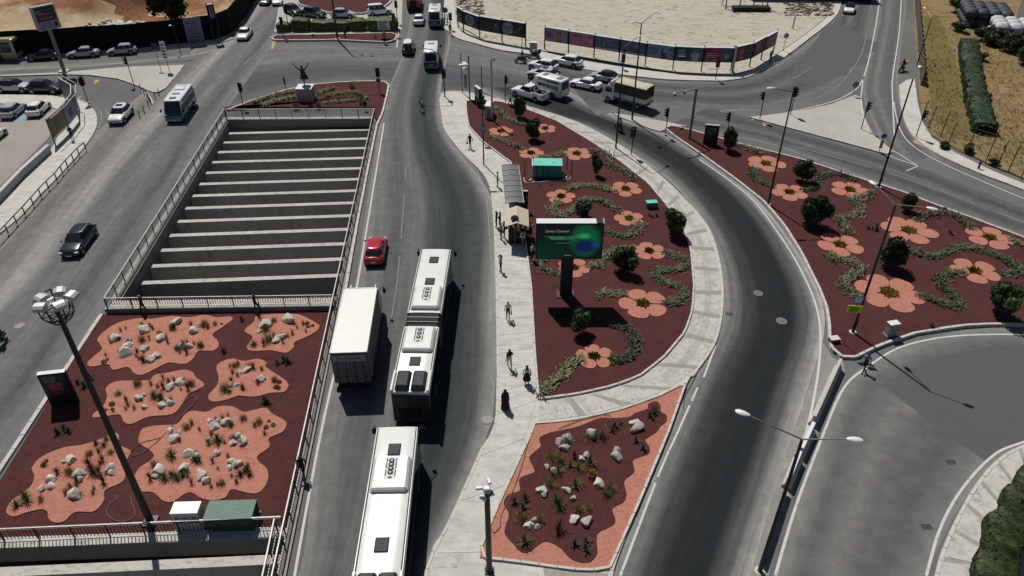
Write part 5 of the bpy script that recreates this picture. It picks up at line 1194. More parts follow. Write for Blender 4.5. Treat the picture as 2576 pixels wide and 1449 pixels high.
# ================================================================== STREET FURNITURE
def pole_base(u, v, z=0.0): return G(u, v, z)
def street_lamp(label, base, top, heads, z=.2, r=.10, col='steel_dark', group='street lamps', taper=.55, arm='steel_grey', dark_top=None, name='street_lamp', head_len=.72, rise=.35):
    p = G(*base, z); h = HT(p, *top) - z; t = thing(name, label, 'street lamp', p, 0, group)
    MB().cyl((0, 0, 0), (0, 0, .02), r * 2.4, r * 2.4, 'concrete_pale', 10).build('base_plate', t)
    k = MB(); k.tube([(0, 0, 0), (0, 0, h * .5), (0, 0, h)], [r, r * (1 + taper) / 2, r * taper], col, 10); k.build('pole', t)
    MB().box((r * .9, -r * .3, .9), (.04, r * 1.1, .45), 'steel_dark').build('service_door', t)
    for (u, v) in heads:
        q = G(u, v, z + h + rise) - p; q.z = h + rise
        hv = Vector((q.x, q.y, 0)); d = hv.normalized(); e = q - d * head_len * .5
        k = MB(); k.tube([(0, 0, h - .05), (0, 0, h + .02) + Vector((0, 0, 0)) if False else (d.x * .05, d.y * .05, h + .03), (e.x, e.y, e.z - .03)], [.045, .042, .032], arm, 7); k.build('arm', t)
        L_ = MB(); rings = []
        sd = Vector((-d.y, d.x, 0))
        for (s, w, hh) in ((0, .05, .04), (.12, .11, .07), (.45, .17, .10), (.8, .16, .09), (1, .07, .04)):
            c = e + d * head_len * s; rings.append([c + sd * (w * math.cos(2 * math.pi * j / 10)) + Vector((0, 0, hh * math.sin(2 * math.pi * j / 10) * (1 if math.sin(2 * math.pi * j / 10) > 0 else .5))) for j in range(10)])
        L_.loft(rings, 'lamp_white'); lh = L_.build('lamp_head', t)
        c = e + d * head_len * .55; MB().ball((c.x, c.y, c.z - .04), .14, 'glass_lens', 8, 6, (1, 1, .4)).build('lens', lh)
    return t
def signal_head(t, x, y, z, face, parent=None):
    """three-lamp head facing direction `face` (radians)"""
    T = Matrix.Translation((x, y, z)) @ Matrix.Rotation(face, 4, 'Z')
    k = MB(); k.box((0, 0, 0), (.20, .34, 1.0), 'plastic_black', ch=.04, X=T); hd = k.build('signal_head', t)
    MB().box((-.11, 0, 0), (.02, .56, 1.22), 'plastic_black', X=T).build('backing_board', hd)
    for i, m in enumerate(('red_lens', 'amber_lens', 'green_lens')):
        q = MB(); q.cyl(T @ Vector((.10, 0, .32 - .32 * i)), T @ Vector((.115, 0, .32 - .32 * i)), .115, .115, m, 12); q.build('lens', hd)
        q = MB(); n = 8; vs = []
        for j in range(n + 1):
            a = math.pi * j / n; vs.append(T @ Vector((.10, .13 * math.cos(a), .32 - .32 * i + .13 * math.sin(a)))); vs.append(T @ Vector((.32, .12 * math.cos(a), .31 - .32 * i + .12 * math.sin(a))))
        q.add(vs, [(2 * j, 2 * j + 1, 2 * j + 3, 2 * j + 2) for j in range(n)], 'plastic_black'); q.build('visor', hd)
    return hd
def traffic_light(label, base, top, face, z=.13, heads=1, sign=None, group='traffic lights', r=.055, col='steel_dark', arm=None):
    p = G(*base, z); h = HT(p, *top) - z; t = thing('traffic_light', label, 'traffic light', p, 0, group)
    k = MB(); k.cyl((0, 0, 0), (0, 0, h - .1), r, r, col, 8); k.build('pole', t); MB().cyl((0, 0, 0), (0, 0, .03), .2, .2, 'concrete_pale', 10).build('base_plate', t)
    f = Vector((math.cos(face), math.sin(face), 0))
    signal_head(t, f.x * .14, f.y * .14, h - .55, face)
    if heads > 1: signal_head(t, -f.x * .14 + .1, -f.y * .14, h - .6, face + 1.7)
    if sign:
        nm, zc, rr, m = sign; q = MB(); a = Vector((0, -.09, h - 1.55)); q.cyl(a, a + Vector((0, -.025, 0)), rr, rr, 'sign_white', 20); s = q.build('round_sign', t)
        q = MB(); q.cyl(a + Vector((0, -.028, 0)), a + Vector((0, -.034, 0)), rr * .86, rr * .86, m, 20); q.build('sign_face', s)
        if nm == 'arrow':
            q = MB(); zc_ = a.z; y = a.y - .04
            q.add([(-.16, y, zc_ + .02), (-.02, y, zc_ + .16), (-.02, y, zc_ + .06), (.14, y, zc_ - .02), (.14, y, zc_ - .14), (.06, y, zc_ - .14), (.06, y, zc_ - .06), (-.02, y, zc_ - .02), (-.02, y, zc_ - .12)], [tuple(range(9))[::-1], tuple(range(9))], 'sign_white'); q.build('arrow', s)
    return t
def railing(label, p, q, h, step=2.0, bal=.2, z=.15, limit=300, name='railing', near=None, group=None):
    """flat-bar railing: rails, posts, and balusters one by one"""
    d = (q - p); Ln = d.length; a = math.atan2(d.y, d.x); t = thing(name, label, 'railing', (p.x, p.y, z), a, group)
    MB().box((Ln / 2, 0, h), (Ln, .075, .05), 'rail_sunlit').build('top_rail', t)
    MB().box((Ln / 2, 0, h - .16), (Ln, .035, .035), 'rail_dark').build('upper_rail', t); MB().box((Ln / 2, 0, .14), (Ln, .035, .035), 'rail_sunlit').build('bottom_rail', t)
    pm_ = MB().box((0, 0, (h - .03) / 2), (.07, .07, h - .03), 'rail_dark').mesh('post'); bm_ = MB().box((0, 0, .15 + (h - .32) / 2), (.045, .018, h - .32), 'rail_dark').mesh('baluster')
    n = max(1, round(Ln / step))
    for i in range(n + 1): obj('post', pm_, t, loc=(Ln * i / n, 0, 0))
    xs = [bal * (i + .5) for i in range(int(Ln / bal))]
    if near is not None: xs.sort(key=lambda x: abs(x - near))
    for x in xs[:limit]: obj('baluster', bm_, t, loc=(x, 0, 0))
    if len(xs) > limit:
        k = MB()
        for x in xs[limit:]: k.box((x, 0, .15 + (h - .32) / 2), (.045, .018, h - .32), 'rail_dark')
        k.build('balusters', t, kind='stuff')
    return t
def totem(label, base_l, base_r, top_l, z, depth=.35, foot=.35, frame='plastic_black', face='black_print', art=None, name='advert_totem', cat='advert board', m_top='steel_pale'):
    a, b = G(*base_l, z), G(*base_r, z); w = (b - a).length; hd = math.atan2((b - a).y, (b - a).x); c = (a + b) / 2; h = HT(a, *top_l) - z
    t = thing(name, label, cat, c, hd)
    MB().box((0, depth / 2, h / 2), (w, depth, h), frame, ch=.03).build('casing', t)
    MB().box((0, depth / 2, h + .012), (w + .02, depth + .02, .03), m_top, ch=.01).build('cap', t)
    f = MB().box((0, -.012, foot + (h - foot) * .5), (w * .88, .02, (h - foot) * .92), face).build('poster', t)
    if art: art(t, f, w * .88, (h - foot) * .92, foot + (h - foot) * .5, -.026)
    return t
def bars(mb, x0, z0, w, n, dz, m, y, hh=.05, rag=.35, seed=1):
    r = random.Random(seed)
    for i in range(n):
        ww = w * (1 - rag * r.random()); mb.box((x0 + ww / 2, y, z0 - i * dz), (ww, .008, hh), m)
# ================================================================== RAILINGS
railing('dark bar railing along the left road side of the open pit', FL, NL, 1.07, near=1e3, z=.16)
railing('dark bar railing along the far end of the pit, in front of the statue bed', FL + Vector((.1, 0, 0)), FR, 1.07, z=.16)
railing('dark bar railing at the near end of the pit, beside the planted deck', NL, NR, .80, z=.46)
rr0 = onR(22)
railing('long bar railing between the pit, the planted deck and the bus road', FR, rr0, 1.07, near=(rr0 - FR).length, z=.165, limit=300)
railing('bar railing across the lower left corner, above the near pit', B2L, B2R, 1.07, z=.16)
railing('short bar railing along the right side of the near pit', B2R + Vector((-.35, -.1, 0)), onR(20) + Vector((-.45, 0, 0)), 1.07, z=.10)

# ================================================================== VEHICLES IN PLACE
UP = math.atan2(1, -.052); DN = math.atan2(-1, .078)
def end_at(u, v, hd, L, end):
    p = G(u, v); d = Vector((math.cos(hd), math.sin(hd), 0)); return p - d * L / 2 if end == 'f' else p + d * L / 2
def side_at(u, v, hd, W): n = Vector((-math.sin(hd), math.cos(hd), 0)); n = n if n.y > 0 else -n; return G(u, v) + n * W / 2
def hd_px(a, b): return ang(G(*a), G(*b))
car('hatch', 'red', 'bright red hatchback driving up the bus road ahead of the white truck', end_at(941, 674, UP, 4.15, 'r'), UP)
car('estate', 'black', 'glossy black estate car with chrome roof rails on the left road', end_at(176, 654, DN, 4.75, 'f'), DN, rails=True)
car('suv', 'white', 'white crossover car with sunroof leaving the curved side road', end_at(291, 318, DN, 4.4, 'f'), DN, sunroof=True)
car('sedan', 'white', 'white saloon car driving down the left road beside the black hoarding', end_at(609, 105, DN, 4.4, 'f'), DN)
car('sedan', 'black', 'black car at the top edge of the frame on the left road', end_at(664, 16, DN, 4.4, 'f'), DN)
car('hatch', 'white', 'white car half hidden behind the dark teal car, at the top edge', end_at(698, 17, DN + .15, 4.2, 'f'), DN + .15)
h = hd_px((716, 26), (742, 37)); car('suv', 'teal_dark', 'dark teal people carrier behind the hedge, leftmost of its row', side_at(727, 38, h, 1.86), h)
h = hd_px((757, 40), (808, 48)); car('suv', 'green', 'dark green off roader with black roof in the row behind the hedge', side_at(783, 46, h, 1.86), h, roof='black')
car('hatch', 'silver', 'silver hatchback in the row behind the hedge, beside the tall lamp', side_at(862, 47, 0, 1.77), 0.0)
h = hd_px((939, 39.5), (979, 36)); car('van', 'white', 'small white panel van with side windows, rightmost behind the hedge', side_at(958, 40, h, 1.75), h, cat='van')
car('sedan', 'white', 'white saloon seen from behind between the red truck and the minivan', end_at(1053, 67, UP, 4.4, 'r'), UP)
t = thing('red_service_truck', 'red service truck with black open back at the top edge', 'truck', end_at(1041, 32, UP, 6.5, 'r'), UP)
MB().box((-1.0, 0, .8), (4.4, 2.2, .3), 'plastic_black', ch=.03).build('chassis', t); MB().box((-1.0, 0, 1.5), (4.3, 1.0, 1.2), 'plastic_black', ch=.05).build('load_body', t)
for s in (-1, 1):
    MB().box((-1.1, s * .82, 1.45), (4.2, .62, 1.3), 'fire_red', ch=.06).build('side_locker', t); MB().box((-3.25, s * .8, 1.0), (.08, .4, .25), 'red_lens').build('tail_light', t)
    for x in (-2.0, 2.1): wheel(t, x, s * 1.0, .5, .3)
MB().box((2.2, 0, 1.6), (1.9, 2.2, 1.9), 'fire_red', ch=.15, top=(.85, .9)).build('cab', t); MB().box((2.1, 0, 2.58), (1.4, 1.8, .10), 'paint_white', ch=.04).build('cab_roof', t); MB().box((.9, .3, 2.35), (1.6, .9, .35), 'paint_white', ch=.08).build('water_tank', t)
minibus('white and teal minibus stopped beside two waiting people, seen from behind', end_at(1094, 71, UP, 6.0, 'r'), UP, hatch='pale')
minibus('white and teal minibus in the middle of the junction, seen from behind', end_at(1085, 178, UP, 6.2, 'r'), UP, hatch='dark', ac=False, L=6.2)
minibus('white and teal minibus driving down the left road towards the camera', end_at(440, 313, DN, 6.5, 'f'), DN, L=6.5, W=2.15, H=2.75)
t = car('van', 'white', 'dark grey minivan with white roof crossing the junction', end_at(1026, 142, UP, 4.4, 'r'), UP, cat='van')
for c in t.children:
    if c.name.startswith('body'): c.data.materials[0] = M['paint_teal_dark']
HL = hd_px((1438, 173), (1400, 165.5)); HR = hd_px((1584, 269), (1522, 252))
car('suv', 'white', 'white crossover nearest the advert boards, ahead of the canopy truck', side_at(1420, 170, HL, 1.86), HL)
car('suv', 'white', 'white crossover at the front of the waiting queue, beside the motorbikes', side_at(1358, 181, HL, 1.86), HL)
car('suv', 'pearl', 'pearl white crossover with dark sunroof in the waiting queue', side_at(1357, 204, HL, 1.86), HL, sunroof=True)
car('sedan', 'white', 'white saloon car queuing directly ahead of the canopy truck', side_at(1465, 226, HL, 1.79), HL)
car('hatch', 'silver', 'silver car with black roof hidden behind the canopy truck', side_at(1512, 208, HL, 1.77), HL, roof='black')
d = Vector((math.cos(HR), math.sin(HR), 0)); canopy_truck('small white truck with brown canvas cover waiting at the lights', G(1628, 283) + Vector((0, 1.0, 0)) - d * .35, HR)
ambulance('white van with raised roof and dark roof hatch in the queue', side_at(1366, 243, HR, 2.0) + Vector((0, .2, 0)), HR)
car('pickup', 'white', 'white pickup with loaded bed at the kerb of the flower bed island', side_at(1322, 252, HR, 1.9), HR, cat='pickup')
h = hd_px((2143, -10), (2133, 37)); car('hatch', 'white', 'white car with black roof coming down the avenue at upper right', end_at(2133, 38, h, 4.3, 'f'), h, roof='black')
HP = hd_px((187, 147), (135, 152)) 
for u, v, k, c, lb, rf in ((108, 154, 'sedan', 'navy', 'dark saloon parked along the black hoarding behind the yellow bus', None), (209, 147, 'sedan', 'silver', 'silver saloon parked along the black hoarding, between the dark saloon and a hatchback', None), (307, 140, 'hatch', 'silver', 'pale silver hatchback parked at the right end of the row by the hoarding', None)):
    hh = hd_px((327, 137.5), (285, 140.5)) if k == 'hatch' else hd_px((232, 144.5), (187, 147.5)); car(k, c, lb, side_at(u, v, hh, 1.78), hh, roof=rf)
car('suv', 'pearl', 'white off roader with black roof at the left edge of the side road', side_at(31, 236, 0, 1.9), R(-1), roof='black', rails=True)
car('suv', 'navy', 'dark off roader in front of the white one on the side road', side_at(109, 238, 0, 1.9), R(-2))
hh = hd_px((103, 291), (120, 274)); car('hatch', 'white', 'white hatchback parked in the car park beside the blue painted bay', end_at(84, 299, hh, 4.0, 'r'), hh)
hh = hd_px((11, 296), (36, 277)); car('hatch', 'silver', 'silver hatchback parked left of the blue painted bay', side_at(22, 288, hh, 1.5), hh)
car('hatch', 'white', 'white car mostly cut off by the left edge of the frame', G(-16, 352), hh)
bus_y = city_bus('pale yellow bus at the left edge with a blue tinted windscreen', G(46, 152) + Vector((0, 1.2, 0)), R(2), [(-11, 0)], [-3, -7], [], None)
for c in bus_y.children:
    if c.name.startswith('side_body'): c.data = c.data.copy(); c.data.materials[0] = M['paint_cream']
    if c.name.startswith('roof'): c.data = c.data.copy(); c.data.materials[0] = M['bus_grey'] if 'gutter' in c.name else M['paint_cream']
# the two city buses and the truck
def roof_fit(a, b, z): p, q = G(*a, z), G(*b, z); return p, q
p1, q1 = roof_fit((1097, 625), (1030, 984), 3.08); h1 = ang(q1, p1)
city_bus('white articulated city bus with grey bellows in the middle of the road', Vector((p1.x, p1.y, 0)), h1, [(-11.0, 0), (-18.0 + .0, -12.1)], [-1.5, -3.9, -14.3], [(-7.6, 3, 3.2), (-12.1 - 1.75, 3, 2.9)][:1] + [(-10.6 + 0, 0, 0)][:0], None, joint=(-12.1, -11.0)) if False else None
LB = (q1 - p1).length
def bx(v): # distance from the bus front of a roof point seen at height v on the centre line
    t_ = (v - 625) / (984 - 625); g = G(1097 + (1030 - 1097) * t_, v, 3.08); return -(g - p1).length
jf, jr = bx(786), bx(821)
city_bus('white articulated city bus with grey bellows in the middle of the road', Vector((p1.x, p1.y, 0)), h1, [(jf, 0), (-LB, jr)], [bx(654), bx(708), bx(909)], [((bx(724) + bx(780)) / 2, 3, abs(bx(780) - bx(724))), ((bx(826) + bx(887)) / 2, 3, abs(bx(887) - bx(826)))], (-LB + .95, 1.85), joint=(jr, jf))
p2 = G(1000, 1072, 3.08); g2 = G(953, 1424, 3.08); h2 = ang(g2, p2)
def bx2(v): t_ = (v - 1072) / (1424 - 1072); g = G(1000 + (953 - 1000) * t_, v, 3.08); return -(g - p2).length
city_bus('white city bus in the foreground, cut off by the lower frame edge', Vector((p2.x, p2.y, 0)), h2, [(-12.0, 0)], [bx2(1131), bx2(1371)], [((bx2(1152) + bx2(1240)) / 2, 4, abs(bx2(1240) - bx2(1152)))], (-11.0, 1.9))
pr_, pf_ = G(876, 886, 3.78), G(907, 724, 3.78); ht = ang(pr_, pf_)
box_truck('white box truck with red lettering on its back beside the railing', Vector((pr_.x, pr_.y, 0)), ht, L=(pf_ - pr_).length, H=3.73)
# motorbikes and riders
def rider(label, u, v, hd, shirt, legs, box=None, col='paint_black', helmet='plastic_black', plabel='', sleeve=True):
    p = G(u, v); motorbike(label, p, hd, col, box); o = person(plabel, p + Vector((math.cos(hd) * -.28, math.sin(hd) * -.28, .80)), hd, 'ride', shirt, legs, helmet=helmet, sleeve=sleeve); return o
rider('black motorbike nearest the kerb cabinet, waiting at the head of the queue', 1310, 158, math.pi + .05, 'black', 'black', plabel='person in black riding the motorbike at the head of the queue')
rider('black scooter with a big dark delivery box beside the kerb', 1343, 147, math.pi - .1, 'white', 'black', box='plastic_black', plabel='person in white top riding the scooter with the dark delivery box')
rider('dark motorbike riding up the curved ramp road', 1556, 329, hd_px((1570, 340), (1540, 318)), 'lilac', 'black', plabel='person in lilac top riding a motorbike on the ramp road')
rider('scooter with a yellow delivery box parked beside the avenue', 2266, 180, hd_px((2280, 170), (2256, 183)), 'black', 'black', box='paint_yellow', plabel='person in black on the scooter with the yellow box')
rider('dark motorbike cut off by the left edge of the frame', 6, 868, DN, 'black', 'black', plabel='person in black on the motorbike at the left frame edge')
motorbike('dark motorbike parked at the left end of the hedge', G(712, 82), R(20))

# ================================================================== PEOPLE IN PLACE
def who(u, v, hd, label, z=.13, **k): return person(label, G(u, v, z), R(hd), **k)
who(1062, 281, -10, 'person in white top with a dark backpack crossing the bus road', z=.0, pose='walk', shirt='white', legs='grey', bag=('backpack', 'cloth_black'))
who(1183, 373, -120, 'person in black clothes walking on the pavement beside the lamp, with a bag', pose='walk', shirt='black', legs='black', sleeve=True, bag=('hand', 'cloth_brown'))
who(1284, 268, 160, 'person in white shirt walking past the small tree by the pickup', pose='walk', shirt='white', legs='black')
who(1252, 470, 180, 'person in white top leaning beside the far end of the bus shelter', pose='stand', shirt='white', legs='black')
who(1249, 572, 175, 'person in black, left one of the pair standing beside the kiosk', pose='stand', shirt='black', legs='black', sleeve=True, long_hair=True)
who(1258, 574, 170, 'person in black, right one of the pair standing beside the kiosk', pose='folded', shirt='black', legs='black', sleeve=True)
who(1261, 602, 200, 'person in lilac shirt waiting in front of the kiosk, on the left', pose='stand', shirt='lilac', legs='navy')
who(1269, 598, 180, 'person in dark purple top waiting in front of the kiosk, on the right', pose='hold', shirt='purple', legs='navy', sleeve=True, scarf='purple')
who(1334, 600, -90, 'person in pale shirt standing in the shade behind the video board', pose='hold', shirt='lilac', legs='black', z=.2)
who(1338, 655, -30, 'person in white shirt with folded arms beside the video board', pose='folded', shirt='white', legs='black', shoes='shoe_white', z=.2)
who(1260, 683, -160, 'person with a hand raised to the face and a shoulder bag on the pavement', pose='phone', shirt='white', legs='black', bag=('shoulder', 'cloth_lilac'), long_hair=True)
who(1278, 803, 95, 'person in loose white shirt and dark shorts walking on the pavement', pose='stand', shirt='white', legs='navy', shorts=True, hair='grey', bag=('hand', 'cloth_grey'))
who(1282, 925, 100, 'person in black shirt and beige trousers walking on the pavement', pose='walk', shirt='black', legs='beige')
who(1325, 966, 90, 'person in a long black skirt walking along the bed kerb', pose='stand', shirt='white', legs='black', skirt='black', long_hair=True, bag=('shoulder', 'cloth_black'))
who(1271, 1027, -80, 'person in a long black robe and headscarf on the pavement', pose='stand', shirt='black', legs='black', robe=True, scarf='black', sleeve=True)
who(2171, 934, -140, 'person in a pale blue shirt walking round the tip of the right bed', z=0, pose='walk', shirt='blue', legs='black')
who(364, 787, 175, 'person in olive clothes walking along the near pit railing, on the left', z=.08, pose='walk', shirt='olive', legs='black', sleeve=True, hair='grey', bag=('hand', 'cloth_black'))
who(647, 784, 0, 'person in black walking along the near pit railing, on the right', z=.08, pose='walk', shirt='black', legs='black', sleeve=True)
p = onR(G(770, 1190).y); who(764, 1196, -80, 'person with a green bag walking along the bus road railing', z=.17, pose='walk', shirt='black', legs='black', sleeve=True, bag=('backpack', 'cloth_green'))
who(1119, 62, 170, 'person in white top boarding the minibus at the kerb', z=.05, pose='hold', shirt='lilac', legs='black')
who(1126, 63, 190, 'person in dark clothes behind the one boarding the minibus', pose='stand', shirt='black', legs='black', sleeve=True)
who(1133, 87, -90, 'person in patterned dark top waiting at the junction corner', pose='stand', shirt='grey', legs='black')
who(1936, 157, 20, 'person in dark olive clothes by the last red advert board', pose='stand', shirt='olive', legs='olive', sleeve=True)
who(184, 352, -60, 'person standing in the shade under the folding advert frame', z=.13, pose='hold', shirt='navy', legs='black', sleeve=True)
person('person in black sitting on the low wall of the statue bed', G(919, 268, .55), R(-90), 'sit', 'black', 'black', sleeve=True)
person('person in a black robe sitting under the hedge beside the lamp', G(868, 87, .5), R(-90), 'sit', 'black', 'black', sleeve=True, scarf='black')

# ================================================================== STATUE
p = G(768, 257, .17); st = thing('statue', 'dark bronze statue of a striding figure with raised arms on a stone block', 'statue', p, 0)
MB().box((0, .9, .85), (1.95, 1.8, 1.7), 'marble_grey', ch=.03).build('pedestal', st); MB().box((0, .9, 1.72), (2.05, 1.9, .06), 'marble_top', ch=.01).build('pedestal_top', st)
vs, fs, sl, J = body_base('arms_up'); me = bpy.data.meshes.new('figure'); me.from_pydata(vs, [], fs); me.materials.append(M['bronze']); me.polygons.foreach_set('use_smooth', [True] * len(fs)); me.update()
fg = obj('figure', me, st, loc=(0, .9, 1.75), rz=R(-80), scale=(1.55, 1.55, 1.55))
k = MB(); rings = []
for i in range(7):
    q = i / 6; z = 1.30 - .78 * q; r_ = .15 + .20 * q ** 1.3
    rings.append([(-.02 - .22 * q ** 1.5 + r_ * math.cos(2 * math.pi * j / 14) * (1 + .12 * math.sin(3 * j) * q), .02 + .05 * q + r_ * 1.1 * math.sin(2 * math.pi * j / 14), z + .16 * q * math.cos(2 * math.pi * j / 14)) for j in range(14)])
k.loft(rings, 'bronze'); c = k.build('coat', st); c.location = (0, .9, 1.75); c.rotation_euler = (0, 0, R(-80)); c.scale = (1.55,) * 3
k = MB(); k.ball(Vector(J['hed']) + Vector((-.02, 0, .05)), .11, 'bronze', 8, 6); c = k.build('hair', st); c.location = (0, .9, 1.75); c.rotation_euler = (0, 0, R(-80)); c.scale = (1.55,) * 3

# ================================================================== LED BOARD
b = G(1423, 746, .2); t = thing('video_billboard', 'video billboard with a green picture on a dark post in the flower bed', 'billboard', b, 0)
zb_, zt_ = HT(b, 1425, 651) - .2, HT(b, 1430, 562) - .2; dist = (b + Vector((0, 0, zb_ + 1)) - Vector((0, 0, H_))).dot(ray(1288, 724.5).normalized()); pw = 168 / F_ * dist; px = (1425.5 - 1423) / F_ * dist
MB().box((0, .25, (zb_ + .2) / 2), (.98, .5, zb_ + .2), 'steel_dark', ch=.04).build('post', t); MB().box((0, .25, .04), (1.5, 1.0, .1), 'steel_dark', ch=.02).build('base_plate', t)
cs = MB().box((px, .30, (zb_ + zt_) / 2), (pw, .72, zt_ - zb_), 'plastic_black', ch=.03).build('casing', t)
MB().box((px - pw * .055, .30, zt_ + .03), (pw * .885, .74, .06), 'lamp_white', ch=.01).build('top_cover', t); MB().box((px + pw * .44, .30, zt_ + .03), (pw * .105, .70, .06), 'plastic_black').build('service_hatch', t); MB().box((px + pw * .493, .30, zt_ + .032), (pw * .02, .74, .065), 'bus_grey').build('top_edge', t)
def led_mat():
    m = bpy.data.materials.new('led_picture'); m.use_nodes = True; MATS['led_picture'] = m; n = m.node_tree.nodes; l = m.node_tree.links; bs = n['Principled BSDF']
    tc = n.new('ShaderNodeTexCoord'); sp = n.new('ShaderNodeSeparateXYZ'); l.new(tc.outputs['Generated'], sp.inputs[0])
    def disc(cx, cz, rx, rz, soft):
        vm = n.new('ShaderNodeCombineXYZ')
        for k, (c, rr) in enumerate(((cx, rx), (cz, rz))):
            a = n.new('ShaderNodeMath'); a.operation = 'SUBTRACT'; a.inputs[1].default_value = c; l.new(sp.outputs[0 if k == 0 else 2], a.inputs[0])
            d = n.new('ShaderNodeMath'); d.operation = 'DIVIDE'; d.inputs[1].default_value = rr; l.new(a.outputs[0], d.inputs[0]); l.new(d.outputs[0], vm.inputs[k])
        ln_ = n.new('ShaderNodeVectorMath'); ln_.operation = 'LENGTH'; l.new(vm.outputs[0], ln_.inputs[0])
        mr = n.new('ShaderNodeMapRange'); mr.inputs[1].default_value = 1; mr.inputs[2].default_value = 1 - soft; l.new(ln_.outputs['Value'], mr.inputs[0]); return mr.outputs[0]
    def mix(f, a, c, op=1.0):
        x = n.new('ShaderNodeMix'); x.data_type = 'RGBA'
        if op != 1: q = n.new('ShaderNodeMath'); q.operation = 'MULTIPLY'; q.inputs[1].default_value = op; l.new(f, q.inputs[0]); f = q.outputs[0]
        l.new(f, x.inputs[0])
        if isinstance(a, tuple): x.inputs[6].default_value = (*a, 1)
        else: l.new(a, x.inputs[6])
        x.inputs[7].default_value = (*c, 1); return x.outputs[2]
    c = mix(disc(.1, .15, .8, .55, .9), (.0035, .006, .007), (.002, .018, .010))
    c = mix(disc(.74, .55, .27, .56, .35), c, (.004, .055, .022)); c = mix(disc(.72, .68, .14, .12, .9), c, (.02, .22, .07)); c = mix(disc(.74, .36, .22, .28, .5), c, (.004, .010, .045)); c = mix(disc(.9, .42, .08, .08, .8), c, (.006, .03, .20))
    wv = n.new('ShaderNodeTexWave'); wv.bands_direction = 'Z'; wv.inputs['Scale'].default_value = 9; wv.inputs['Distortion'].default_value = .6; l.new(tc.outputs['Generated'], wv.inputs['Vector'])
    mr = n.new('ShaderNodeMapRange'); mr.inputs[3].default_value = .45; mr.inputs[4].default_value = 1.25; l.new(wv.outputs[1], mr.inputs[0])
    vm = n.new('ShaderNodeVectorMath'); vm.operation = 'SCALE'; l.new(c, vm.inputs[0]); l.new(mr.outputs[0], vm.inputs['Scale'])
    l.new(vm.outputs[0], bs.inputs['Emission Color']); bs.inputs['Emission Strength'].default_value = 1.7; bs.inputs['Base Color'].default_value = (.004, .005, .005, 1); bs.inputs['Roughness'].default_value = .7; bs.inputs['Specular IOR Level'].default_value = .05
led_mat(); mat('led_text', (.02, .02, .02), .5, emit=((.22, .28, .27), 1.0)); mat('led_text_green', (.02, .02, .02), .5, emit=((.06, .22, .09), 1.0))
sc = MB().box((px, -.075, (zb_ + zt_) / 2), (pw * .965, .02, (zt_ - zb_) * .93), 'led_picture').build('screen', t)
k = MB(); hh_ = zt_ - zb_
for i in range(5): k.box((px - pw * .12 + (i % 2) * .1, -.09, zb_ + hh_ * (.655 - .022 * i)), (pw * (.50 - .05 * i), .008, .018), 'led_text_green')
k.box((px - pw * .10, -.09, zb_ + hh_ * .47), (pw * .2, .008, .03), 'led_text_green'); k.box((px - pw * .02, -.09, zb_ + hh_ * .12), (pw * .1, .008, .03), 'led_text')
k.build('message_lines', sc)
o = obj('lettering', text_mesh('Limon Cinemal', .30, 'led_text', .003), sc); o.rotation_euler = (R(90), 0, 0); o.location = (px - pw * .19, -.092, zb_ + hh_ * .80)
o = obj('lettering', text_mesh('GUVEN', .34, 'led_text_green', .003), sc); o.rotation_euler = (R(90), 0, 0); o.location = (px - pw * .18, -.092, zb_ + hh_ * .61)

# ================================================================== SHELTER, KIOSK, BOXES
Zs = 2.72; c4 = [G(1262, 413, Zs), G(1304, 417, Zs), G(1317, 513, Zs), G(1272, 507, Zs)]
c0 = (c4[2] + c4[3]) / 2; hdS = ang((c4[2] + c4[3]) / 2, (c4[0] + c4[1]) / 2); Ls = ((c4[0] + c4[1]) / 2 - c0).length; Ws = 1.75
t = thing('bus_shelter', 'bus shelter with a curved grey roof on the pavement', 'shelter', Vector((c0.x, c0.y, .13)), hdS)
k = MB(); n = 8; rr_ = []
for x in (0, Ls): rr_.append([(x, Ws / 2 - Ws * j / n, 2.42 + .22 * math.sin(math.pi * (.18 + .64 * j / n))) for j in range(n + 1)] + [(x, Ws / 2 - Ws * j / n, 2.38 + .22 * math.sin(math.pi * (.18 + .64 * j / n))) for j in range(n, -1, -1)])
k.loft(rr_, 'shelter_roof'); k.build('roof', t)
for i in range(8):
    x = Ls * i / 7; k = MB(); k.tube([(x, Ws / 2 - Ws * j / n, 2.45 + .22 * math.sin(math.pi * (.18 + .64 * j / n))) for j in range(n + 1)], .035, 'steel_pale', 6); k.build('roof_rib', t)
for s in (-1, 1): MB().box((Ls / 2, s * Ws / 2, 2.52), (Ls + .05, .06, .08), 'steel_pale', ch=.01).build('roof_edge', t)
for x in (.3, Ls * .33, Ls * .66, Ls - .3): MB().tube([(x, -.72, 0), (x, -.72, 2.45)], .045, 'steel_dark', 7).build('post', t)
for i in range(3): MB().box((Ls * (i + .5) / 3, -.74, 1.2), (Ls / 3 - .25, .02, 1.7), 'glass_dark').build('back_pane', t)
MB().box((Ls / 2, -.45, .46), (Ls * .7, .36, .05), 'wood_old').build('bench', t)
b = G(1326, 530, .13); t = thing('info_display', 'black passenger display on a pole over the shelter roof', 'sign', b, 0); hI = HT(b, 1322, 480) - .13
MB().tube([(0, 0, 0), (0, 0, hI)], .07, 'steel_dark', 8).build('pole', t); d_ = MB().box((-.55, 0, hI - .25), (1.15, .22, .48), 'plastic_black', ch=.02).build('display', t); MB().box((-.55, 0, hI + .005), (1.17, .24, .03), 'steel_pale').build('cap', d_)
k = MB(); bars(k, -1.0, hI - .16, .8, 4, .09, 'steel_grey', -.118, .03); k.build('text_lines', d_)
b = G(1300, 613, .13); t = thing('kiosk', 'small ticket kiosk with a beige pitched canopy on the pavement', 'kiosk', b, 0)
zk = 2.15; wk = 1.55; lk = 1.9
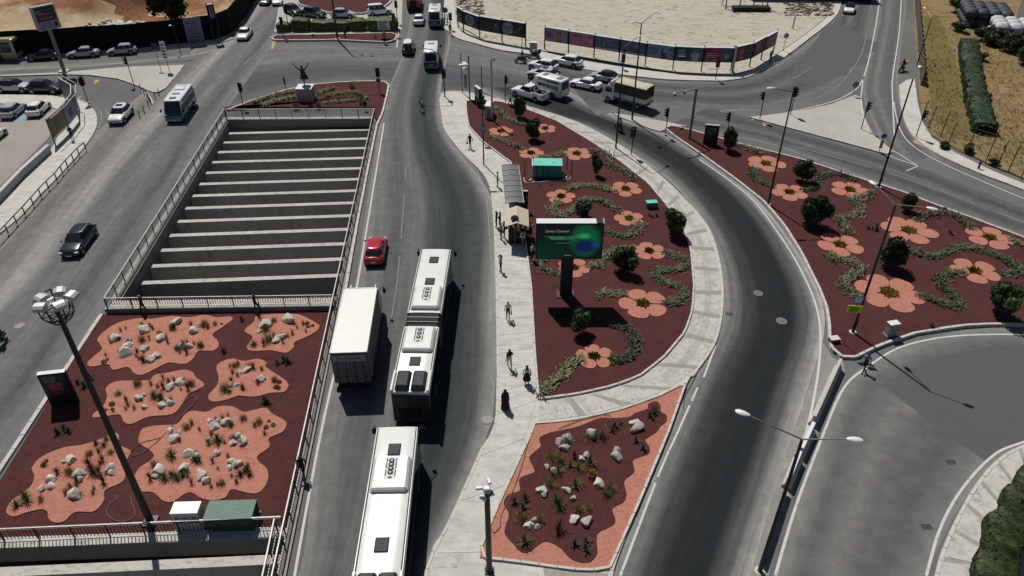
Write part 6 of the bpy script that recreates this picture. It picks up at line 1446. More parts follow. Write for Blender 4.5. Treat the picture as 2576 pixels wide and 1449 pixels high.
MB().box((0, lk / 2, zk / 2), (wk, lk, zk), 'plastic_black', ch=.03).build('booth', t); MB().box((.28, -.012, 1.35), (.62, .02, 1.0), 'glass_dark').build('window', t); MB().box((.28, -.10, .82), (.8, .22, .05), 'steel_grey').build('counter', t)
k = MB(); y0_, y1_ = -.75, lk + .35; we = wk / 2 + .3
k.add([(-we, y0_, zk + .1), (0, y0_ - .1, zk + .55), (we, y0_, zk + .1), (-we, y1_, zk + .1), (0, y1_, zk + .55), (we, y1_, zk + .1), (-we, y0_, zk + .04), (0, y0_ - .1, zk + .49), (we, y0_, zk + .04), (-we, y1_, zk + .04), (0, y1_, zk + .49), (we, y1_, zk + .04)], [(0, 1, 4, 3), (1, 2, 5, 4), (6, 9, 10, 7), (7, 10, 11, 8), (0, 3, 9, 6), (2, 8, 11, 5), (3, 4, 10, 9), (4, 5, 11, 10), (0, 6, 7, 1), (1, 7, 8, 2)], 'awning'); cp = k.build('canopy', t)
for i in range(10):
    q = (i + .5) / 10; x = -we + 2 * we * q; zt0 = zk + .06 + .45 * (1 - abs(2 * q - 1)); MB().box((x, y0_ - .1 * (1 - abs(2 * q - 1)) - .01, zt0 - .16), (2 * we / 10 * .96, .02, .30), 'awning' if i % 2 else 'plastic_black').build('valance_strip', cp)
b = G(1299, 602, .13); t = thing('no_parking_sign', 'round dark purple no parking sign in front of the kiosk', 'sign', b + Vector((-.15, -1.0, 0)), 0); MB().tube([(0, 0, 0), (0, 0, 3.0)], .03, 'steel_grey', 7).build('pole', t)
k = MB(); k.cyl((0, -.03, 2.8), (0, -.055, 2.8), .36, .36, 'sign_purple', 22); s_ = k.build('sign_disc', t)
k = MB(); k.cyl((0, -.057, 2.8), (0, -.062, 2.8), .30, .30, 'sign_blue', 22); k.build('sign_centre', s_)
for a in (.785, -.785): k = MB(); k.box((0, 0, 0), (.6, .008, .05), 'letter_red', X=Matrix.Translation((0, -.066, 2.8)) @ Matrix.Rotation(a, 4, 'Y')); k.build('cross_bar', s_)
b = G(1315, 617, .13); t = thing('ticket_machine', 'small grey ticket machine on a stand beside the kiosk', 'machine', b, 0); MB().box((0, 0, 1.15), (.5, .4, .55), 'steel_pale', ch=.03).build('cabinet', t); MB().box((0, -.206, 1.22), (.3, .015, .22), 'glass_dark').build('screen', t); MB().box((0, .0, .44), (.3, .25, .88), 'steel_grey', ch=.03).build('stand', t)
# turquoise cabinet in its fenced square
b = G(1376, 448, .2); hb = HT(b, 1376, 418) - .2; t = thing('generator_cabinet', 'turquoise metal cabinet with paler lid in a fenced square of the bed', 'cabinet', b, R(-2))
MB().box((0, .9, hb / 2), (3.0, 1.75, hb), 'teal_box', ch=.04).build('cabinet_body', t); MB().box((.1, .9, hb + .03), (3.0, 1.78, .07), 'teal_lid', ch=.02).build('lid', t); MB().box((-1.55, .9, hb * .5), (.12, 1.7, hb), 'cabinet_white', ch=.02).build('end_panel', t)
MB().box((-.35, -.0, hb * .5), (.05, .05, hb * .95), 'plastic_black').build('door_joint', t); MB().box((.25, -.01, hb * .55), (.14, .04, .12), 'plastic_black').build('lock', t)
for i in range(2): MB().box((-.9 + i * 1.6, .9, hb + .085), (.3, .3, .06), 'teal_lid', ch=.02).build('lid_vent', t)
fp = [(1320, 449, 404), (1349, 457, 418), (1437, 447, 404), (1426, 425, 392), (1358, 422, 390), (1376, 457, 419)]
for i, (u, v, vt) in enumerate(fp):
    b = G(u, v, .2); h_ = HT(b, u, vt) - .2; o = MB().tube([(0, 0, 0), (0, 0, h_)], .045, 'steel_dark', 7).build('fence_post', loc=b); tag(o, 'thin dark fence post %s the turquoise cabinet' % ('at the left front corner of the square round', 'in front of the left half of', 'at the right front corner of the square round', 'at the right back corner of the square round', 'at the back left of', 'in front of the middle of')[i], 'post', 'posts round the turquoise cabinet')
k = MB()
fr_ = smooth(L([(1318, 452), (1322, 463), (1345, 464), (1380, 461), (1420, 458), (1432, 455), (1438, 446)]), 5); k.tube([p + Vector((0, 0, .22)) for p in fr_], .05, 'concrete_pale', 6); tag(k.build('edging_strip'), 'pale curved edging strip round the turquoise cabinet', 'edging')
for i, (u, v) in enumerate(((1335, 452), (1342, 458), (1420, 450), (1417, 441), (1425, 446))):
    rock(u, v, 11, 'pale rubble stone beside the turquoise cabinet, %s' % ('left end, farther one', 'left end, nearer one', 'right end, nearest one', 'right end, leftmost one', 'right end, rightmost one')[i], 'rubble beside the turquoise cabinet', .2, ROCKW)
b = G(1638, 521, .2); t = thing('valve_box', 'small green box lying at the right side of the flower bed', 'box', b, R(8)); MB().box((0, 0, .3), (1.05, .6, .6), 'cabinet_green', ch=.03).build('box_body', t); MB().box((0, 0, .62), (1.1, .65, .05), 'teal_lid', ch=.01).build('lid', t)
# cabinets
def cabinet(label, u, v, vt, w, d, hd, m, name='utility_cabinet', z=.2, base=None, top=None, doors=2):
    b = G(u, v, z); h_ = HT(b, u, vt) - z; t = thing(name, label, 'cabinet', b, R(hd)); MB().box((0, d / 2, h_ / 2), (w, d, h_), m, ch=.03).build('cabinet_body', t); MB().box((0, d / 2, h_ + .02), (w + .05, d + .05, .06), top or m, ch=.015).build('cabinet_top', t)
    MB().box((0, d / 2, .05), (w + .08, d + .08, .12), base or 'cabinet_grey').build('plinth', t)
    for i in range(doors):
        dd = MB().box((-w / 2 + w * (i + .5) / doors, -.008, h_ * .52), (w / doors * .92, .02, h_ * .84), m).build('door', t); MB().box((-w / 2 + w * (i + .5) / doors + w / doors * .3, -.025, h_ * .55), (.05, .03, .16), 'plastic_black').build('handle', dd)
        k = MB()
        for j in range(4): k.box((-w / 2 + w * (i + .5) / doors, -.022, h_ * .80 - j * .05), (w / doors * .5, .01, .02), 'plastic_grey')
        k.build('vent_slots', dd)
    return t
cabinet('white electric cabinet standing alone in the right bed', 2243, 847, 814, .82, .5, 14, 'cabinet_grey', top='lamp_white')
cabinet('white electric cabinet on the planted deck beside the green one', 478, 1334, 1285, 1.5, .8, 2, 'cabinet_white', z=.08, base='cabinet_white', top='lamp_white', doors=3)
cabinet('long green speckled metal box on the planted deck', 582, 1338, 1302, 2.7, 1.3, 2, 'cabinet_green_dark', z=.08, top='cabinet_green', doors=3, name='green_box')
cabinet('grey cabinet with pale top at the upper tip of the flower bed', 1228, 299, 268, .8, 1.9, -8, 'cabinet_grey', top='lamp_white')
cabinet('pale grey cabinet on the footway between black and lilac advert boards', 1341, 131, 108, 1.1, .6, -8, 'cabinet_grey', z=.14, top='lamp_white', doors=1)
b = G(2101, 864, .2); t = thing('low_block', 'low brick block with a pale slab top at the corner of the right bed', 'block', b, R(10)); MB().box((0, .25, .16), (.72, .5, .32), 'brick_red', ch=.02).build('block_body', t); MB().box((0, .25, .34), (.76, .54, .05), 'stone_pale', ch=.01).build('slab', t)

# ================================================================== LAMPS, SIGNALS, SIGNS
street_lamp('twin arm street lamp rising from the right bed beside the yellow sign', (2145, 835), (2252, 515), [(2195, 460), (2345, 525)], r=.12)
street_lamp('twin arm street lamp in the foreground on the barrier strip', (1911, 1436), (2000, 1100), [(1868, 1039), (2150, 1106)], z=.05, r=.13)
street_lamp('single arm street lamp at the upper kerb of the right bed', (2210, 471), (2296, 198), [(2314, 168)], r=.12, head_len=.7)
street_lamp('single arm street lamp at the left kerb of the right bed', (1932, 514), (1998, 232), [(1940, 222)], r=.11, head_len=.8)
street_lamp('twin arm street lamp on the splitter island behind the canopy truck', (1590, 301), (1622, 60), [(1592, 57), (1652, 28)], z=.14, r=.12)
street_lamp('single arm street lamp on the curved pavement beside the ramp road', (1549, 372), (1567, 117), [(1608, 91)], z=.13, r=.11)
street_lamp('tall lamp standing in the long planter in front of the hedge', (849, 97), (842, -150), [(835, -160), (860, -158)], r=.17, z=.25)
street_lamp('slim single arm lamp over the bus pavement', (1217, 414), (1216, 167), [(1166, 163)], z=.13, r=.075, head_len=1.0, rise=.15)
street_lamp('short dark lamp in front of the black hoarding', (452, 126), (434, 66), [(428, 64)], z=.1, r=.08, head_len=.5)
street_lamp('dark lamp behind the verge at the right of the avenue', (2306, 165), (2343, 45), [(2326, 20)], z=.1, r=.09)
def tl(label, b, tp, face, **k): return traffic_light(label, b, tp, R(face), **k)
tl('traffic light on the left triangular island', (336, 211), (306, 143), -150)
tl('double headed traffic light at the rounded corner of the left pavement', (222, 258), (197, 194), -110, heads=2)
tl('traffic light at the left tip of the statue bed', (613, 271), (603, 209), 60)
tl('traffic light with a round arrow sign in the statue bed', (955, 232), (951, 172), 90, sign=('arrow', 0, .33, 'sign_blue'))
t = tl('curved mast traffic light at the upper tip of the bus pavement', (1119, 243), (1113, 175), -60, r=.08)
pb = G(1119, 243, .13); zt1, = (HT(pb, 1116, 140) - .13,); e = G(1028, 125, HT(pb, 1100, 130)) - pb
k = MB(); k.tube([(0, 0, 2), (0, 0, zt1 * .75), (e.x * .08, e.y * .08, zt1), (e.x * .3, e.y * .3, zt1 + .7), (e.x, e.y, zt1 + .9)], [.08, .07, .06, .05, .04], 'steel_grey', 8); k.build('arm', t); signal_head(t, e.x, e.y, zt1 + .7, R(-80))
tl('traffic light beside the small tree at the ramp crossing', (1271, 256), (1272, 190), -20)
tl('traffic light on the footway in front of the blue advert boards', (1566, 173), (1563, 136), 250)
tl('traffic light at the upper tip of the right bed', (1674, 338), (1684, 272), -170)
tl('traffic light on the kerb between ramp road and curved pavement', (1588, 390), (1590, 320), -100)
tl('traffic light behind the dark advert panel', (1826, 352), (1832, 282), 180)
tl('traffic light at the left corner of the right triangular island', (1911, 300), (1928, 231), 160)
tl('traffic light paired with the lamp at the triangular island', (1988, 289), (2004, 220), -45, heads=2)
tl('traffic light at the right edge of the triangular island', (2166, 325), (2184, 256), 0)
tl('traffic light on the right pavement by the dry field', (2304, 345), (2326, 276), -10)
tl('traffic light at the left end of the hedge, tallest one', (727, 77), (716, 12), 70)
tl('traffic light at the left tip of the long planter', (714, 96), (701, 44), 70)
tl('traffic light at the right end of the hedge beside the white sign', (993, 88), (988, 34), 60)
tl('traffic light with a round sign behind the right end of the hedge', (1000, 55), (990, 2), -120)
tl('traffic light on the footway before the red advert board', (1800, 199), (1806, 148), 240)
tl('traffic light on the footway in front of the black billboard', (1313, 130), (1312, 70), 200)
tl('traffic light at the junction corner behind the waiting person', (1134, 74), (1130, 33), -100)
def flag_sign(label, b, tp, shape, m, w, hgt, z=.13, lines=0, hd=0, name='road_sign', r=.04, drop=.0):
    p = G(*b, z); h_ = HT(p, *tp) - z; t = thing(name, label, 'sign', p, R(hd)); MB().tube([(0, 0, 0), (0, 0, h_)], r, 'steel_grey', 7).build('pole', t)
    k = MB()
    if shape == 'disc': k.cyl((0, -r - .01, h_ - w / 2), (0, -r - .03, h_ - w / 2), w / 2, w / 2, m, 20)
    else: k.box((0, -r - .02, h_ - hgt / 2 - drop), (w, .03, hgt), m)
    s = k.build('sign_panel', t)
    if lines: k = MB(); bars(k, -w * .4, h_ - hgt * .22 - drop, w * .8, lines, hgt * .2, 'black_print', -r - .042, hgt * .09); k.build('text_lines', s)
    return t
flag_sign('round sign seen from behind at the tip of the triangular island', (2145, 241), (2151, 204), 'disc', 'steel_grey', .85, 0)
flag_sign('thin sign post with a narrow dark plate beside the statue', (722, 241), (712, 194), 'box', 'plastic_black', .22, 1.0, z=.17)
flag_sign('round sign on the kerb of the dirt lot', (1970, 128), (1970, 82), 'disc', 'bus_grey', .75, 0)
flag_sign('white direction sign on the left traffic island', (426, 178), (411, 103), 'box', 'sign_white', .75, 2.2, lines=5)
flag_sign('small sign post with two dark plates on the left island', (404, 173), (389, 110), 'box', 'steel_dark', .8, .7)
flag_sign('white direction sign in front of the right end of the hedge', (968, 93), (967, 50), 'box', 'sign_white', 1.9, 1.5, z=.25, lines=4)
flag_sign('round dark sign on the far kerb by the minibus', (1121, 52), (1121, 18), 'disc', 'steel_grey', .95, 0)
t = flag_sign('black and yellow chevron marker in the long planter', (968, 106), (968, 82), 'box', 'plastic_black', .55, 1.3, z=.25)
for i in range(3):
    k = MB(); z_ = .55 + i * .42; k.add([(-.26, -.08, z_), (0, -.08, z_ + .22), (.26, -.08, z_), (.26, -.08, z_ + .16), (0, -.08, z_ + .38), (-.26, -.08, z_ + .16)], [(0, 1, 4, 5), (1, 2, 3, 4)], 'sign_yellow'); k.build('chevron', t)
t = flag_sign('blue and yellow keep sign at the sharp tip of the triangular island', (2211, 382), (2217, 334), 'disc', 'sign_blue', .62, 0, z=.1)
k = MB(); k.box((0, -.06, .95), (.34, .03, 1.0), 'sign_yellow'); k.build('marker_plate', t)
for i in range(3): k = MB(); k.box((0, -.08, .65 + i * .3), (.36, .01, .10), 'plastic_black', X=None); k.build('stripe', t)
t = flag_sign('blue parking plate on a post in the upper end of the flower bed', (1216, 360), (1213, 312), 'box', 'sign_blue', .62, .95, z=.2)
o = obj('lettering', text_mesh('b', .8, 'sign_white', .004), t); o.rotation_euler = (R(90), 0, 0); pp = G(1216, 360, .2); o.location = (0, -.085, HT(pp, 1213, 312) - .2 - .45)
t = flag_sign('bus stop sign with a yellow panel and a blue plate beside the twin arm lamp', (2122, 866), (2153, 742), 'box', 'sign_blue', .62, .66, z=.2, hd=-8)
pp = G(2122, 866, .2); hz_ = HT(pp, 2153, 742) - .2
k = MB(); k.box((-.05, -.05, hz_ - 1.15), (1.02, .05, .62), 'sign_yellow', ch=.01); s_ = k.build('yellow_panel', t); k = MB(); bars(k, -.42, hz_ - 1.0, .75, 4, .11, 'black_print', -.08, .05, .5, 3); k.build('text_lines', s_)
k = MB(); k.box((0, -.07, hz_ - .32), (.5, .012, .5), 'sign_white'); k.build('plate_face', t); o = obj('lettering', text_mesh('?', .45, 'sign_blue', .003), t); o.rotation_euler = (R(90), 0, 0); o.location = (0, -.08, hz_ - .32)
# bus-stop double pole sign frame, cctv masts, camera gantry
p = G(1163, 232, .13); q = G(1182, 252, .13); t = thing('sign_gantry', 'two slim poles carrying white boxes and a grey panel by the bus pavement', 'sign', p, 0)
h_ = HT(p, 1160, 134) - .13; dq = q - p; MB().tube([(0, 0, 0), (0, 0, h_)], .07, 'steel_grey', 7).build('pole', t); MB().tube([(dq.x, dq.y, 0), (dq.x, dq.y, h_ + .6)], .10, 'steel_grey', 8).build('pole', t)
for z_, m in ((h_ - .9, 'lamp_white'), (h_ - 1.6, 'lamp_white')): MB().box((dq.x / 2, dq.y / 2, z_), (1.15, .5, .22), m, ch=.03, rz=math.atan2(dq.y, dq.x)).build('white_box', t)
MB().box((dq.x / 2, dq.y / 2, h_ - 3.2), (.95, .06, 1.8), 'steel_grey', rz=math.atan2(dq.y, dq.x)).build('sign_back', t)
def cctv(label, b, tp, z=.13, r=.10, cams=1, m='steel_pale', cab=False):
    p = G(*b, z); h_ = HT(p, *tp) - z; t = thing('camera_mast', label, 'camera mast', p, 0); MB().tube([(0, 0, 0), (0, 0, h_)], [r, r * .8], m, 10).build('mast', t); MB().box((0, 0, .03), (.5, .5, .06), 'steel_dark').build('base_plate', t)
    if cams == 1: k = MB(); k.tube([(0, 0, h_), (0, 0, h_ + .35), (.28, -.05, h_ + .45), (.32, -.05, h_ + .25)], .04, m, 6); k.build('bracket', t); k = MB(); k.ball((.32, -.05, h_ + .05), .2, 'lamp_white', 10, 8); c = k.build('dome_camera', t); MB().ball((.32, -.06, h_ - .08), .14, 'plastic_black', 8, 6).build('lens', c)
    else:
        for i, (dx, dy, dz, rz) in enumerate(((-.38, 0, .12, .1), (.16, -.22, .0, 1.0), (.10, .30, .28, -1.2), (.2, 0, -.35, .4), (-.2, -.2, -.4, -.6))):
            k = MB(); k.tube([(0, 0, h_ - .2), (dx * .6, dy * .6, h_ + dz - .05)], .03, 'lamp_white', 6); c = k.build('bracket', t); MB().box((dx, dy, h_ + dz), (.36, .17, .16), 'lamp_white' if i != 1 else 'plastic_black', rz=rz, ch=.03).build('camera', c)
        MB().box((0, 0, h_ + .02), (.34, .3, .34), 'lamp_white', ch=.05).build('junction_box', t)
        for a in range(6): k = MB(); k.tube([(.15 * math.cos(a), .15 * math.sin(a), 0), (.26 * math.cos(a), .26 * math.sin(a), .12), (.12 * math.cos(a), .12 * math.sin(a), .3)], .02, 'steel_dark', 5); k.build('anchor_bolt', t)
    return t
cctv('dark mast with a cluster of white cameras at the bottom of the pavement', (1231, 1436), (1229, 1232), r=.17, cams=5, m='steel_dark')
cctv('pale mast with a dome camera at the upper tip of the flower bed', (1238, 302), (1237, 148), z=.2, r=.13)
p = G(1734, 347, .2); h_ = HT(p, 1744, 222) - .2; t = thing('camera_gantry', 'lilac grey square mast with an angled camera arm at the right bed', 'camera mast', p, 0); MB().box((0, 0, h_ / 2), (.26, .26, h_), 'steel_grey', ch=.02).build('mast', t)
e = G(1698, 238, h_ + .1) - p; k = MB(); k.tube([(0, 0, h_), (e.x, e.y, h_ + .1)], .08, 'steel_pale', 8); k.build('arm', t)
for q_ in (.55, 1.0):
    c = MB().box((e.x * q_, e.y * q_, h_ + .0), (.5, .22, .2), 'lamp_white', rz=math.atan2(e.y, e.x), ch=.03).build('camera', t); MB().ball((e.x * q_, e.y * q_ - .05, h_ - .18), .13, 'plastic_black', 8, 6).build('lens', c)
MB().box((.2, -.1, 2.6), (.2, .2, .3), 'lamp_white', ch=.03).build('control_box', t)
# flood-light mast on the deck
p = G(379, 1313, .08); zt = HT(p, 158, 806); t = thing('floodlight_mast', 'tall dark mast with a basket of five floodlights on the planted deck', 'floodlight mast', p, 0); zt -= .08
MB().tube([(0, 0, 0), (0, 0, zt * .5), (0, 0, zt)], [.21, .16, .12], 'steel_dark', 12).build('mast', t); MB().box((0, 0, .05), (.8, .8, .12), 'steel_dark', ch=.02).build('base_plate', t)
k = MB(); N8 = 7
def ring(z_, r_): return [Vector((r_ * math.cos(2 * math.pi * i / N8 + .3), r_ * math.sin(2 * math.pi * i / N8 + .3), z_)) for i in range(N8)]
r0, r1, r2 = ring(zt + .08, .44), ring(zt + .45, .68), ring(zt + 1.35, .76)
for rg in (r0, r1, r2): 
    for i in range(N8): k.tube([rg[i], rg[(i + 1) % N8]], .03, 'steel_dark', 5)
for i in range(N8): k.tube([r0[i], r1[i], r2[i]], .035, 'steel_dark', 5); k.tube([(0, 0, zt), r0[i]], .03, 'steel_dark', 5); k.tube([(0, 0, zt + .5), r1[i]], .025, 'steel_dark', 5)
k.tube([(0, 0, zt), (0, 0, zt + .9)], .10, 'steel_dark', 8); k.build('basket', t)
for i, (u, v) in enumerate(((149, 731), (104, 747), (177, 741), (100, 769), (148, 764))):
    q = G(u, v, zt + 1.7) - p; a = math.atan2(q.y, q.x); d_ = Vector((math.cos(a), math.sin(a), 0)); sd = Vector((-d_.y, d_.x, 0)); c0_ = Vector((q.x, q.y, zt + 1.55))
    k = MB(); rings = []
    for s_, w_, hh0, hh1 in ((-.24, .22, -.05, .10), (-.08, .27, -.10, .16), (.14, .28, -.13, .14), (.27, .25, -.12, .05)):
        rings.append([c0_ + d_ * s_ + sd * w_ + Vector((0, 0, hh0)), c0_ + d_ * s_ - sd * w_ + Vector((0, 0, hh0)), c0_ + d_ * s_ - sd * w_ * .85 + Vector((0, 0, hh1)), c0_ + d_ * s_ + sd * w_ * .85 + Vector((0, 0, hh1))])
    k.loft(rings, 'steel_pale', smooth=False); f_ = k.build('floodlight', t); k = MB(); k.tube([c0_ + sd * .36, c0_ + sd * .36 - d_ * .3, Vector((d_.x, d_.y, 0)) * .75 + Vector((0, 0, zt + 1.35))], .03, 'steel_pale', 6); k.build('bracket', f_)
for i in range(9): MB().tube([(.14, 0, 2.5 + i * 1.1), (.42, 0, 2.5 + i * 1.1), (.42, 0, 2.6 + i * 1.1)], .012, 'steel_dark', 5).build('climbing_step', t)

# ================================================================== ADVERT BOARDS
mat('ad_lilac', (.17, .15, .23), .5, var=.1, vscale=1); mat('ad_pink', (.33, .10, .19), .5, var=.3, vscale=.8); mat('ad_rose', (.28, .03, .06), .5); mat('ad_blue', (.025, .05, .12), .5, var=.5, vscale=.9); mat('ad_sky', (.10, .17, .25), .5, var=.3, vscale=.8); mat('ad_navy', (.012, .018, .07), .5)
mat('ad_red', (.24, .012, .03), .5, var=.1); mat('ad_grey', (.06, .07, .075), .5, var=.7, vscale=1.5); mat('ad_dark', (.014, .013, .018), .5); mat('ad_pale', (.26, .27, .32), .5); mat('ad_yellow', (.13, .11, .02), .5, var=.4, vscale=1.5); mat('ad_green', (.05, .08, .05), .5, var=.6, vscale=2); mat('ad_skin', (.28, .12, .11), .5); mat('ad_teal', (.02, .06, .08), .5, var=.4)
def billboard(label, bl, br, tl_, tr_, gap, bg, shapes, z=.10, posts=(0, 1), group='advert boards round the dirt lot', th=.14, name='billboard', face='steel_grey'):
    a, b = G(*bl, z), G(*br, z); hl_, hr_ = HT(a, *tl_) - z, HT(b, *tr_) - z; h_ = (hl_ + hr_) / 2; w = (b - a).length; hd = ang(a, b); t = thing(name, label, 'billboard', a, hd, group)
    for s in posts: MB().box((w * s, .12, (h_ + .25) / 2), (.14, .14, h_ + .25), 'steel_dark').build('post', t)
    pn = MB().box((w / 2, 0, (gap + h_) / 2), (w - .12, th, h_ - gap), 'plastic_black', ch=.01).build('panel', t); MB().box((w / 2, .0, h_ + .05), (w, th + .22, .10), 'lamp_white', ch=.02).build('top_light', t)
    MB().box((w / 2, -th / 2 - .01, (gap + h_) / 2), (w - .35, .02, (h_ - gap) * .90), bg).build('poster', t)
    H2 = (h_ - gap) * .90; z0_ = gap + (h_ - gap) * .05; x0_ = .175; W2 = w - .35; ps = MB()
    for i, sh in enumerate(shapes):
        y = -th / 2 - .024 - .004 * i
        if sh[0] == 'r': _, x_, zz, ww, hh, m = sh; ps.box((x0_ + W2 * (x_ + ww / 2), y, z0_ + H2 * (zz + hh / 2)), (W2 * ww, .004, H2 * hh), m)
        elif sh[0] == 'd': _, x_, zz, rx, rz_, m = sh; ps.add([(x0_ + W2 * (x_ + rx * math.cos(2 * math.pi * j / 20)), y, z0_ + H2 * (zz + rz_ * math.sin(2 * math.pi * j / 20))) for j in range(20)], [tuple(range(20))], m)
        elif sh[0] == 't': _, x_, zz, ww, n_, dz, m = sh; bars(ps, x0_ + W2 * x_, z0_ + H2 * zz, W2 * ww, n_, H2 * dz, m, y, H2 * dz * .45, .45, len(label) + i)
    if shapes: ps.build('print', pn)
    return t, pn, w, h_, z0_, H2
pb_ = [(1369, 124), (1429, 134), (1493, 144.5), (1556, 155), (1622, 166), (1692, 176), (1764, 180), (1838, 181)]; pt_ = [(1369, 68), (1430, 78), (1494, 88.5), (1558, 99), (1626, 109), (1698, 117.5), (1772, 120), (1845, 120.5)]
ADS = [('lilac advert board with a face, leftmost of the long row', 'ad_lilac', [('d', .62, .52, .15, .40, 'ad_skin'), ('d', .62, .66, .13, .25, 'ad_rose'), ('d', .62, .45, .08, .2, 'ad_skin'), ('r', .5, 0, .26, .2, 'ad_rose'), ('t', .05, .72, .35, 5, .1, 'ad_navy'), ('r', .82, .8, .14, .06, 'ad_dark')]),
       ('pink advert board with a red round spot, second from the left', 'ad_pink', [('r', 0, 0, .5, .3, 'ad_pink'), ('d', .72, .28, .09, .14, 'ad_rose'), ('r', .45, .3, .03, .6, 'ad_grey'), ('r', .04, .05, .06, .6, 'ad_rose'), ('t', .12, .85, .35, 3, .09, 'ad_dark'), ('r', .8, .78, .14, .08, 'ad_dark')]),
       ('dark blue advert board with a red spot at its top right', 'ad_blue', [('r', .0, .0, 1, .12, 'ad_pale'), ('r', .38, .2, .02, .5, 'ad_pale'), ('t', .45, .85, .3, 3, .08, 'ad_sky'), ('r', .82, .78, .14, .1, 'ad_rose'), ('r', .05, .25, .3, .25, 'ad_grey'), ('r', .6, .3, .3, .3, 'ad_grey')]),
       ('dark blue advert board with a pale bottom strip behind the lamps', 'ad_blue', [('r', .0, .0, 1, .13, 'ad_pale'), ('r', .35, .3, .02, .5, 'ad_sky'), ('d', .55, .5, .2, .2, 'ad_teal'), ('t', .5, .8, .35, 3, .09, 'ad_sky'), ('t', .68, .1, .25, 1, .1, 'ad_blue')]),
       ('pale blue advert board with a dark haired figure', 'ad_sky', [('d', .62, .55, .09, .3, 'ad_dark'), ('d', .65, .62, .05, .13, 'ad_pale'), ('r', .54, .0, .2, .3, 'ad_navy'), ('t', .05, .78, .4, 5, .12, 'ad_navy'), ('r', .86, .75, .1, .1, 'ad_dark'), ('r', .86, .35, .1, .1, 'ad_dark')]),
       ('navy advert board with white lines of writing and a grey picture', 'ad_navy', [('r', .54, 0, .46, 1, 'ad_grey'), ('d', .74, .42, .17, .22, 'ad_pale'), ('r', .65, .0, .2, .3, 'ad_pale'), ('r', .68, .55, .02, .4, 'ad_pale'), ('t', .08, .82, .42, 3, .16, 'ad_pale'), ('t', .08, .34, .42, 1, .2, 'sign_white')]),
       ('red and grey advert board, rightmost of the straight row', 'ad_red', [('r', .58, 0, .42, 1, 'ad_grey'), ('d', .80, .4, .08, .2, 'ad_pale'), ('t', .06, .62, .5, 3, .14, 'ad_pale'), ('d', .1, .1, .05, .08, 'ad_pink'), ('r', .3, .12, .2, .05, 'ad_pale')])]
for i, (lb, bg_, sh) in enumerate(ADS): billboard(lb, pb_[i], pb_[i + 1], pt_[i], pt_[i + 1], 1.35, bg_, sh, posts=(0,) if i < 6 else (0, 1))
cb = [(1842, 180), (1887, 168.5), (1916, 151), (1946, 134)]; ct = [(1850, 120), (1899, 107), (1928, 92), (1955, 79)]
AD2 = [('red advert board with a grey right half, first after the corner post', 'ad_red', [('r', .5, 0, .5, 1, 'ad_grey'), ('t', .2, .8, .25, 5, .13, 'ad_pale'), ('r', .2, .1, .25, .12, 'ad_pale')]), ('dark red advert board in the middle after the corner', 'ad_red', [('r', .62, 0, .38, 1, 'ad_dark'), ('t', .15, .85, .4, 6, .12, 'ad_pale')]), ('dark red advert board at the right end of the row', 'ad_red', [('r', .65, 0, .35, 1, 'ad_lilac'), ('r', 0, 0, .3, .3, 'ad_dark'), ('t', .25, .8, .4, 5, .14, 'ad_pale')])]
for i, (lb, bg_, sh) in enumerate(AD2): billboard(lb, cb[i], cb[i + 1], ct[i], ct[i + 1], 1.3, bg_, sh, posts=(0,) if i < 2 else (0, 1))
a = G(1841, 181, .1); o = thing('corner_post', 'pale square corner post between the two runs of advert boards', 'post', a, 0); h_ = HT(a, 1850, 116); MB().box((0, -.1, h_ / 2), (.32, .32, h_), 'steel_pale', ch=.02).build('shaft', o); MB().box((0, -.1, .06), (.6, .6, .15), 'concrete_pale').build('footing', o)
# black boards at the junction corner
bt_ = [(1143, 14), (1158, 28), (1198, 41), (1257, 50), (1321, 59)]; bb_ = [(1151, 71), (1165, 80), (1206, 96), (1262, 106.5), (1321, 117)]
BL = ['black board with big white letters at the junction corner', 'black board with a white round spot next to the lettered one', 'black board in the middle with a yellow mark', 'black board with a large white disc beside the open lot']
SH = [[], [('d', .45, .5, .30, .42, 'ad_pale')], [('r', .72, .3, .14, .4, 'ad_yellow'), ('r', .2, .55, .18, .06, 'ad_grey')], [('d', .25, .5, .27, .45, 'ad_pale'), ('r', .7, .5, .06, .1, 'ad_grey'), ('r', .8, .6, .12, .08, 'ad_grey'), ('d', .62, .3, .03, .06, 'ad_pale')]]
for i in range(4):
    t, pn, w, h_, z0_, H2 = billboard(BL[i], bb_[i], bb_[i + 1], bt_[i], bt_[i + 1], 1.25, 'ad_dark', SH[i], group='black boards at the junction corner', posts=(0,) if i < 3 else (0, 1))
    def word(s, fx, fz, sz, m):
        o = obj('lettering', text_mesh(s, sz, m, .003), pn); o.rotation_euler = (R(90), 0, 0); o.location = (.175 + (w - .35) * fx, -.125, z0_ + H2 * fz)
        mx = max(v.co.x for v in o.data.vertices) - min(v.co.x for v in o.data.vertices)
        if mx > (w - .4): o.scale = ((w - .4) / mx, 1, 1)
    if i == 0: word('FESTI', .5, .32, 1.35, 'sign_white'); word('festival', .5, .72, .7, 'ad_pale')
    if i == 1: word('BEN', .45, .68, .5, 'ad_navy'); word('TAMAM', .45, .48, .5, 'ad_navy'); word('MONTE', .45, .28, .5, 'ad_navy')
    if i == 3: word('MODERN', .25, .62, .55, 'ad_navy'); word('ODALAR', .25, .42, .55, 'ad_navy'); word('evde', .25, .24, .4, 'ad_navy')
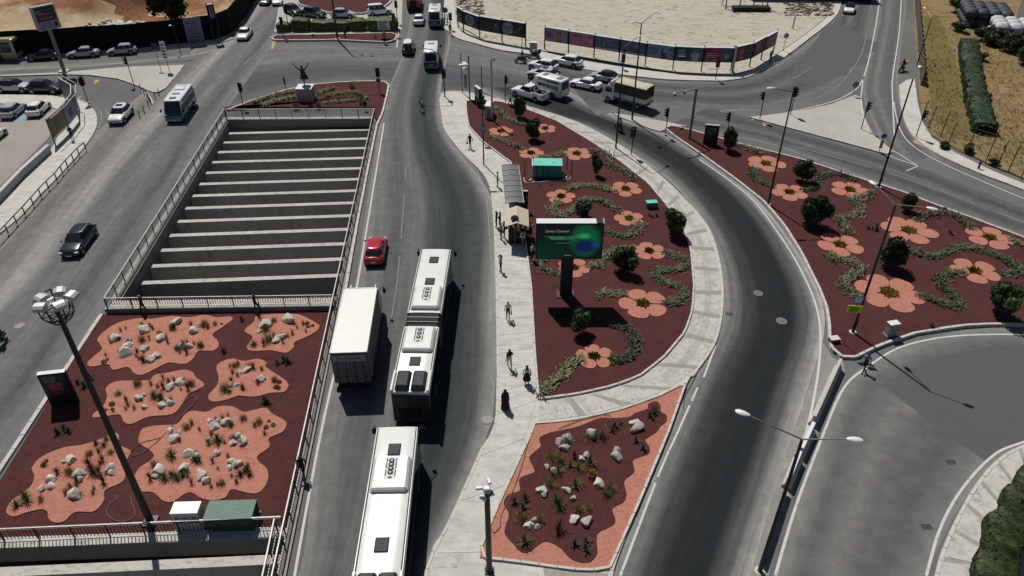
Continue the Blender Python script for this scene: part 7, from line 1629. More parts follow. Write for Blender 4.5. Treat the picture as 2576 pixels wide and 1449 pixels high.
# folding advert frame on the left pavement
zf_ = 3.3; tp_ = [(115, 300), (153, 267), (178, 238), (178, 214), (146, 196)]; base_ = [G(u, v, zf_) for u, v in tp_]
t = thing('advert_stand', 'folding steel advert frame with four boards on the left pavement', 'billboard', Vector((base_[0].x, base_[0].y, .13)), 0)
for i in range(5):
    q = base_[i] - base_[0]; MB().box((q.x, q.y, (zf_ - .13) / 2), (.12, .12, zf_ - .13), 'steel_grey').build('post', t)
    if i < 4:
        r_ = base_[i + 1] - base_[0]; a = math.atan2(r_.y - q.y, r_.x - q.x); w = (r_ - q).length; c = (q + r_) / 2
        for dz in (zf_ - .1, .75): k = MB(); k.box((c.x, c.y, dz), (w, .10, .10), 'steel_pale', rz=a); k.build('rail', t)
        nn = Vector((math.sin(a), -math.cos(a), 0)); k = MB(); k.box((c.x, c.y, (.85 + zf_ - .25) / 2), (w - .2, .08, zf_ - 1.15), 'steel_dark', rz=a); b_ = k.build('board', t)
        for s in (-1, 1):
            k = MB(); o_ = c + nn * .052 * s; k.box((o_.x, o_.y, (.85 + zf_ - .25) / 2), (w - .35, .015, zf_ - 1.35), ('ad_yellow', 'ad_lilac', 'ad_grey', 'ad_dark')[i], rz=a); k.build('poster', b_)
            k = MB(); o_ = c + nn * .064 * s; k.box((o_.x, o_.y, 1.7), (w * .35, .01, .9), ('ad_green', 'ad_navy', 'ad_dark', 'ad_grey')[i], rz=a); k.build('print', b_)
        w2 = c + nn * .5; k = MB(); k.tube([(c.x, c.y, zf_ - .1), (w2.x, w2.y, zf_ - .05)], .03, 'steel_pale', 5); k.build('outrigger', t)
        q2, r2_ = q + nn * .55, r_ + nn * .55; k = MB(); k.tube([(q2.x, q2.y, zf_ - .05), (r2_.x, r2_.y, zf_ - .05)], .045, 'steel_pale', 6); k.build('light_rail', t)
# big advert box on a pole, left
p = G(162, 180, .15); t = thing('pole_billboard', 'big tilted advert box on a thick grey pole at upper left', 'billboard', p, 0); hb0, hb1 = HT(p, 128, 72) - .15, HT(p, 112, 12) - .15
MB().tube([(0, 0, 0), (0, 0, hb0 + .5)], .26, 'steel_grey', 12).build('pole', t); MB().box((0, 0, .08), (1.2, 1.2, .2), 'concrete_pale').build('footing', t)
X = Matrix.Translation((0, 0, (hb0 + hb1) / 2)) @ Matrix.Rotation(R(48), 4, 'Z'); wB, hB = 2.9, hb1 - hb0
k = MB(); k.box((0, 0, 0), (wB, 1.0, hB), 'cabinet_grey', ch=.04, X=X); bx_ = k.build('advert_box', t)
k = MB(); k.box((0, -.512, hB * .16), (wB * .84, .02, hB * .60), 'ad_dark', X=X); k.build('poster', bx_); k = MB(); k.box((0, -.512, -hB * .32), (wB * .84, .02, hB * .26), 'ad_lilac', X=X); k.build('poster', bx_)
k = MB(); k.box((.1, -.53, hB * .16), (wB * .6, .008, .16), 'ad_rose', X=X); k.box((.0, -.53, hB * .0), (wB * .6, .008, .2), 'ad_rose', X=X); k.box((.2, -.53, hB * .34), (wB * .5, .008, .12), 'ad_grey', X=X); k.box((.9, -.53, -hB * .3), (.3, .008, .6), 'ad_dark', X=X); k.build('print', bx_)
o = obj('lettering', text_mesh('VEL', .75, 'ad_pale', .003), bx_); o.matrix_local = X @ Matrix.Translation((-.9, -.54, hB * .25)) @ Matrix.Rotation(R(90), 4, 'X')
k = MB()
for s in (-.35, -.1): k.tube([X @ Vector((-wB * .45, s, hB / 2 + .2)), X @ Vector((wB * .45, s, hB / 2 + .2))], .04, 'steel_pale', 5)
k.build('top_rails', bx_)
def poster_art(t, f, w, h, zc, y):
    k = MB(); bars(k, -w * .4, zc + h * .40, w * .75, 4, h * .07, 'ad_pale', y, h * .03, .4, 5); k.build('text_lines', f); k = MB(); k.box((0, y, zc - h * .05), (w * .55, .006, h * .38), 'ad_rose'); k.build('picture', f); k = MB(); k.box((0, y, zc - h * .34), (w * .25, .006, h * .02), 'ad_pale'); k.build('caption', f)
def plain_art(t, f, w, h, zc, y):
    k = MB(); k.box((0, y, zc + h * .30), (w * .8, .006, h * .22), 'ad_grey'); bars(k, -w * .4, zc + h * .12, w * .75, 2, h * .05, 'ad_pale', y - .004, h * .015, .2, 5); k.build('text_lines', f); k = MB(); k.box((-.1, y, zc - h * .02), (w * .2, .006, h * .08), 'ad_grey'); k.build('picture', f)
totem('black advert panel with a dark red picture on the left deck kerb', (129, 1022), (197, 1014), (93, 944), .08, art=poster_art, foot=.75, face='ad_dark')
totem('black advert panel at the upper kerb of the right bed, beside a shrub', (1768, 362), (1803, 365), (1773, 314), .2, art=plain_art, foot=.3, face='ad_dark')
totem('narrow advert panel seen edge on at the upper tip of the flower bed', (1194, 258), (1206, 268), (1191, 215), .2, art=plain_art, foot=.9, face='ad_lilac', m_top='lamp_white')
# hoarding round the construction site
t = thing('hoarding', 'tall black hoarding round the construction site', 'fence')
FW = [p + Vector((0, 1.2, 0)) for p in FBW[1:]]; HH = [3.6, 3.55, 3.5, 3.5, 3.5, 3.4, 3.3, 3.2, 3.2]
for i, (a, b) in enumerate(zip(FW, FW[1:])):
    n = max(1, int((b - a).length / 2.5))
    for j in range(n):
        p, q = a.lerp(b, j / n), a.lerp(b, (j + 1) / n); g = (q - p).normalized() * .02; edge_box('hoarding_panel', p - g, q + g, .05, .05, 3.75 + .05 * math.sin(j * 1.7 + i), 'hoarding', side=.6 * (j % 2), parent=t)
        if j % 2 == 0: MB().box((p.x, p.y + .15, 1.85), (.1, .1, 3.7), 'steel_dark').build('post', t)
p = G(492, 111, .1); h_ = 3.8; t = thing('banner', 'grey notice banner hanging on the black hoarding', 'sign', p + Vector((0, .6, 0)), hd_px((350, 128), (540, 106))); MB().box((0, -.0, h_ / 2 + .15), (2.5, .04, h_ - .3), 'ad_lilac').build('sheet', t); k = MB(); bars(k, -.9, h_ * .8, 1.8, 7, .42, 'ad_grey', -.03, .12, .4, 4); k.build('text_lines', t)
t, *_ = billboard('narrow framed poster on a post at the hoarding corner', (540, 104), (556, 101), (524, 12), (540, 10), 3.4, 'ad_lilac', [('d', .5, .55, .2, .25, 'ad_grey'), ('r', .1, .85, .8, .1, 'ad_dark')], group='posters by the hoarding', name='poster_board')
# guard rail and bollards on the left
gb = [(217, 377), (200, 391), (186, 406), (171, 422), (158, 437), (144, 455), (123, 475), (104, 495), (85, 517), (64, 541), (43, 563), (21, 587), (-3, 612), (-30, 640)]
t = thing('guard_rail', 'rusty guard rail on short posts along the left pavement', 'railing'); gw = [G(u, v, .13) for u, v in gb]
for i, p in enumerate(gw):
    MB().box((p.x, p.y, .55), (.10, .10, .85), 'orange_fence', ch=.01).build('post', t)
    if i: a, b = gw[i - 1], p; k = MB(); k.tube([a + Vector((0, 0, .88)), b + Vector((0, 0, .88))], .06, 'orange_steel', 6); k.build('rail', t)
for i, (u, v) in enumerate(((355, 229), (363, 237), (370, 243), (376, 254), (380, 262), (352, 296), (363, 283), (375, 270), (392, 250), (401, 240))):
    p = G(u, v, .0); o = MB(); o.tube([(0, 0, 0), (0, 0, .85)], .06, 'orange_steel', 8); o.ball((0, 0, .86), .065, 'orange_steel', 8, 5); o = o.build('bollard', loc=p); tag(o, 'thin rusty bollard, %s from the far end, %s line at the island tip' % (('first', 'second', 'third', 'fourth', 'last')[i if i < 5 else (4, 3, 2, 1, 0)[(0, 1, 2, 4, 3)[i - 5]]] if i < 5 else {5: 'last', 6: 'fourth', 7: 'third', 8: 'second', 9: 'first'}[i], 'inner' if i < 5 else 'roadside'), 'bollard', 'bollards at the island tip, inner line' if i < 5 else 'bollards at the island tip, outer line')
# barriers between ramp and roundabout
for i, (a, b, w_, m_, lb) in enumerate((((2108, 925), (2042, 1070), .55, 'jersey_concrete', 'long concrete barrier pointing at the tip of the right bed'), ((2040, 1085), (2010, 1150), .62, 'lamp_white', 'white topped concrete barrier in the middle of the strip'), ((2006, 1158), (1977, 1228), .62, 'lamp_white', 'white topped concrete barrier nearest the foreground lamp'))):
    pa, pb2 = G(*a, .05), G(*b, .05); hd = ang(pa, pb2); Lb = (pb2 - pa).length; t = thing('concrete_barrier', lb, 'barrier', pa, hd, 'barriers between ramp and roundabout'); k = MB(); prof = [(-.30, 0), (-.28, .12), (-.12, .35), (-.09, .85), (.09, .85), (.12, .35), (.28, .12), (.30, 0)]
    k.loft([[(x, y * w_ / .6, z_) for y, z_ in prof] for x in (0, Lb)], 'jersey_concrete', smooth=False); k.build('barrier_body', t); MB().box((Lb / 2, 0, .865), (Lb, .20 * w_ / .55, .03), m_ if m_ == 'lamp_white' else 'concrete_pale').build('barrier_top', t)
p0, p1_ = G(1975, 1240, .05), G(1915, 1425, .05); t = thing('steel_barrier', 'dark low steel barrier along the strip up to the foreground lamp', 'barrier', p0, ang(p0, p1_)); Lb = (p1_ - p0).length; MB().box((Lb / 2, 0, .45), (Lb, .22, .32), 'steel_dark', ch=.04).build('beam', t)
for i in range(6): MB().box((Lb * (i + .5) / 6, 0, .2), (.12, .14, .4), 'steel_dark').build('post', t)
# fire hydrant, fence posts on the right verge
p = G(2461, 424, .13); t = thing('hydrant', 'small red hydrant on the right pavement', 'hydrant', p, 0); MB().tube([(0, 0, 0), (0, 0, .75), (0, 0, .9)], [.11, .10, .05], 'rust_post', 10).build('barrel', t); MB().tube([(-.2, 0, .6), (.2, 0, .6)], .06, 'rust_post', 8).build('outlet', t)
fpx = [(2318, 300, 255), (2336, 322, 268), (2365, 345, 280), (2385, 363, 310), (2430, 386, 316), (2478, 410, 330), (2508, 420, 352), (2536, 432, 366), (2568, 448, 386)]
t = thing('wire_fence', 'old wire fence on leaning posts along the dry field', 'fence'); fw = []
for (u, v, vt) in fpx:
    p = G(u, v, .1); h_ = HT(p, u + 10, vt); fw.append((p, h_)); k = MB(); k.tube([p, p + Vector((.1, .05, h_ * .8)), p + Vector((.18, .05, h_))], .06, 'wood_old', 6); k.build('post', t)
for z_ in (.3, .6, .9):
    k = MB()
    for (a, ha), (b, hb_) in zip(fw, fw[1:]): k.tube([a + Vector((.1 * z_, 0, ha * z_)), b + Vector((.1 * z_, 0, hb_ * z_))], .012, 'steel_dark', 4)
    k.build('wire', t)
t = thing('board_fence', 'dark brown board fence along the top of the avenue verge', 'fence'); fa, fb_ = [G(2316, 215, .1), G(2312, 150, .1), G(2306, 60, .1), G(2298, -40, .1)], None
for a, b in zip(fa, fa[1:]):
    n = int((b - a).length / .9)
    for j in range(n): p, q = a.lerp(b, j / n), a.lerp(b, (j + .93) / n); edge_box('fence_board', p, q, .05, .0, 2.1 + .2 * math.sin(j * 2.3), 'wood_old', parent=t)
# ================================================================== PLANTING
# gravel patches on the planted deck
PATCH = {
 'A': [(246, 852), (270, 829), (300, 812), (345, 802), (382, 803), (430, 796), (475, 799), (515, 793), (545, 799), (578, 797), (585, 804), (562, 822), (535, 842), (547, 857), (550, 872), (535, 883), (500, 884), (485, 904), (462, 917), (425, 913), (390, 929), (357, 944), (337, 939), (322, 924), (285, 931), (272, 917), (230, 923), (220, 914), (240, 894), (257, 879), (250, 864)],
 'B': [(615, 832), (640, 809), (644, 797), (681, 791), (744, 791), (769, 799), (796, 814), (804, 822), (796, 834), (769, 849), (741, 862), (739, 874), (719, 888), (681, 882), (644, 884), (627, 882), (622, 872), (635, 852), (632, 844)],
 'C': [(267, 977), (290, 961), (335, 958), (375, 957), (390, 944), (425, 938), (462, 931), (485, 937), (492, 949), (512, 964), (510, 974), (475, 992), (460, 1014), (435, 1042), (375, 1049), (332, 1067), (312, 1062), (302, 1044), (270, 1047), (237, 1051), (236, 1042), (260, 1022), (270, 997)],
 'D': [(545, 922), (562, 909), (587, 903), (612, 909), (644, 904), (659, 906), (671, 914), (669, 924), (706, 949), (724, 964), (725, 974), (714, 987), (681, 989), (644, 998), (612, 997), (600, 996), (567, 1007), (537, 1011), (525, 1004), (527, 992), (547, 969), (550, 949)],
 'E': [(360, 1079), (400, 1071), (445, 1067), (467, 1042), (487, 1034), (520, 1037), (550, 1023), (587, 1024), (612, 1037), (640, 1032), (669, 1027), (686, 1042), (714, 1057), (721, 1069), (711, 1087), (676, 1104), (679, 1124), (649, 1147), (651, 1162), (671, 1179), (675, 1204), (664, 1229), (644, 1242), (612, 1238), (582, 1232), (567, 1252), (537, 1259), (507, 1254), (475, 1239), (437, 1262), (410, 1260), (385, 1239), (342, 1237), (334, 1224), (335, 1209), (350, 1179), (385, 1154), (382, 1137), (355, 1119), (349, 1107)],
 'F': [(270, 1099), (287, 1089), (300, 1097), (299, 1119), (325, 1132), (327, 1142), (315, 1169), (312, 1209), (265, 1234), (262, 1259), (237, 1287), (190, 1289), (162, 1312), (137, 1315), (122, 1304), (120, 1289), (105, 1282), (70, 1289), (37, 1300), (20, 1294), (17, 1282), (32, 1259), (75, 1227), (87, 1199), (81, 1177), (107, 1149), (160, 1127), (212, 1119)]}
PW = {}
for k_, pts in PATCH.items():
    PW[k_] = smooth(L(pts, .08), 4, True); poly('gravel_patch', PW[k_], .0, .125, 'pink_gravel')
PD = {'A': "the deck's top left patch", 'B': "the deck's top right patch", 'C': "the deck's middle left patch", 'D': "the deck's middle right patch", 'E': "the deck's bottom right patch", 'F': "the deck's bottom left patch", 'T': 'the triangular gravel bed'}
RK = {'A': [[(442, 806, 26), (434, 814, 24)], [(361, 826, 32)], [(286, 847, 32)], [(322, 853, 18)], [(400, 848, 30)], [(500, 817, 16), (486, 828, 28)], [(320, 869, 24), (311, 884, 38)], [(362, 874, 24)], [(456, 869, 24), (474, 869, 20)], [(375, 903, 26), (391, 892, 26)]],
 'B': [[(724, 802, 36)], [(666, 813, 34), (651, 832, 16)], [(694, 854, 24), (708, 844, 24)]],
 'C': [[(427, 971, 30), (450, 959, 28)], [(347, 999, 24), (361, 993, 14)], [(395, 992, 18)], [(405, 1017, 24), (427, 1012, 24), (420, 1004, 16)], [(362, 1022, 18)]],
 'D': [[(620, 927, 22), (602, 934, 16)], [(654, 952, 24)], [(582, 967, 18), (594, 967, 14)]],
 'E': [[(527, 1057, 16), (537, 1072, 28), (547, 1057, 16), (565, 1062, 30)], [(437, 1102, 34), (425, 1083, 20), (450, 1084, 16)], [(522, 1105, 16)], [(597, 1094, 22), (585, 1112, 24), (611, 1109, 28)], [(471, 1138, 32), (491, 1146, 26)], [(545, 1138, 22)], [(580, 1158, 22), (597, 1166, 28), (575, 1176, 18)], [(400, 1179, 38), (392, 1195, 24)], [(462, 1176, 28)], [(505, 1194, 32), (516, 1207, 28)]],
 'F': [[(176, 1153, 30), (159, 1162, 14)], [(125, 1204, 26), (125, 1222, 26), (102, 1229, 20)], [(197, 1190, 32), (197, 1204, 22)], [(277, 1174, 26), (280, 1188, 22)], [(186, 1242, 40)]],
 'T': [[(1427, 1099, 26), (1410, 1110, 26), (1420, 1125, 26)], [(1487, 1090, 38)], [(1600, 1062, 28), (1606, 1075, 34)], [(1554, 1132, 22), (1551, 1147, 32)], [(1477, 1144, 20), (1464, 1152, 20)], [(1377, 1173, 16), (1392, 1183, 22)], [(1509, 1214, 34)], [(1364, 1230, 26), (1370, 1243, 22)], [(1427, 1232, 24), (1442, 1252, 20)], [(1330, 1322, 26), (1352, 1324, 20), (1344, 1307, 14)], [(1445, 1304, 28), (1474, 1311, 32)]]}
def where(u, v, P, C):                                       # ordinal words from neighbours' places
    us = sorted(c[0] for c in C); vs_ = sorted(c[1] for c in C); a = us.index(u) / max(1, len(us) - 1); b = vs_.index(v) / max(1, len(vs_) - 1)
    return ('left' if a < .34 else 'right' if a > .66 else 'centre'), ('far' if b < .34 else 'near' if b > .66 else 'middle')
usedlab = set()
for k_, cl in RK.items():
    C = [(sum(r[0] for r in c) / len(c), sum(r[1] for r in c) / len(c)) for c in cl]; order = sorted(range(len(cl)), key=lambda i: C[i][0])
    for i, c in enumerate(cl):
        rank = order.index(i); nth = ('leftmost' if rank == 0 else 'rightmost' if rank == len(cl) - 1 else ORD[rank] + ' from the left')
        cs = sorted(c, key=lambda r: r[0])
        for j, (u, v, w_) in enumerate(cs):
            word = 'single' if len(cs) == 1 else ('left', 'right')[j] if len(cs) == 2 else ('left', 'middle', 'right')[j] if len(cs) == 3 else ('left', 'front', 'back', 'right')[j]
            col = 'grey' if k_ == 'T' and j % 2 else 'white'
            nth = nth.replace(' from the left', ' from left'); lab = '%s boulder, %s, %s' % (col, ('standing alone as %s group' % nth) if word == 'single' else '%s one of %s cluster' % (word, nth), PD[k_])
            rock(u, v, w_, lab, 'boulders in the gravel', .21 if k_ == 'T' else .12, ROCKG if k_ == 'T' and (j % 2 or rnd.random() < .4) else ROCKW)
def spot_in(P, n, margin=.25):
    x0, x1 = min(p.x for p in P), max(p.x for p in P); y0, y1 = min(p.y for p in P), max(p.y for p in P); out = []
    for _ in range(n * 60):
        x, y = rnd.uniform(x0, x1), rnd.uniform(y0, y1)
        if inside((x, y), P) and all((x - q[0]) ** 2 + (y - q[1]) ** 2 > margin ** 2 for q in out): out.append((x, y))
        if len(out) >= n: break
    return out
TU = {'A': (30, 8, 5), 'B': (10, 3, 4), 'C': (16, 5, 4), 'D': (9, 3, 4), 'E': (26, 8, 6), 'F': (12, 4, 3)}
for k_, (a, b, c) in TU.items():
    cx = sum(p.x for p in PW[k_]) / len(PW[k_]); cy = sum(p.y for p in PW[k_]) / len(PW[k_]); IN = [Vector((cx + (p.x - cx) * .80, cy + (p.y - cy) * .80, 0)) for p in PW[k_]]
    def nth_(i, n): return 'leftmost' if i == 0 else 'rightmost' if i == n - 1 else ORD[i] + ' from left'
    for me_, n_, g_, nm, lb, gp_, s0, s1, ct in ((TUFT, a, .35, 'grass_tuft', 'small straw grass tuft', 'straw tufts', .8, 1.5, 'grass tuft'), (REDPL, b, .8, 'spiky_plant', 'spiky reddish plant', 'reddish plants', .7, 1.1, 'plant'), (GRASS, c, 1.0, 'feather_grass', 'soft yellow green grass clump', 'grass clumps', .8, 1.3, 'grass clump')):
        sp_ = sorted(spot_in(IN, n_, g_), key=lambda q: q[0] / max(1, q[1]))
        for i, (x, y) in enumerate(sp_): plant(me_, nm, '%s, %s of its kind, %s' % (lb, nth_(i, len(sp_)), PD[k_]), gp_ + ' on ' + PD[k_], (x, y, .12), rnd.uniform(s0, s1), ct)
CU = {'A': [(262, 912), (270, 905), (558, 815)], 'B': [(773, 813), (775, 822), (786, 820)], 'C': [(264, 1032), (282, 1018), (283, 1030)], 'D': [(703, 962), (701, 977), (693, 975)], 'E': [(676, 1060), (688, 1070), (670, 1075)], 'F': [(108, 1172), (115, 1162)]}
for k_, l_ in CU.items():
    for u, v in l_: plant(CUSH, 'cushion_plant', 'small round brown cushion plant, %s of its kind, rim of %s' % (('leftmost', 'middle', 'rightmost')[sorted(q[0] for q in l_).index(u) if len(l_) == 3 else 2 * sorted(q[0] for q in l_).index(u)], PD[k_]), 'cushion plants on ' + PD[k_], G(u, v, .12), rnd.uniform(1.0, 1.6))
def agaves(l_, lab, grp, meshes=AGAVE, z=.08, s=1.0, name='agave'):
    n = len(l_)
    for i, (u, v) in enumerate(sorted(l_)): plant(meshes, name, lab if n == 1 else ('leftmost' if i == 0 else 'rightmost' if i == n - 1 else 'middle' if n == 3 else ORD[i] + ' from left') + ' ' + lab, grp, G(u, v, z), s * rnd.uniform(.85, 1.2))
agaves([(195, 965), (212, 973), (228, 953)], 'grey green agave on the dark mulch beside the black advert panel', 'agaves by the advert panel')
agaves([(145, 1090), (160, 1080), (172, 1085)], 'grey green agave on the dark mulch at the left kerb of the deck', 'agaves at the left kerb')
agaves([(608, 805), (562, 885)], 'agave on the dark mulch between the wide and the small pink patch', 'agaves between the patches')
agaves([(698, 915), (715, 908), (724, 912)], 'agave on the dark mulch beside the bus road railing', 'agaves beside the railing')
agaves([(665, 1010), (672, 1013)], 'agave on the dark mulch above the largest pink patch', 'agaves above the largest patch')
agaves([(605, 1195), (622, 1182), (628, 1197)], 'dark blue green agave in the lower right of the largest pink patch', 'agaves in the largest patch', z=.12)
agaves([(42, 1273), (62, 1250), (68, 1262)], 'green agave at the left tip of the lower left pink patch', 'agaves in the lower left patch', YUCCA, .12)
agaves([(415, 1206), (432, 1195), (460, 1195), (445, 1205), (493, 1160), (432, 1148), (548, 1108)], 'narrow leaved yucca among the boulders of the largest pink patch', 'yuccas in the largest patch', YUCCA, .12, 1.1, 'yucca')
agaves([(230, 1180), (240, 1195), (232, 1190), (195, 1212), (260, 1212), (225, 1170)], 'narrow leaved yucca among the boulders of the lower left pink patch', 'yuccas in the lower left patch', REDPL, .12, 1.1, 'yucca')
agaves([(242, 1117), (262, 1122), (267, 1106)], 'small yucca at the upper end of the lower left pink patch', 'yuccas at the upper end of that patch', YUCCA, .12, .8, 'yucca')
agaves([(1547, 1075), (1540, 1085), (1635, 1048), (1643, 1040), (1650, 1035), (1600, 1110), (1617, 1130), (1490, 1085)], 'blue green agave in the upper part of the triangular gravel bed', 'agaves, upper triangular bed', z=.21)
agaves([(1485, 1165), (1455, 1180), (1435, 1175), (1405, 1190), (1400, 1265), (1408, 1275), (1448, 1222), (1430, 1110)], 'spiky yucca in the middle of the triangular gravel bed', 'yuccas, triangular bed', YUCCA, .21, 1.05, 'yucca')
agaves([(1295, 1265), (1322, 1257), (1316, 1280), (1445, 1370), (1475, 1365), (1473, 1385)], 'blue green agave in the lower part of the triangular gravel bed', 'agaves, lower triangular bed', z=.21)
agaves([(1321, 1365)], 'big green yucca at the bottom of the triangular gravel bed', 'single yuccas', YUCCA, .21, 1.25, 'yucca')
agaves([(1445, 1150), (1408, 1330), (1404, 1340), (1390, 1195)], 'thin red leaved plant in the triangular gravel bed', 'red leaved plants, triangular bed', REDPL, .21, 1.0, 'spiky_plant')
for u, v in ((1482, 1103), (1515, 1100), (1388, 1150), (1405, 1158), (1535, 1232), (1525, 1245), (1455, 1285), (1480, 1280), (1310, 1305), (1360, 1310), (1385, 1220), (1560, 1065)): plant(GRASS, 'feather_grass', 'soft olive grass clump in the triangular bed at %s' % {1482: 'the single far boulder', 1515: 'the right of the far boulder', 1388: 'its left rim, farther one', 1405: 'its left rim, nearer one', 1535: 'the biggest grey boulder, farther one', 1525: 'the biggest grey boulder, nearer one', 1455: 'the near right pair, left one', 1480: 'the near right pair, right one', 1310: 'the near left cluster, left one', 1360: 'the near left cluster, right one', 1385: 'the left pair', 1560: 'its far right'}[u], 'grass clumps, triangular bed', G(u, v, .21), rnd.uniform(.8, 1.3), 'grass clump')
mb = MB()
for i in range(120): leaf(mb, rv() * .28 + Vector((0, 0, .3)), rv(), .12, .05, 'leaf_yellow')
tag(mb.build('yellow_flowers', loc=G(1487, 1198, .21)), 'bright yellow flowering plant beside the grey boulder in the triangular bed', 'plant')
agaves([(1402, 795), (1414, 790), (1422, 793)], 'agave beside the shadow of the video board', 'agaves below the video board', z=.2, s=1.1)
agaves([(1634, 543), (1642, 546), (1652, 545)], 'small agave below the green box in the flower bed', 'agaves below the green box', z=.2, s=.9)
agaves([(2110, 576 - 10), (2225 - 30, 577), (2205, 572)], 'reddish agave in the right bed among the gravel flowers', 'agaves in the right bed', REDPL, .2, .8)
agaves([(2388, 585), (2394, 590), (2185, 575), (2205, 580), (2346 - 3, 822)], 'small green agave in the right bed', 'green agaves in the right bed', AGAVE, .2, .9)
agaves([(788, 92), (848, 97), (945, 98)], 'small dry plant in the long planter in front of the hedge', 'plants in the long planter', REDPL, .2, 1.0, 'spiky_plant')
agaves([(905, 248), (885, 222), (910, 262), (800, 270), (745, 272)], 'small yellow green plant in the statue bed', 'plants in the statue bed', GRASS, .17, 1.5, 'small_plant')
# gravel flowers
FL_ = [(1260, 331, 31, 5, 80, 'at the upper tip of the flower bed, below the dome camera'), (1371, 324, 28, 5, 100, 'half hidden behind the second small tree of the flower bed'), (1336, 386, 33, 5, 75, 'left above the turquoise cabinet'), (1451, 387, 37, 5, 110, 'right above the turquoise cabinet'),
 (1411, 495, 37, 5, 85, 'between the turquoise cabinet and the video board, on the left'), (1574, 476, 40, 5, 120, 'at the right rim, level with the turquoise cabinet'), (1582, 550, 38, 5, 100, 'right of the top of the video board'), (1633, 632, 41, 5, 95, 'right of the bottom of the video board'),
 (1443, 674, 42, 5, 60, 'partly hidden behind the post of the video board'), (1617, 764, 62, 5, 105, 'largest one of the centre island, below the video board'), (1495, 897, 48, 5, 95, 'nearest the bottom of the centre island'),
 (1927, 412, 47, 5, 130, 'topmost of the right bed, behind the lamp'), (1986, 484, 45, 5, 110, 'second from the top in the right bed, beside the lamp foot'), (2138, 478, 47, 5, 125, 'at the upper kerb of the right bed beside the second lamp'), (2286, 580, 67, 6, 100, 'six petalled one in the middle of the right bed'),
 (2113, 616, 56, 5, 110, 'at the left rim of the right bed'), (2489, 598, 57, 5, 130, 'at the right frame edge by the upper kerb'), (2452, 682, 58, 5, 105, 'lower right one of the right bed'), (2236, 736, 82, 6, 95, 'largest one of all, beside the yellow bus stop sign')]
for u, v, hw_, n_, ph, lb in FL_: gravel_flower('pink gravel flower %s' % lb, u, v, hw_, n_, ph)
# creeping strips
VN = [[(1245, 274), (1262, 288), (1285, 306), (1310, 316), (1330, 320)], [(1238, 347), (1258, 357), (1285, 366), (1315, 380)], [(1345, 404), (1365, 402), (1390, 398), (1420, 391)], [(1482, 384), (1515, 387), (1532, 402), (1528, 416), (1555, 428), (1580, 440), (1590, 458)], [(1428, 482), (1455, 473), (1490, 472), (1545, 486)],
      [(1408, 512), (1392, 525), (1388, 542), (1410, 548), (1440, 532), (1452, 522)], [(1460, 512), (1490, 506), (1520, 515), (1545, 530), (1560, 540)], [(1608, 568), (1600, 590), (1570, 600), (1535, 592), (1512, 577)], [(1372, 650), (1358, 664), (1368, 684), (1405, 692)], [(1478, 676), (1510, 670), (1525, 648), (1550, 632), (1590, 630)],
      [(1672, 640), (1705, 650), (1722, 668), (1712, 684), (1670, 684), (1648, 695), (1665, 715), (1705, 725), (1720, 745), (1705, 765), (1672, 766)], [(1503, 748), (1530, 742), (1570, 745)], [(1475, 795), (1500, 808), (1540, 822), (1575, 832), (1597, 860), (1592, 895), (1565, 912), (1535, 910)], [(1462, 906), (1435, 922), (1415, 948), (1385, 970), (1362, 1000)],
      [(1860, 371), (1885, 380), (1910, 390)], [(1893, 428), (1893, 445), (1912, 462), (1945, 472)], [(2020, 486), (2045, 478), (2056, 455), (2085, 442), (2120, 446), (2150, 462)], [(2192, 488), (2175, 500), (2140, 508), (2160, 525), (2155, 542), (2112, 555), (2122, 575), (2130, 592)], [(2084, 642), (2098, 658), (2140, 662), (2162, 682), (2142, 700), (2118, 715), (2132, 738), (2170, 755)],
      [(2300, 560), (2330, 545), (2370, 540), (2410, 555), (2440, 580)], [(2270, 632), (2310, 645), (2350, 650), (2395, 633), (2440, 628), (2500, 648), (2545, 668), (2556, 690), (2515, 695)], [(2420, 690), (2390, 692), (2362, 706), (2372, 735), (2400, 752), (2412, 775), (2375, 772), (2310, 748)], [(2535, 606), (2576, 622), (2620, 650)],
      [(690 + 130, 247), (850, 240), (890, 236), (915, 246)], [(660, 268), (720, 252), (745, 250)], [(840, 225), (800, 238), (785, 248)], [(640, 262), (690, 244), (735, 234)], [(820, 262), (880, 258), (925, 250)]]
for i, p_ in enumerate(VN): vine(p_, 1.3 if i < 14 else 1.4, 'leaf_cover_green' if i in (10, 12, 15, 16, 20, 21) else 'leaf_cover')
# shrubs and small trees
BS = [(1308, 298, 1.45, 3.0, 'dark', 'round shrub on a stem by the pickup at the upper flower bed'), (1341, 352, 1.35, 3.0, 'olive', 'olive coloured shrub below the pickup, in front of a gravel flower'), (1501, 442, .85, 3.0, 'olive', 'narrow upright shrub right of the turquoise cabinet'), (1464, 548, 1.2, 2.2, 'olive', 'shrub behind the video board'), (1691, 592, 1.65, 3.0, 'dark', 'dark round shrub at the right rim of the centre island'),
      (1569, 682, 1.6, 2.7, 'dark', 'dark shrub right of the video board, beside a creeping strip'), (1455, 838, 1.15, 2.5, 'dark', 'dark shrub below the video board'), (1832, 380, 1.4, 3.0, 'dark', 'dark shrub beside the black advert panel of the right bed'), (2017, 454, 1.45, 2.6, 'dark', 'dark round shrub near the top of the right bed'), (2047, 568, 1.85, 3.5, 'dark', 'big dark shrub in the left half of the right bed'),
      (2246, 672, 1.85, 3.3, 'dark', 'big dark shrub below the six petalled gravel flower'), (2280, 530, 1.25, 2.2, 'dark', 'dark shrub at the upper kerb of the right bed under the lamp arms'), (2515, 788, 1.75, 3.2, 'dark', 'dark shrub in the lower right of the right bed')]
for u, v, r_, h_, k_, lb in BS: bush(lb, u, v, r_ * .76, h_ * .9, k_, group='shrubs in the beds')
bush('small dark shrub beside the narrow advert panel', 1208, 268, .8, 1.4, 'olive', group='shrubs in the beds')
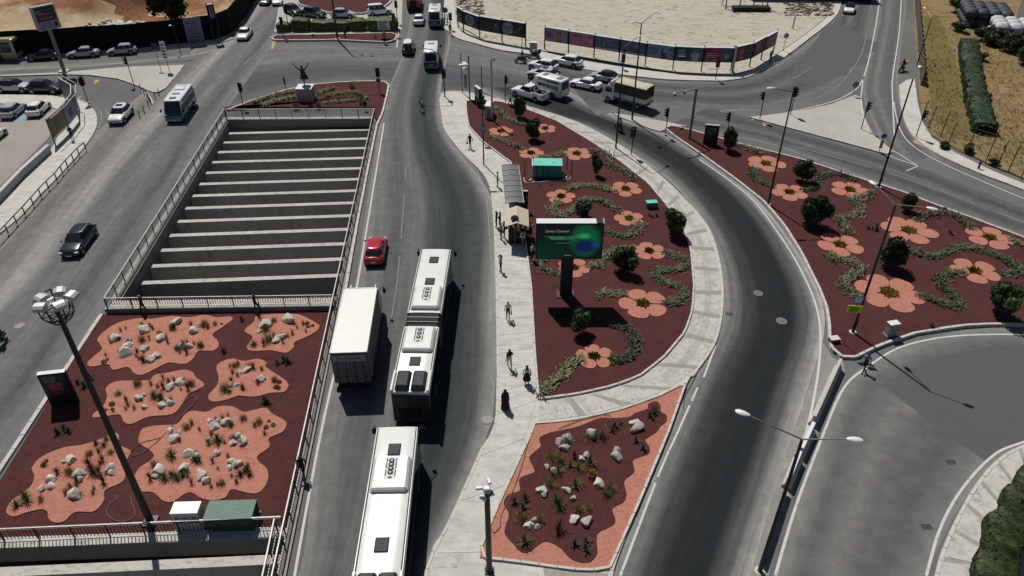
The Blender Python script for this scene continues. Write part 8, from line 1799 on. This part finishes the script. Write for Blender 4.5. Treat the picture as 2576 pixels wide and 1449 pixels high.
def tree(label, p, r_, h_, m='leaf_tree', group=None, trunk=.35):
    t = thing('tree', label, 'tree', p, rnd.uniform(0, 6), group); obj('trunk', TRUNK, t, scale=(r_ * .8, r_ * .8, h_ * .6)); me = crown_mesh('crown', 2600, m, ln=.15, w=.045, lumps=14); obj('crown', me, t, loc=(0, 0, h_ * (.5 + trunk / 2)), scale=(r_, r_, h_ * (1 - trunk) / 2 * 1.1)); return t
tree('dark green tree behind the hoarding of the construction site', G(440, 82, 0), 3.0, 7.2, trunk=.2)
for i, (u, v, r_, h_, lb) in enumerate(((2412, 30, 2.6, 3.2, 'dark bush at the top of the dry field, leftmost of the group'), (2412, 78, 2.0, 2.4, 'broad bush left of the hedge row top'), (2455, 62, 2.6, 3.6, 'dark bush behind the top of the hedge row'), (2470, 100, 2.4, 3.2, 'bush right beside the top of the hedge row'), (2500, 112, 2.5, 3.0, 'brownish bush in front of the dark sacks'), (2545, 130, 2.8, 3.4, 'big bush in front of the pale sacks, left'), (2586, 160, 3.0, 3.6, 'big bush at the right frame edge'), (2462, 152, 1.4, 1.7, 'low bush standing alone right of the hedge row'), (2375, 372, .9, 1.0, 'low scrub at the wire fence'), (2432, 383, 1.1, 1.3, 'dark scrub bush at the lower end of the wire fence'), (2498, 413, .8, .9, 'small scrub bush by the fence, right'))):
    bush(lb, u, v, r_ * .75, h_ * .8, 'olive' if i % 2 else 'dark', group='bushes of the dry field', z=.1, trunk=.08, cat='bush', name='bush')
def hedge(label, pts, w, h, m='leaf_hedge', z=.1, group=None, dens=170, ln=.13, name='hedge', lump=.12):
    """clipped hedge: a twiggy body coated with leaves"""
    P = resample(pts, step=.45); t = thing(name, label, 'hedge', P[0] + Vector((0, 0, z)), 0, group); o = P[0]; body = MB(); rings = []; lv = MB()
    for i, p in enumerate(P):
        d = (P[min(i + 1, len(P) - 1)] - P[max(i - 1, 0)]).normalized(); n = Vector((-d.y, d.x, 0)); q = p - o; k = lump * NZ.noise((p.x * .8, p.y * .8, 2)); e = .88 if i in (0, len(P) - 1) else 1
        hh = h * (1 + k) * e; ww = w / 2 * (1 + lump * NZ.noise((p.x * .7, p.y * .9, 7))) * e
        prof = [(-ww, 0), (-ww * 1.03, hh * .5), (-ww * .93, hh * .88), (-ww * .6, hh), (ww * .6, hh), (ww * .93, hh * .88), (ww * 1.03, hh * .5), (ww, 0)]
        rings.append([q + n * a + Vector((0, 0, b)) for a, b in prof])
    body.loft(rings, m); body.build('foliage_core', t)
    for i in range(len(rings) - 1):
        a, b = rings[i], rings[i + 1]
        for j in range(7):
            A = (a[j + 1] - a[j]).length * (b[j] - a[j]).length
            nn = (b[j] - a[j]).cross(a[j + 1] - a[j]).normalized() * -1
            for _ in range(int(A * dens)):
                s, u_ = rnd.random(), rnd.random(); p = a[j].lerp(a[j + 1], s).lerp(b[j].lerp(b[j + 1], s), u_); leaf(lv, p - nn * .03, nn + rv() * .9, ln * rnd.uniform(.7, 1.4), ln * .35, m)
    for s_ in (0, -1):
        c = sum(rings[s_], Vector()) / 8
        for _ in range(int(w * h * dens)): f = rnd.choice(rings[s_]).lerp(c, rnd.random() ** .7).lerp(rnd.choice(rings[s_]), rnd.random() * .4); leaf(lv, f, rv() + (rings[s_][3] - rings[1 if s_ == 0 else -2][3]).normalized(), ln, ln * .35, m)
    lv.build('leaves', t, kind='stuff'); return t
for a, b, w_, h_, lb in (((700, 79.5), (731, 79), 1.7, 1.35, 'clipped hedge block at the left end of the row, lowest'), ((738, 77.5), (781, 77), 2.0, 1.9, 'clipped hedge block left of the long one'), ((787, 77), (880, 76), 2.0, 1.55, 'longest clipped hedge block, behind the tall lamp'), ((883, 76), (921, 75.5), 2.0, 1.75, 'short clipped hedge block right of the long one'), ((927, 75.5), (1000, 75), 2.1, 1.85, 'clipped hedge block at the right end behind the white sign')):
    hedge(lb, [G(*a), G(*b)], w_, h_, group='clipped hedge blocks', dens=60, ln=.2)
hedge('long dark green hedge row running down the dry field', smooth([G(2432, 122), G(2440, 190), G(2452, 260), G(2472, 338)]), 2.5, 1.35, 'leaf_bush', dens=60, ln=.42, lump=.45)
hedge('bushy green hedge in the lower right corner beside the banded pavement', smooth([G(2640, 1150), G(2590, 1225), G(2548, 1290), G(2520, 1350), G(2498, 1420), G(2470, 1560)]), 1.75, 1.4, 'leaf_lower', dens=120, ln=.24, lump=.75)
# scattered field grass and site stones as masses
mb = MB()
for i in range(2600):
    u, v = rnd.uniform(2330, 2640), rnd.uniform(60, 460)
    if v > 330 + (u - 2330) * .42: continue
    p = G(u, v, .1)
    for _ in range(3): blade(mb, (p.x + rnd.gauss(0, .1), p.y + rnd.gauss(0, .1), .1), rnd.uniform(0, 6.3), rnd.uniform(.2, .9), rnd.uniform(.2, .5), .03, 'leaf_straw' if rnd.random() < .75 else 'leaf_dry', .6, 2)
mb.build('field_grass', kind='stuff')
mb = MB()
for i in range(420):
    u, v = rnd.uniform(1165, 2080), rnd.uniform(-10, 170); p = G(u, v, .1)
    if not inside((p.x, p.y), L(lot_edge) + [G(2105, -60), G(1140, -60)]) or rnd.random() < (v / 200): continue
    for _ in range(7): blade(mb, (p.x + rnd.gauss(0, .35), p.y + rnd.gauss(0, .18), .1), rnd.uniform(0, 6.3), rnd.uniform(.4, 1.2), rnd.uniform(.12, .3), .03, 'leaf_straw', .6, 2)
mb.build('dry_weeds', kind='stuff')
# sacks of building material, upper right
def sack(p, m, lab, grp, w=1.0, h=1.0):
    bm = bmesh.new(); bmesh.ops.create_cube(bm, size=1); bmesh.ops.bevel(bm, geom=bm.edges[:], offset=.16, segments=2, affect='EDGES')
    for v in bm.verts:
        k = 1 + .10 * (1 - abs(v.co.z) * 2) ; v.co = Vector((v.co.x * k, v.co.y * k, v.co.z)) * (1 + .06 * NZ.noise(v.co * 3 + p))
    me = bpy.data.meshes.new('sack'); bm.to_mesh(me); bm.free(); me.materials.append(M[m]); me.polygons.foreach_set('use_smooth', [True] * len(me.polygons))
    return tag(obj('bulk_sack', me, loc=p, rz=rnd.uniform(-.12, .12), scale=(w, w, h)), lab, 'sack', grp)
b0 = G(2508, 106, .1); ex = (G(2576, 112, .1) - b0).normalized(); ey = Vector((-ex.y, ex.x, 0))
for i in range(5):
    for j in range(3):
        for k_ in range(2):
            if i > 3 and j > 1: continue
            p = b0 + ex * i * 1.85 + ey * j * 1.8 + Vector((0, 0, .8 + k_ * 1.45)); sack(p, 'bag_grey', 'pale grey bulk sack, %s layer, %s row, %s from left' % ('lower' if k_ == 0 else 'upper', ('front', 'middle', 'back')[j], ('first', 'second', 'third', 'fourth', 'fifth')[i]), 'pale sacks, %s layer' % ('lower' if k_ == 0 else 'upper'), 1.75, 1.4)
b1 = G(2432, 66, .1)
for i in range(4):
    for j in range(4):
        for k_ in range(2):
            p = b1 + ex * i * 1.7 + ey * j * 1.8 + Vector((0, 0, .75 + k_ * 1.4)); sack(p, 'bag_dark', 'dark plastic wrapped sack, %s layer, %s row, %s from left' % ('lower' if k_ == 0 else 'upper', ('front', 'second', 'third', 'back')[j], ('first', 'second', 'third', 'fourth')[i]), 'dark sacks, %s layer' % ('lower' if k_ == 0 else 'upper'), 1.65, 1.35)
b = G(2590, 62, .1); t = thing('site_container', 'blue grey container in the top right corner', 'container', b, 0); MB().box((4, 2, 1.6), (9, 3, 3.2), 'bus_grey', ch=.04).build('container_body', t); MB().box((4, 2, 3.24), (9.05, 3.05, .08), 'ad_sky').build('roof', t)
for i in range(12): MB().box((.0 + i * .7, .48, 1.6), (.2, .05, 2.9), 'bus_grey').build('corrugation', t)
# dark shed and frame at the top edge of the lot
b = G(1825, 23, .1); t = thing('steel_scaffold', 'rusty billboard frame with a dark ballast slab at the top of the dirt lot', 'frame', b, 0)
for x in (0, 2.4, 4.8, 7.2): k = MB(); k.tube([(x, 0, 0), (x, 0, 6)], .1, 'rust_post', 6); k.build('upright', t)
for z_ in (.4, 3.0): k = MB(); k.tube([(0, 0, z_), (7.2, 0, z_)], .07, 'rust_post', 6); k.build('cross_bar', t)
for x in (0, 7.2): k = MB(); k.tube([(x, 0, 4), (x, 3, 0)], .07, 'rust_post', 6); k.build('brace', t)
MB().box((4.2, -.9, .35), (6.4, 1.7, .7), 'plastic_black', ch=.03).build('ballast_slab', t)
b = G(2010, 4, .1); t = thing('dark_shed', 'long dark shed at the top edge beside the avenue', 'building', b, R(-4)); MB().box((2, 4, 1.5), (22, 6, 3.0), 'hoarding').build('wall', t); MB().box((2, 4, 3.1), (22.6, 6.6, .2), 'steel_dark', ch=.03).build('roof', t)
for i in range(7): MB().box((-7.5 + i * 3.1, .97, 1.6), (1.2, .06, 1.2), 'glass_dark').build('window', t)
mb = MB()
for i in range(260):
    u, v = rnd.uniform(1975, 2095), rnd.uniform(8, 40); p = G(u, v, .1); mb.ball((p.x, p.y, .12), rnd.uniform(.1, .4), 'bark' if rnd.random() < .6 else 'sand_lot', 6, 4, (1.3, 1, .6))
for i in range(200):
    u, v = rnd.uniform(1150, 1215), rnd.uniform(-5, 38); p = G(u, v, .1); mb.ball((p.x, p.y, .12), rnd.uniform(.1, .45), 'bark' if rnd.random() < .5 else 'sand_lot', 6, 4, (1.3, 1, .6))
mb.build('rubble', kind='stuff')
b = G(1994, 72, .1); t = thing('white_post', 'short white marker post in the dirt lot', 'post', b, 0); MB().tube([(0, 0, 0), (0, 0, 1.9)], .12, 'stone_pale', 8).build('shaft', t); MB().ball((0, 0, 1.95), .14, 'lamp_white', 8, 6).build('cap', t)
# heap of pale rubble inside the construction site
mb = MB()
for i in range(160):
    p = G(rnd.gauss(300, 32), rnd.gauss(72, 7), 0); mb.ball((p.x, p.y, site_h(p.x, p.y) + .2), rnd.uniform(.15, .6), 'concrete_pale', 6, 4, (1.3, 1, .6))
mb.build('pale_spoil', kind='stuff')
# hoses
HZ = [([(465, 1014), (478, 1001), (492, 1001), (492, 1014), (450, 1057), (432, 1078), (400, 1112), (365, 1139), (340, 1149), (331, 1146), (334, 1133), (362, 1116), (388, 1110), (408, 1104)], .13, 'long thin hose looping over the largest pink patch'), ([(292, 1249), (295, 1259), (276, 1273), (270, 1292), (283, 1309), (310, 1315), (335, 1307), (341, 1290), (333, 1268), (330, 1250)], .10, 'thin hose in a loop at the foot of the floodlight mast'),
      ([(1405, 1085), (1445, 1068), (1500, 1052), (1530, 1050), (1536, 1060), (1522, 1072), (1528, 1088)], .23, 'thin hose at the top of the triangular gravel bed'), ([(1340, 1090), (1325, 1130), (1312, 1180), (1290, 1240), (1262, 1300), (1258, 1330), (1244, 1345), (1237, 1335)], .2, 'thin hose along the left kerb of the triangular bed'), ([(1765, 876), (1755, 900), (1752, 940), (1735, 975), (1722, 1000), (1718, 1030)], .06, 'thin dark cable lying over the kerb at the bend of the path')]
for p_, z_, lb in HZ:
    k = MB(); k.tube([q + Vector((0, 0, z_ + .02)) for q in smooth(L(p_), 6)], .024, 'hose', 6); tag(k.build('hose'), lb, 'hose', 'hoses on the beds')
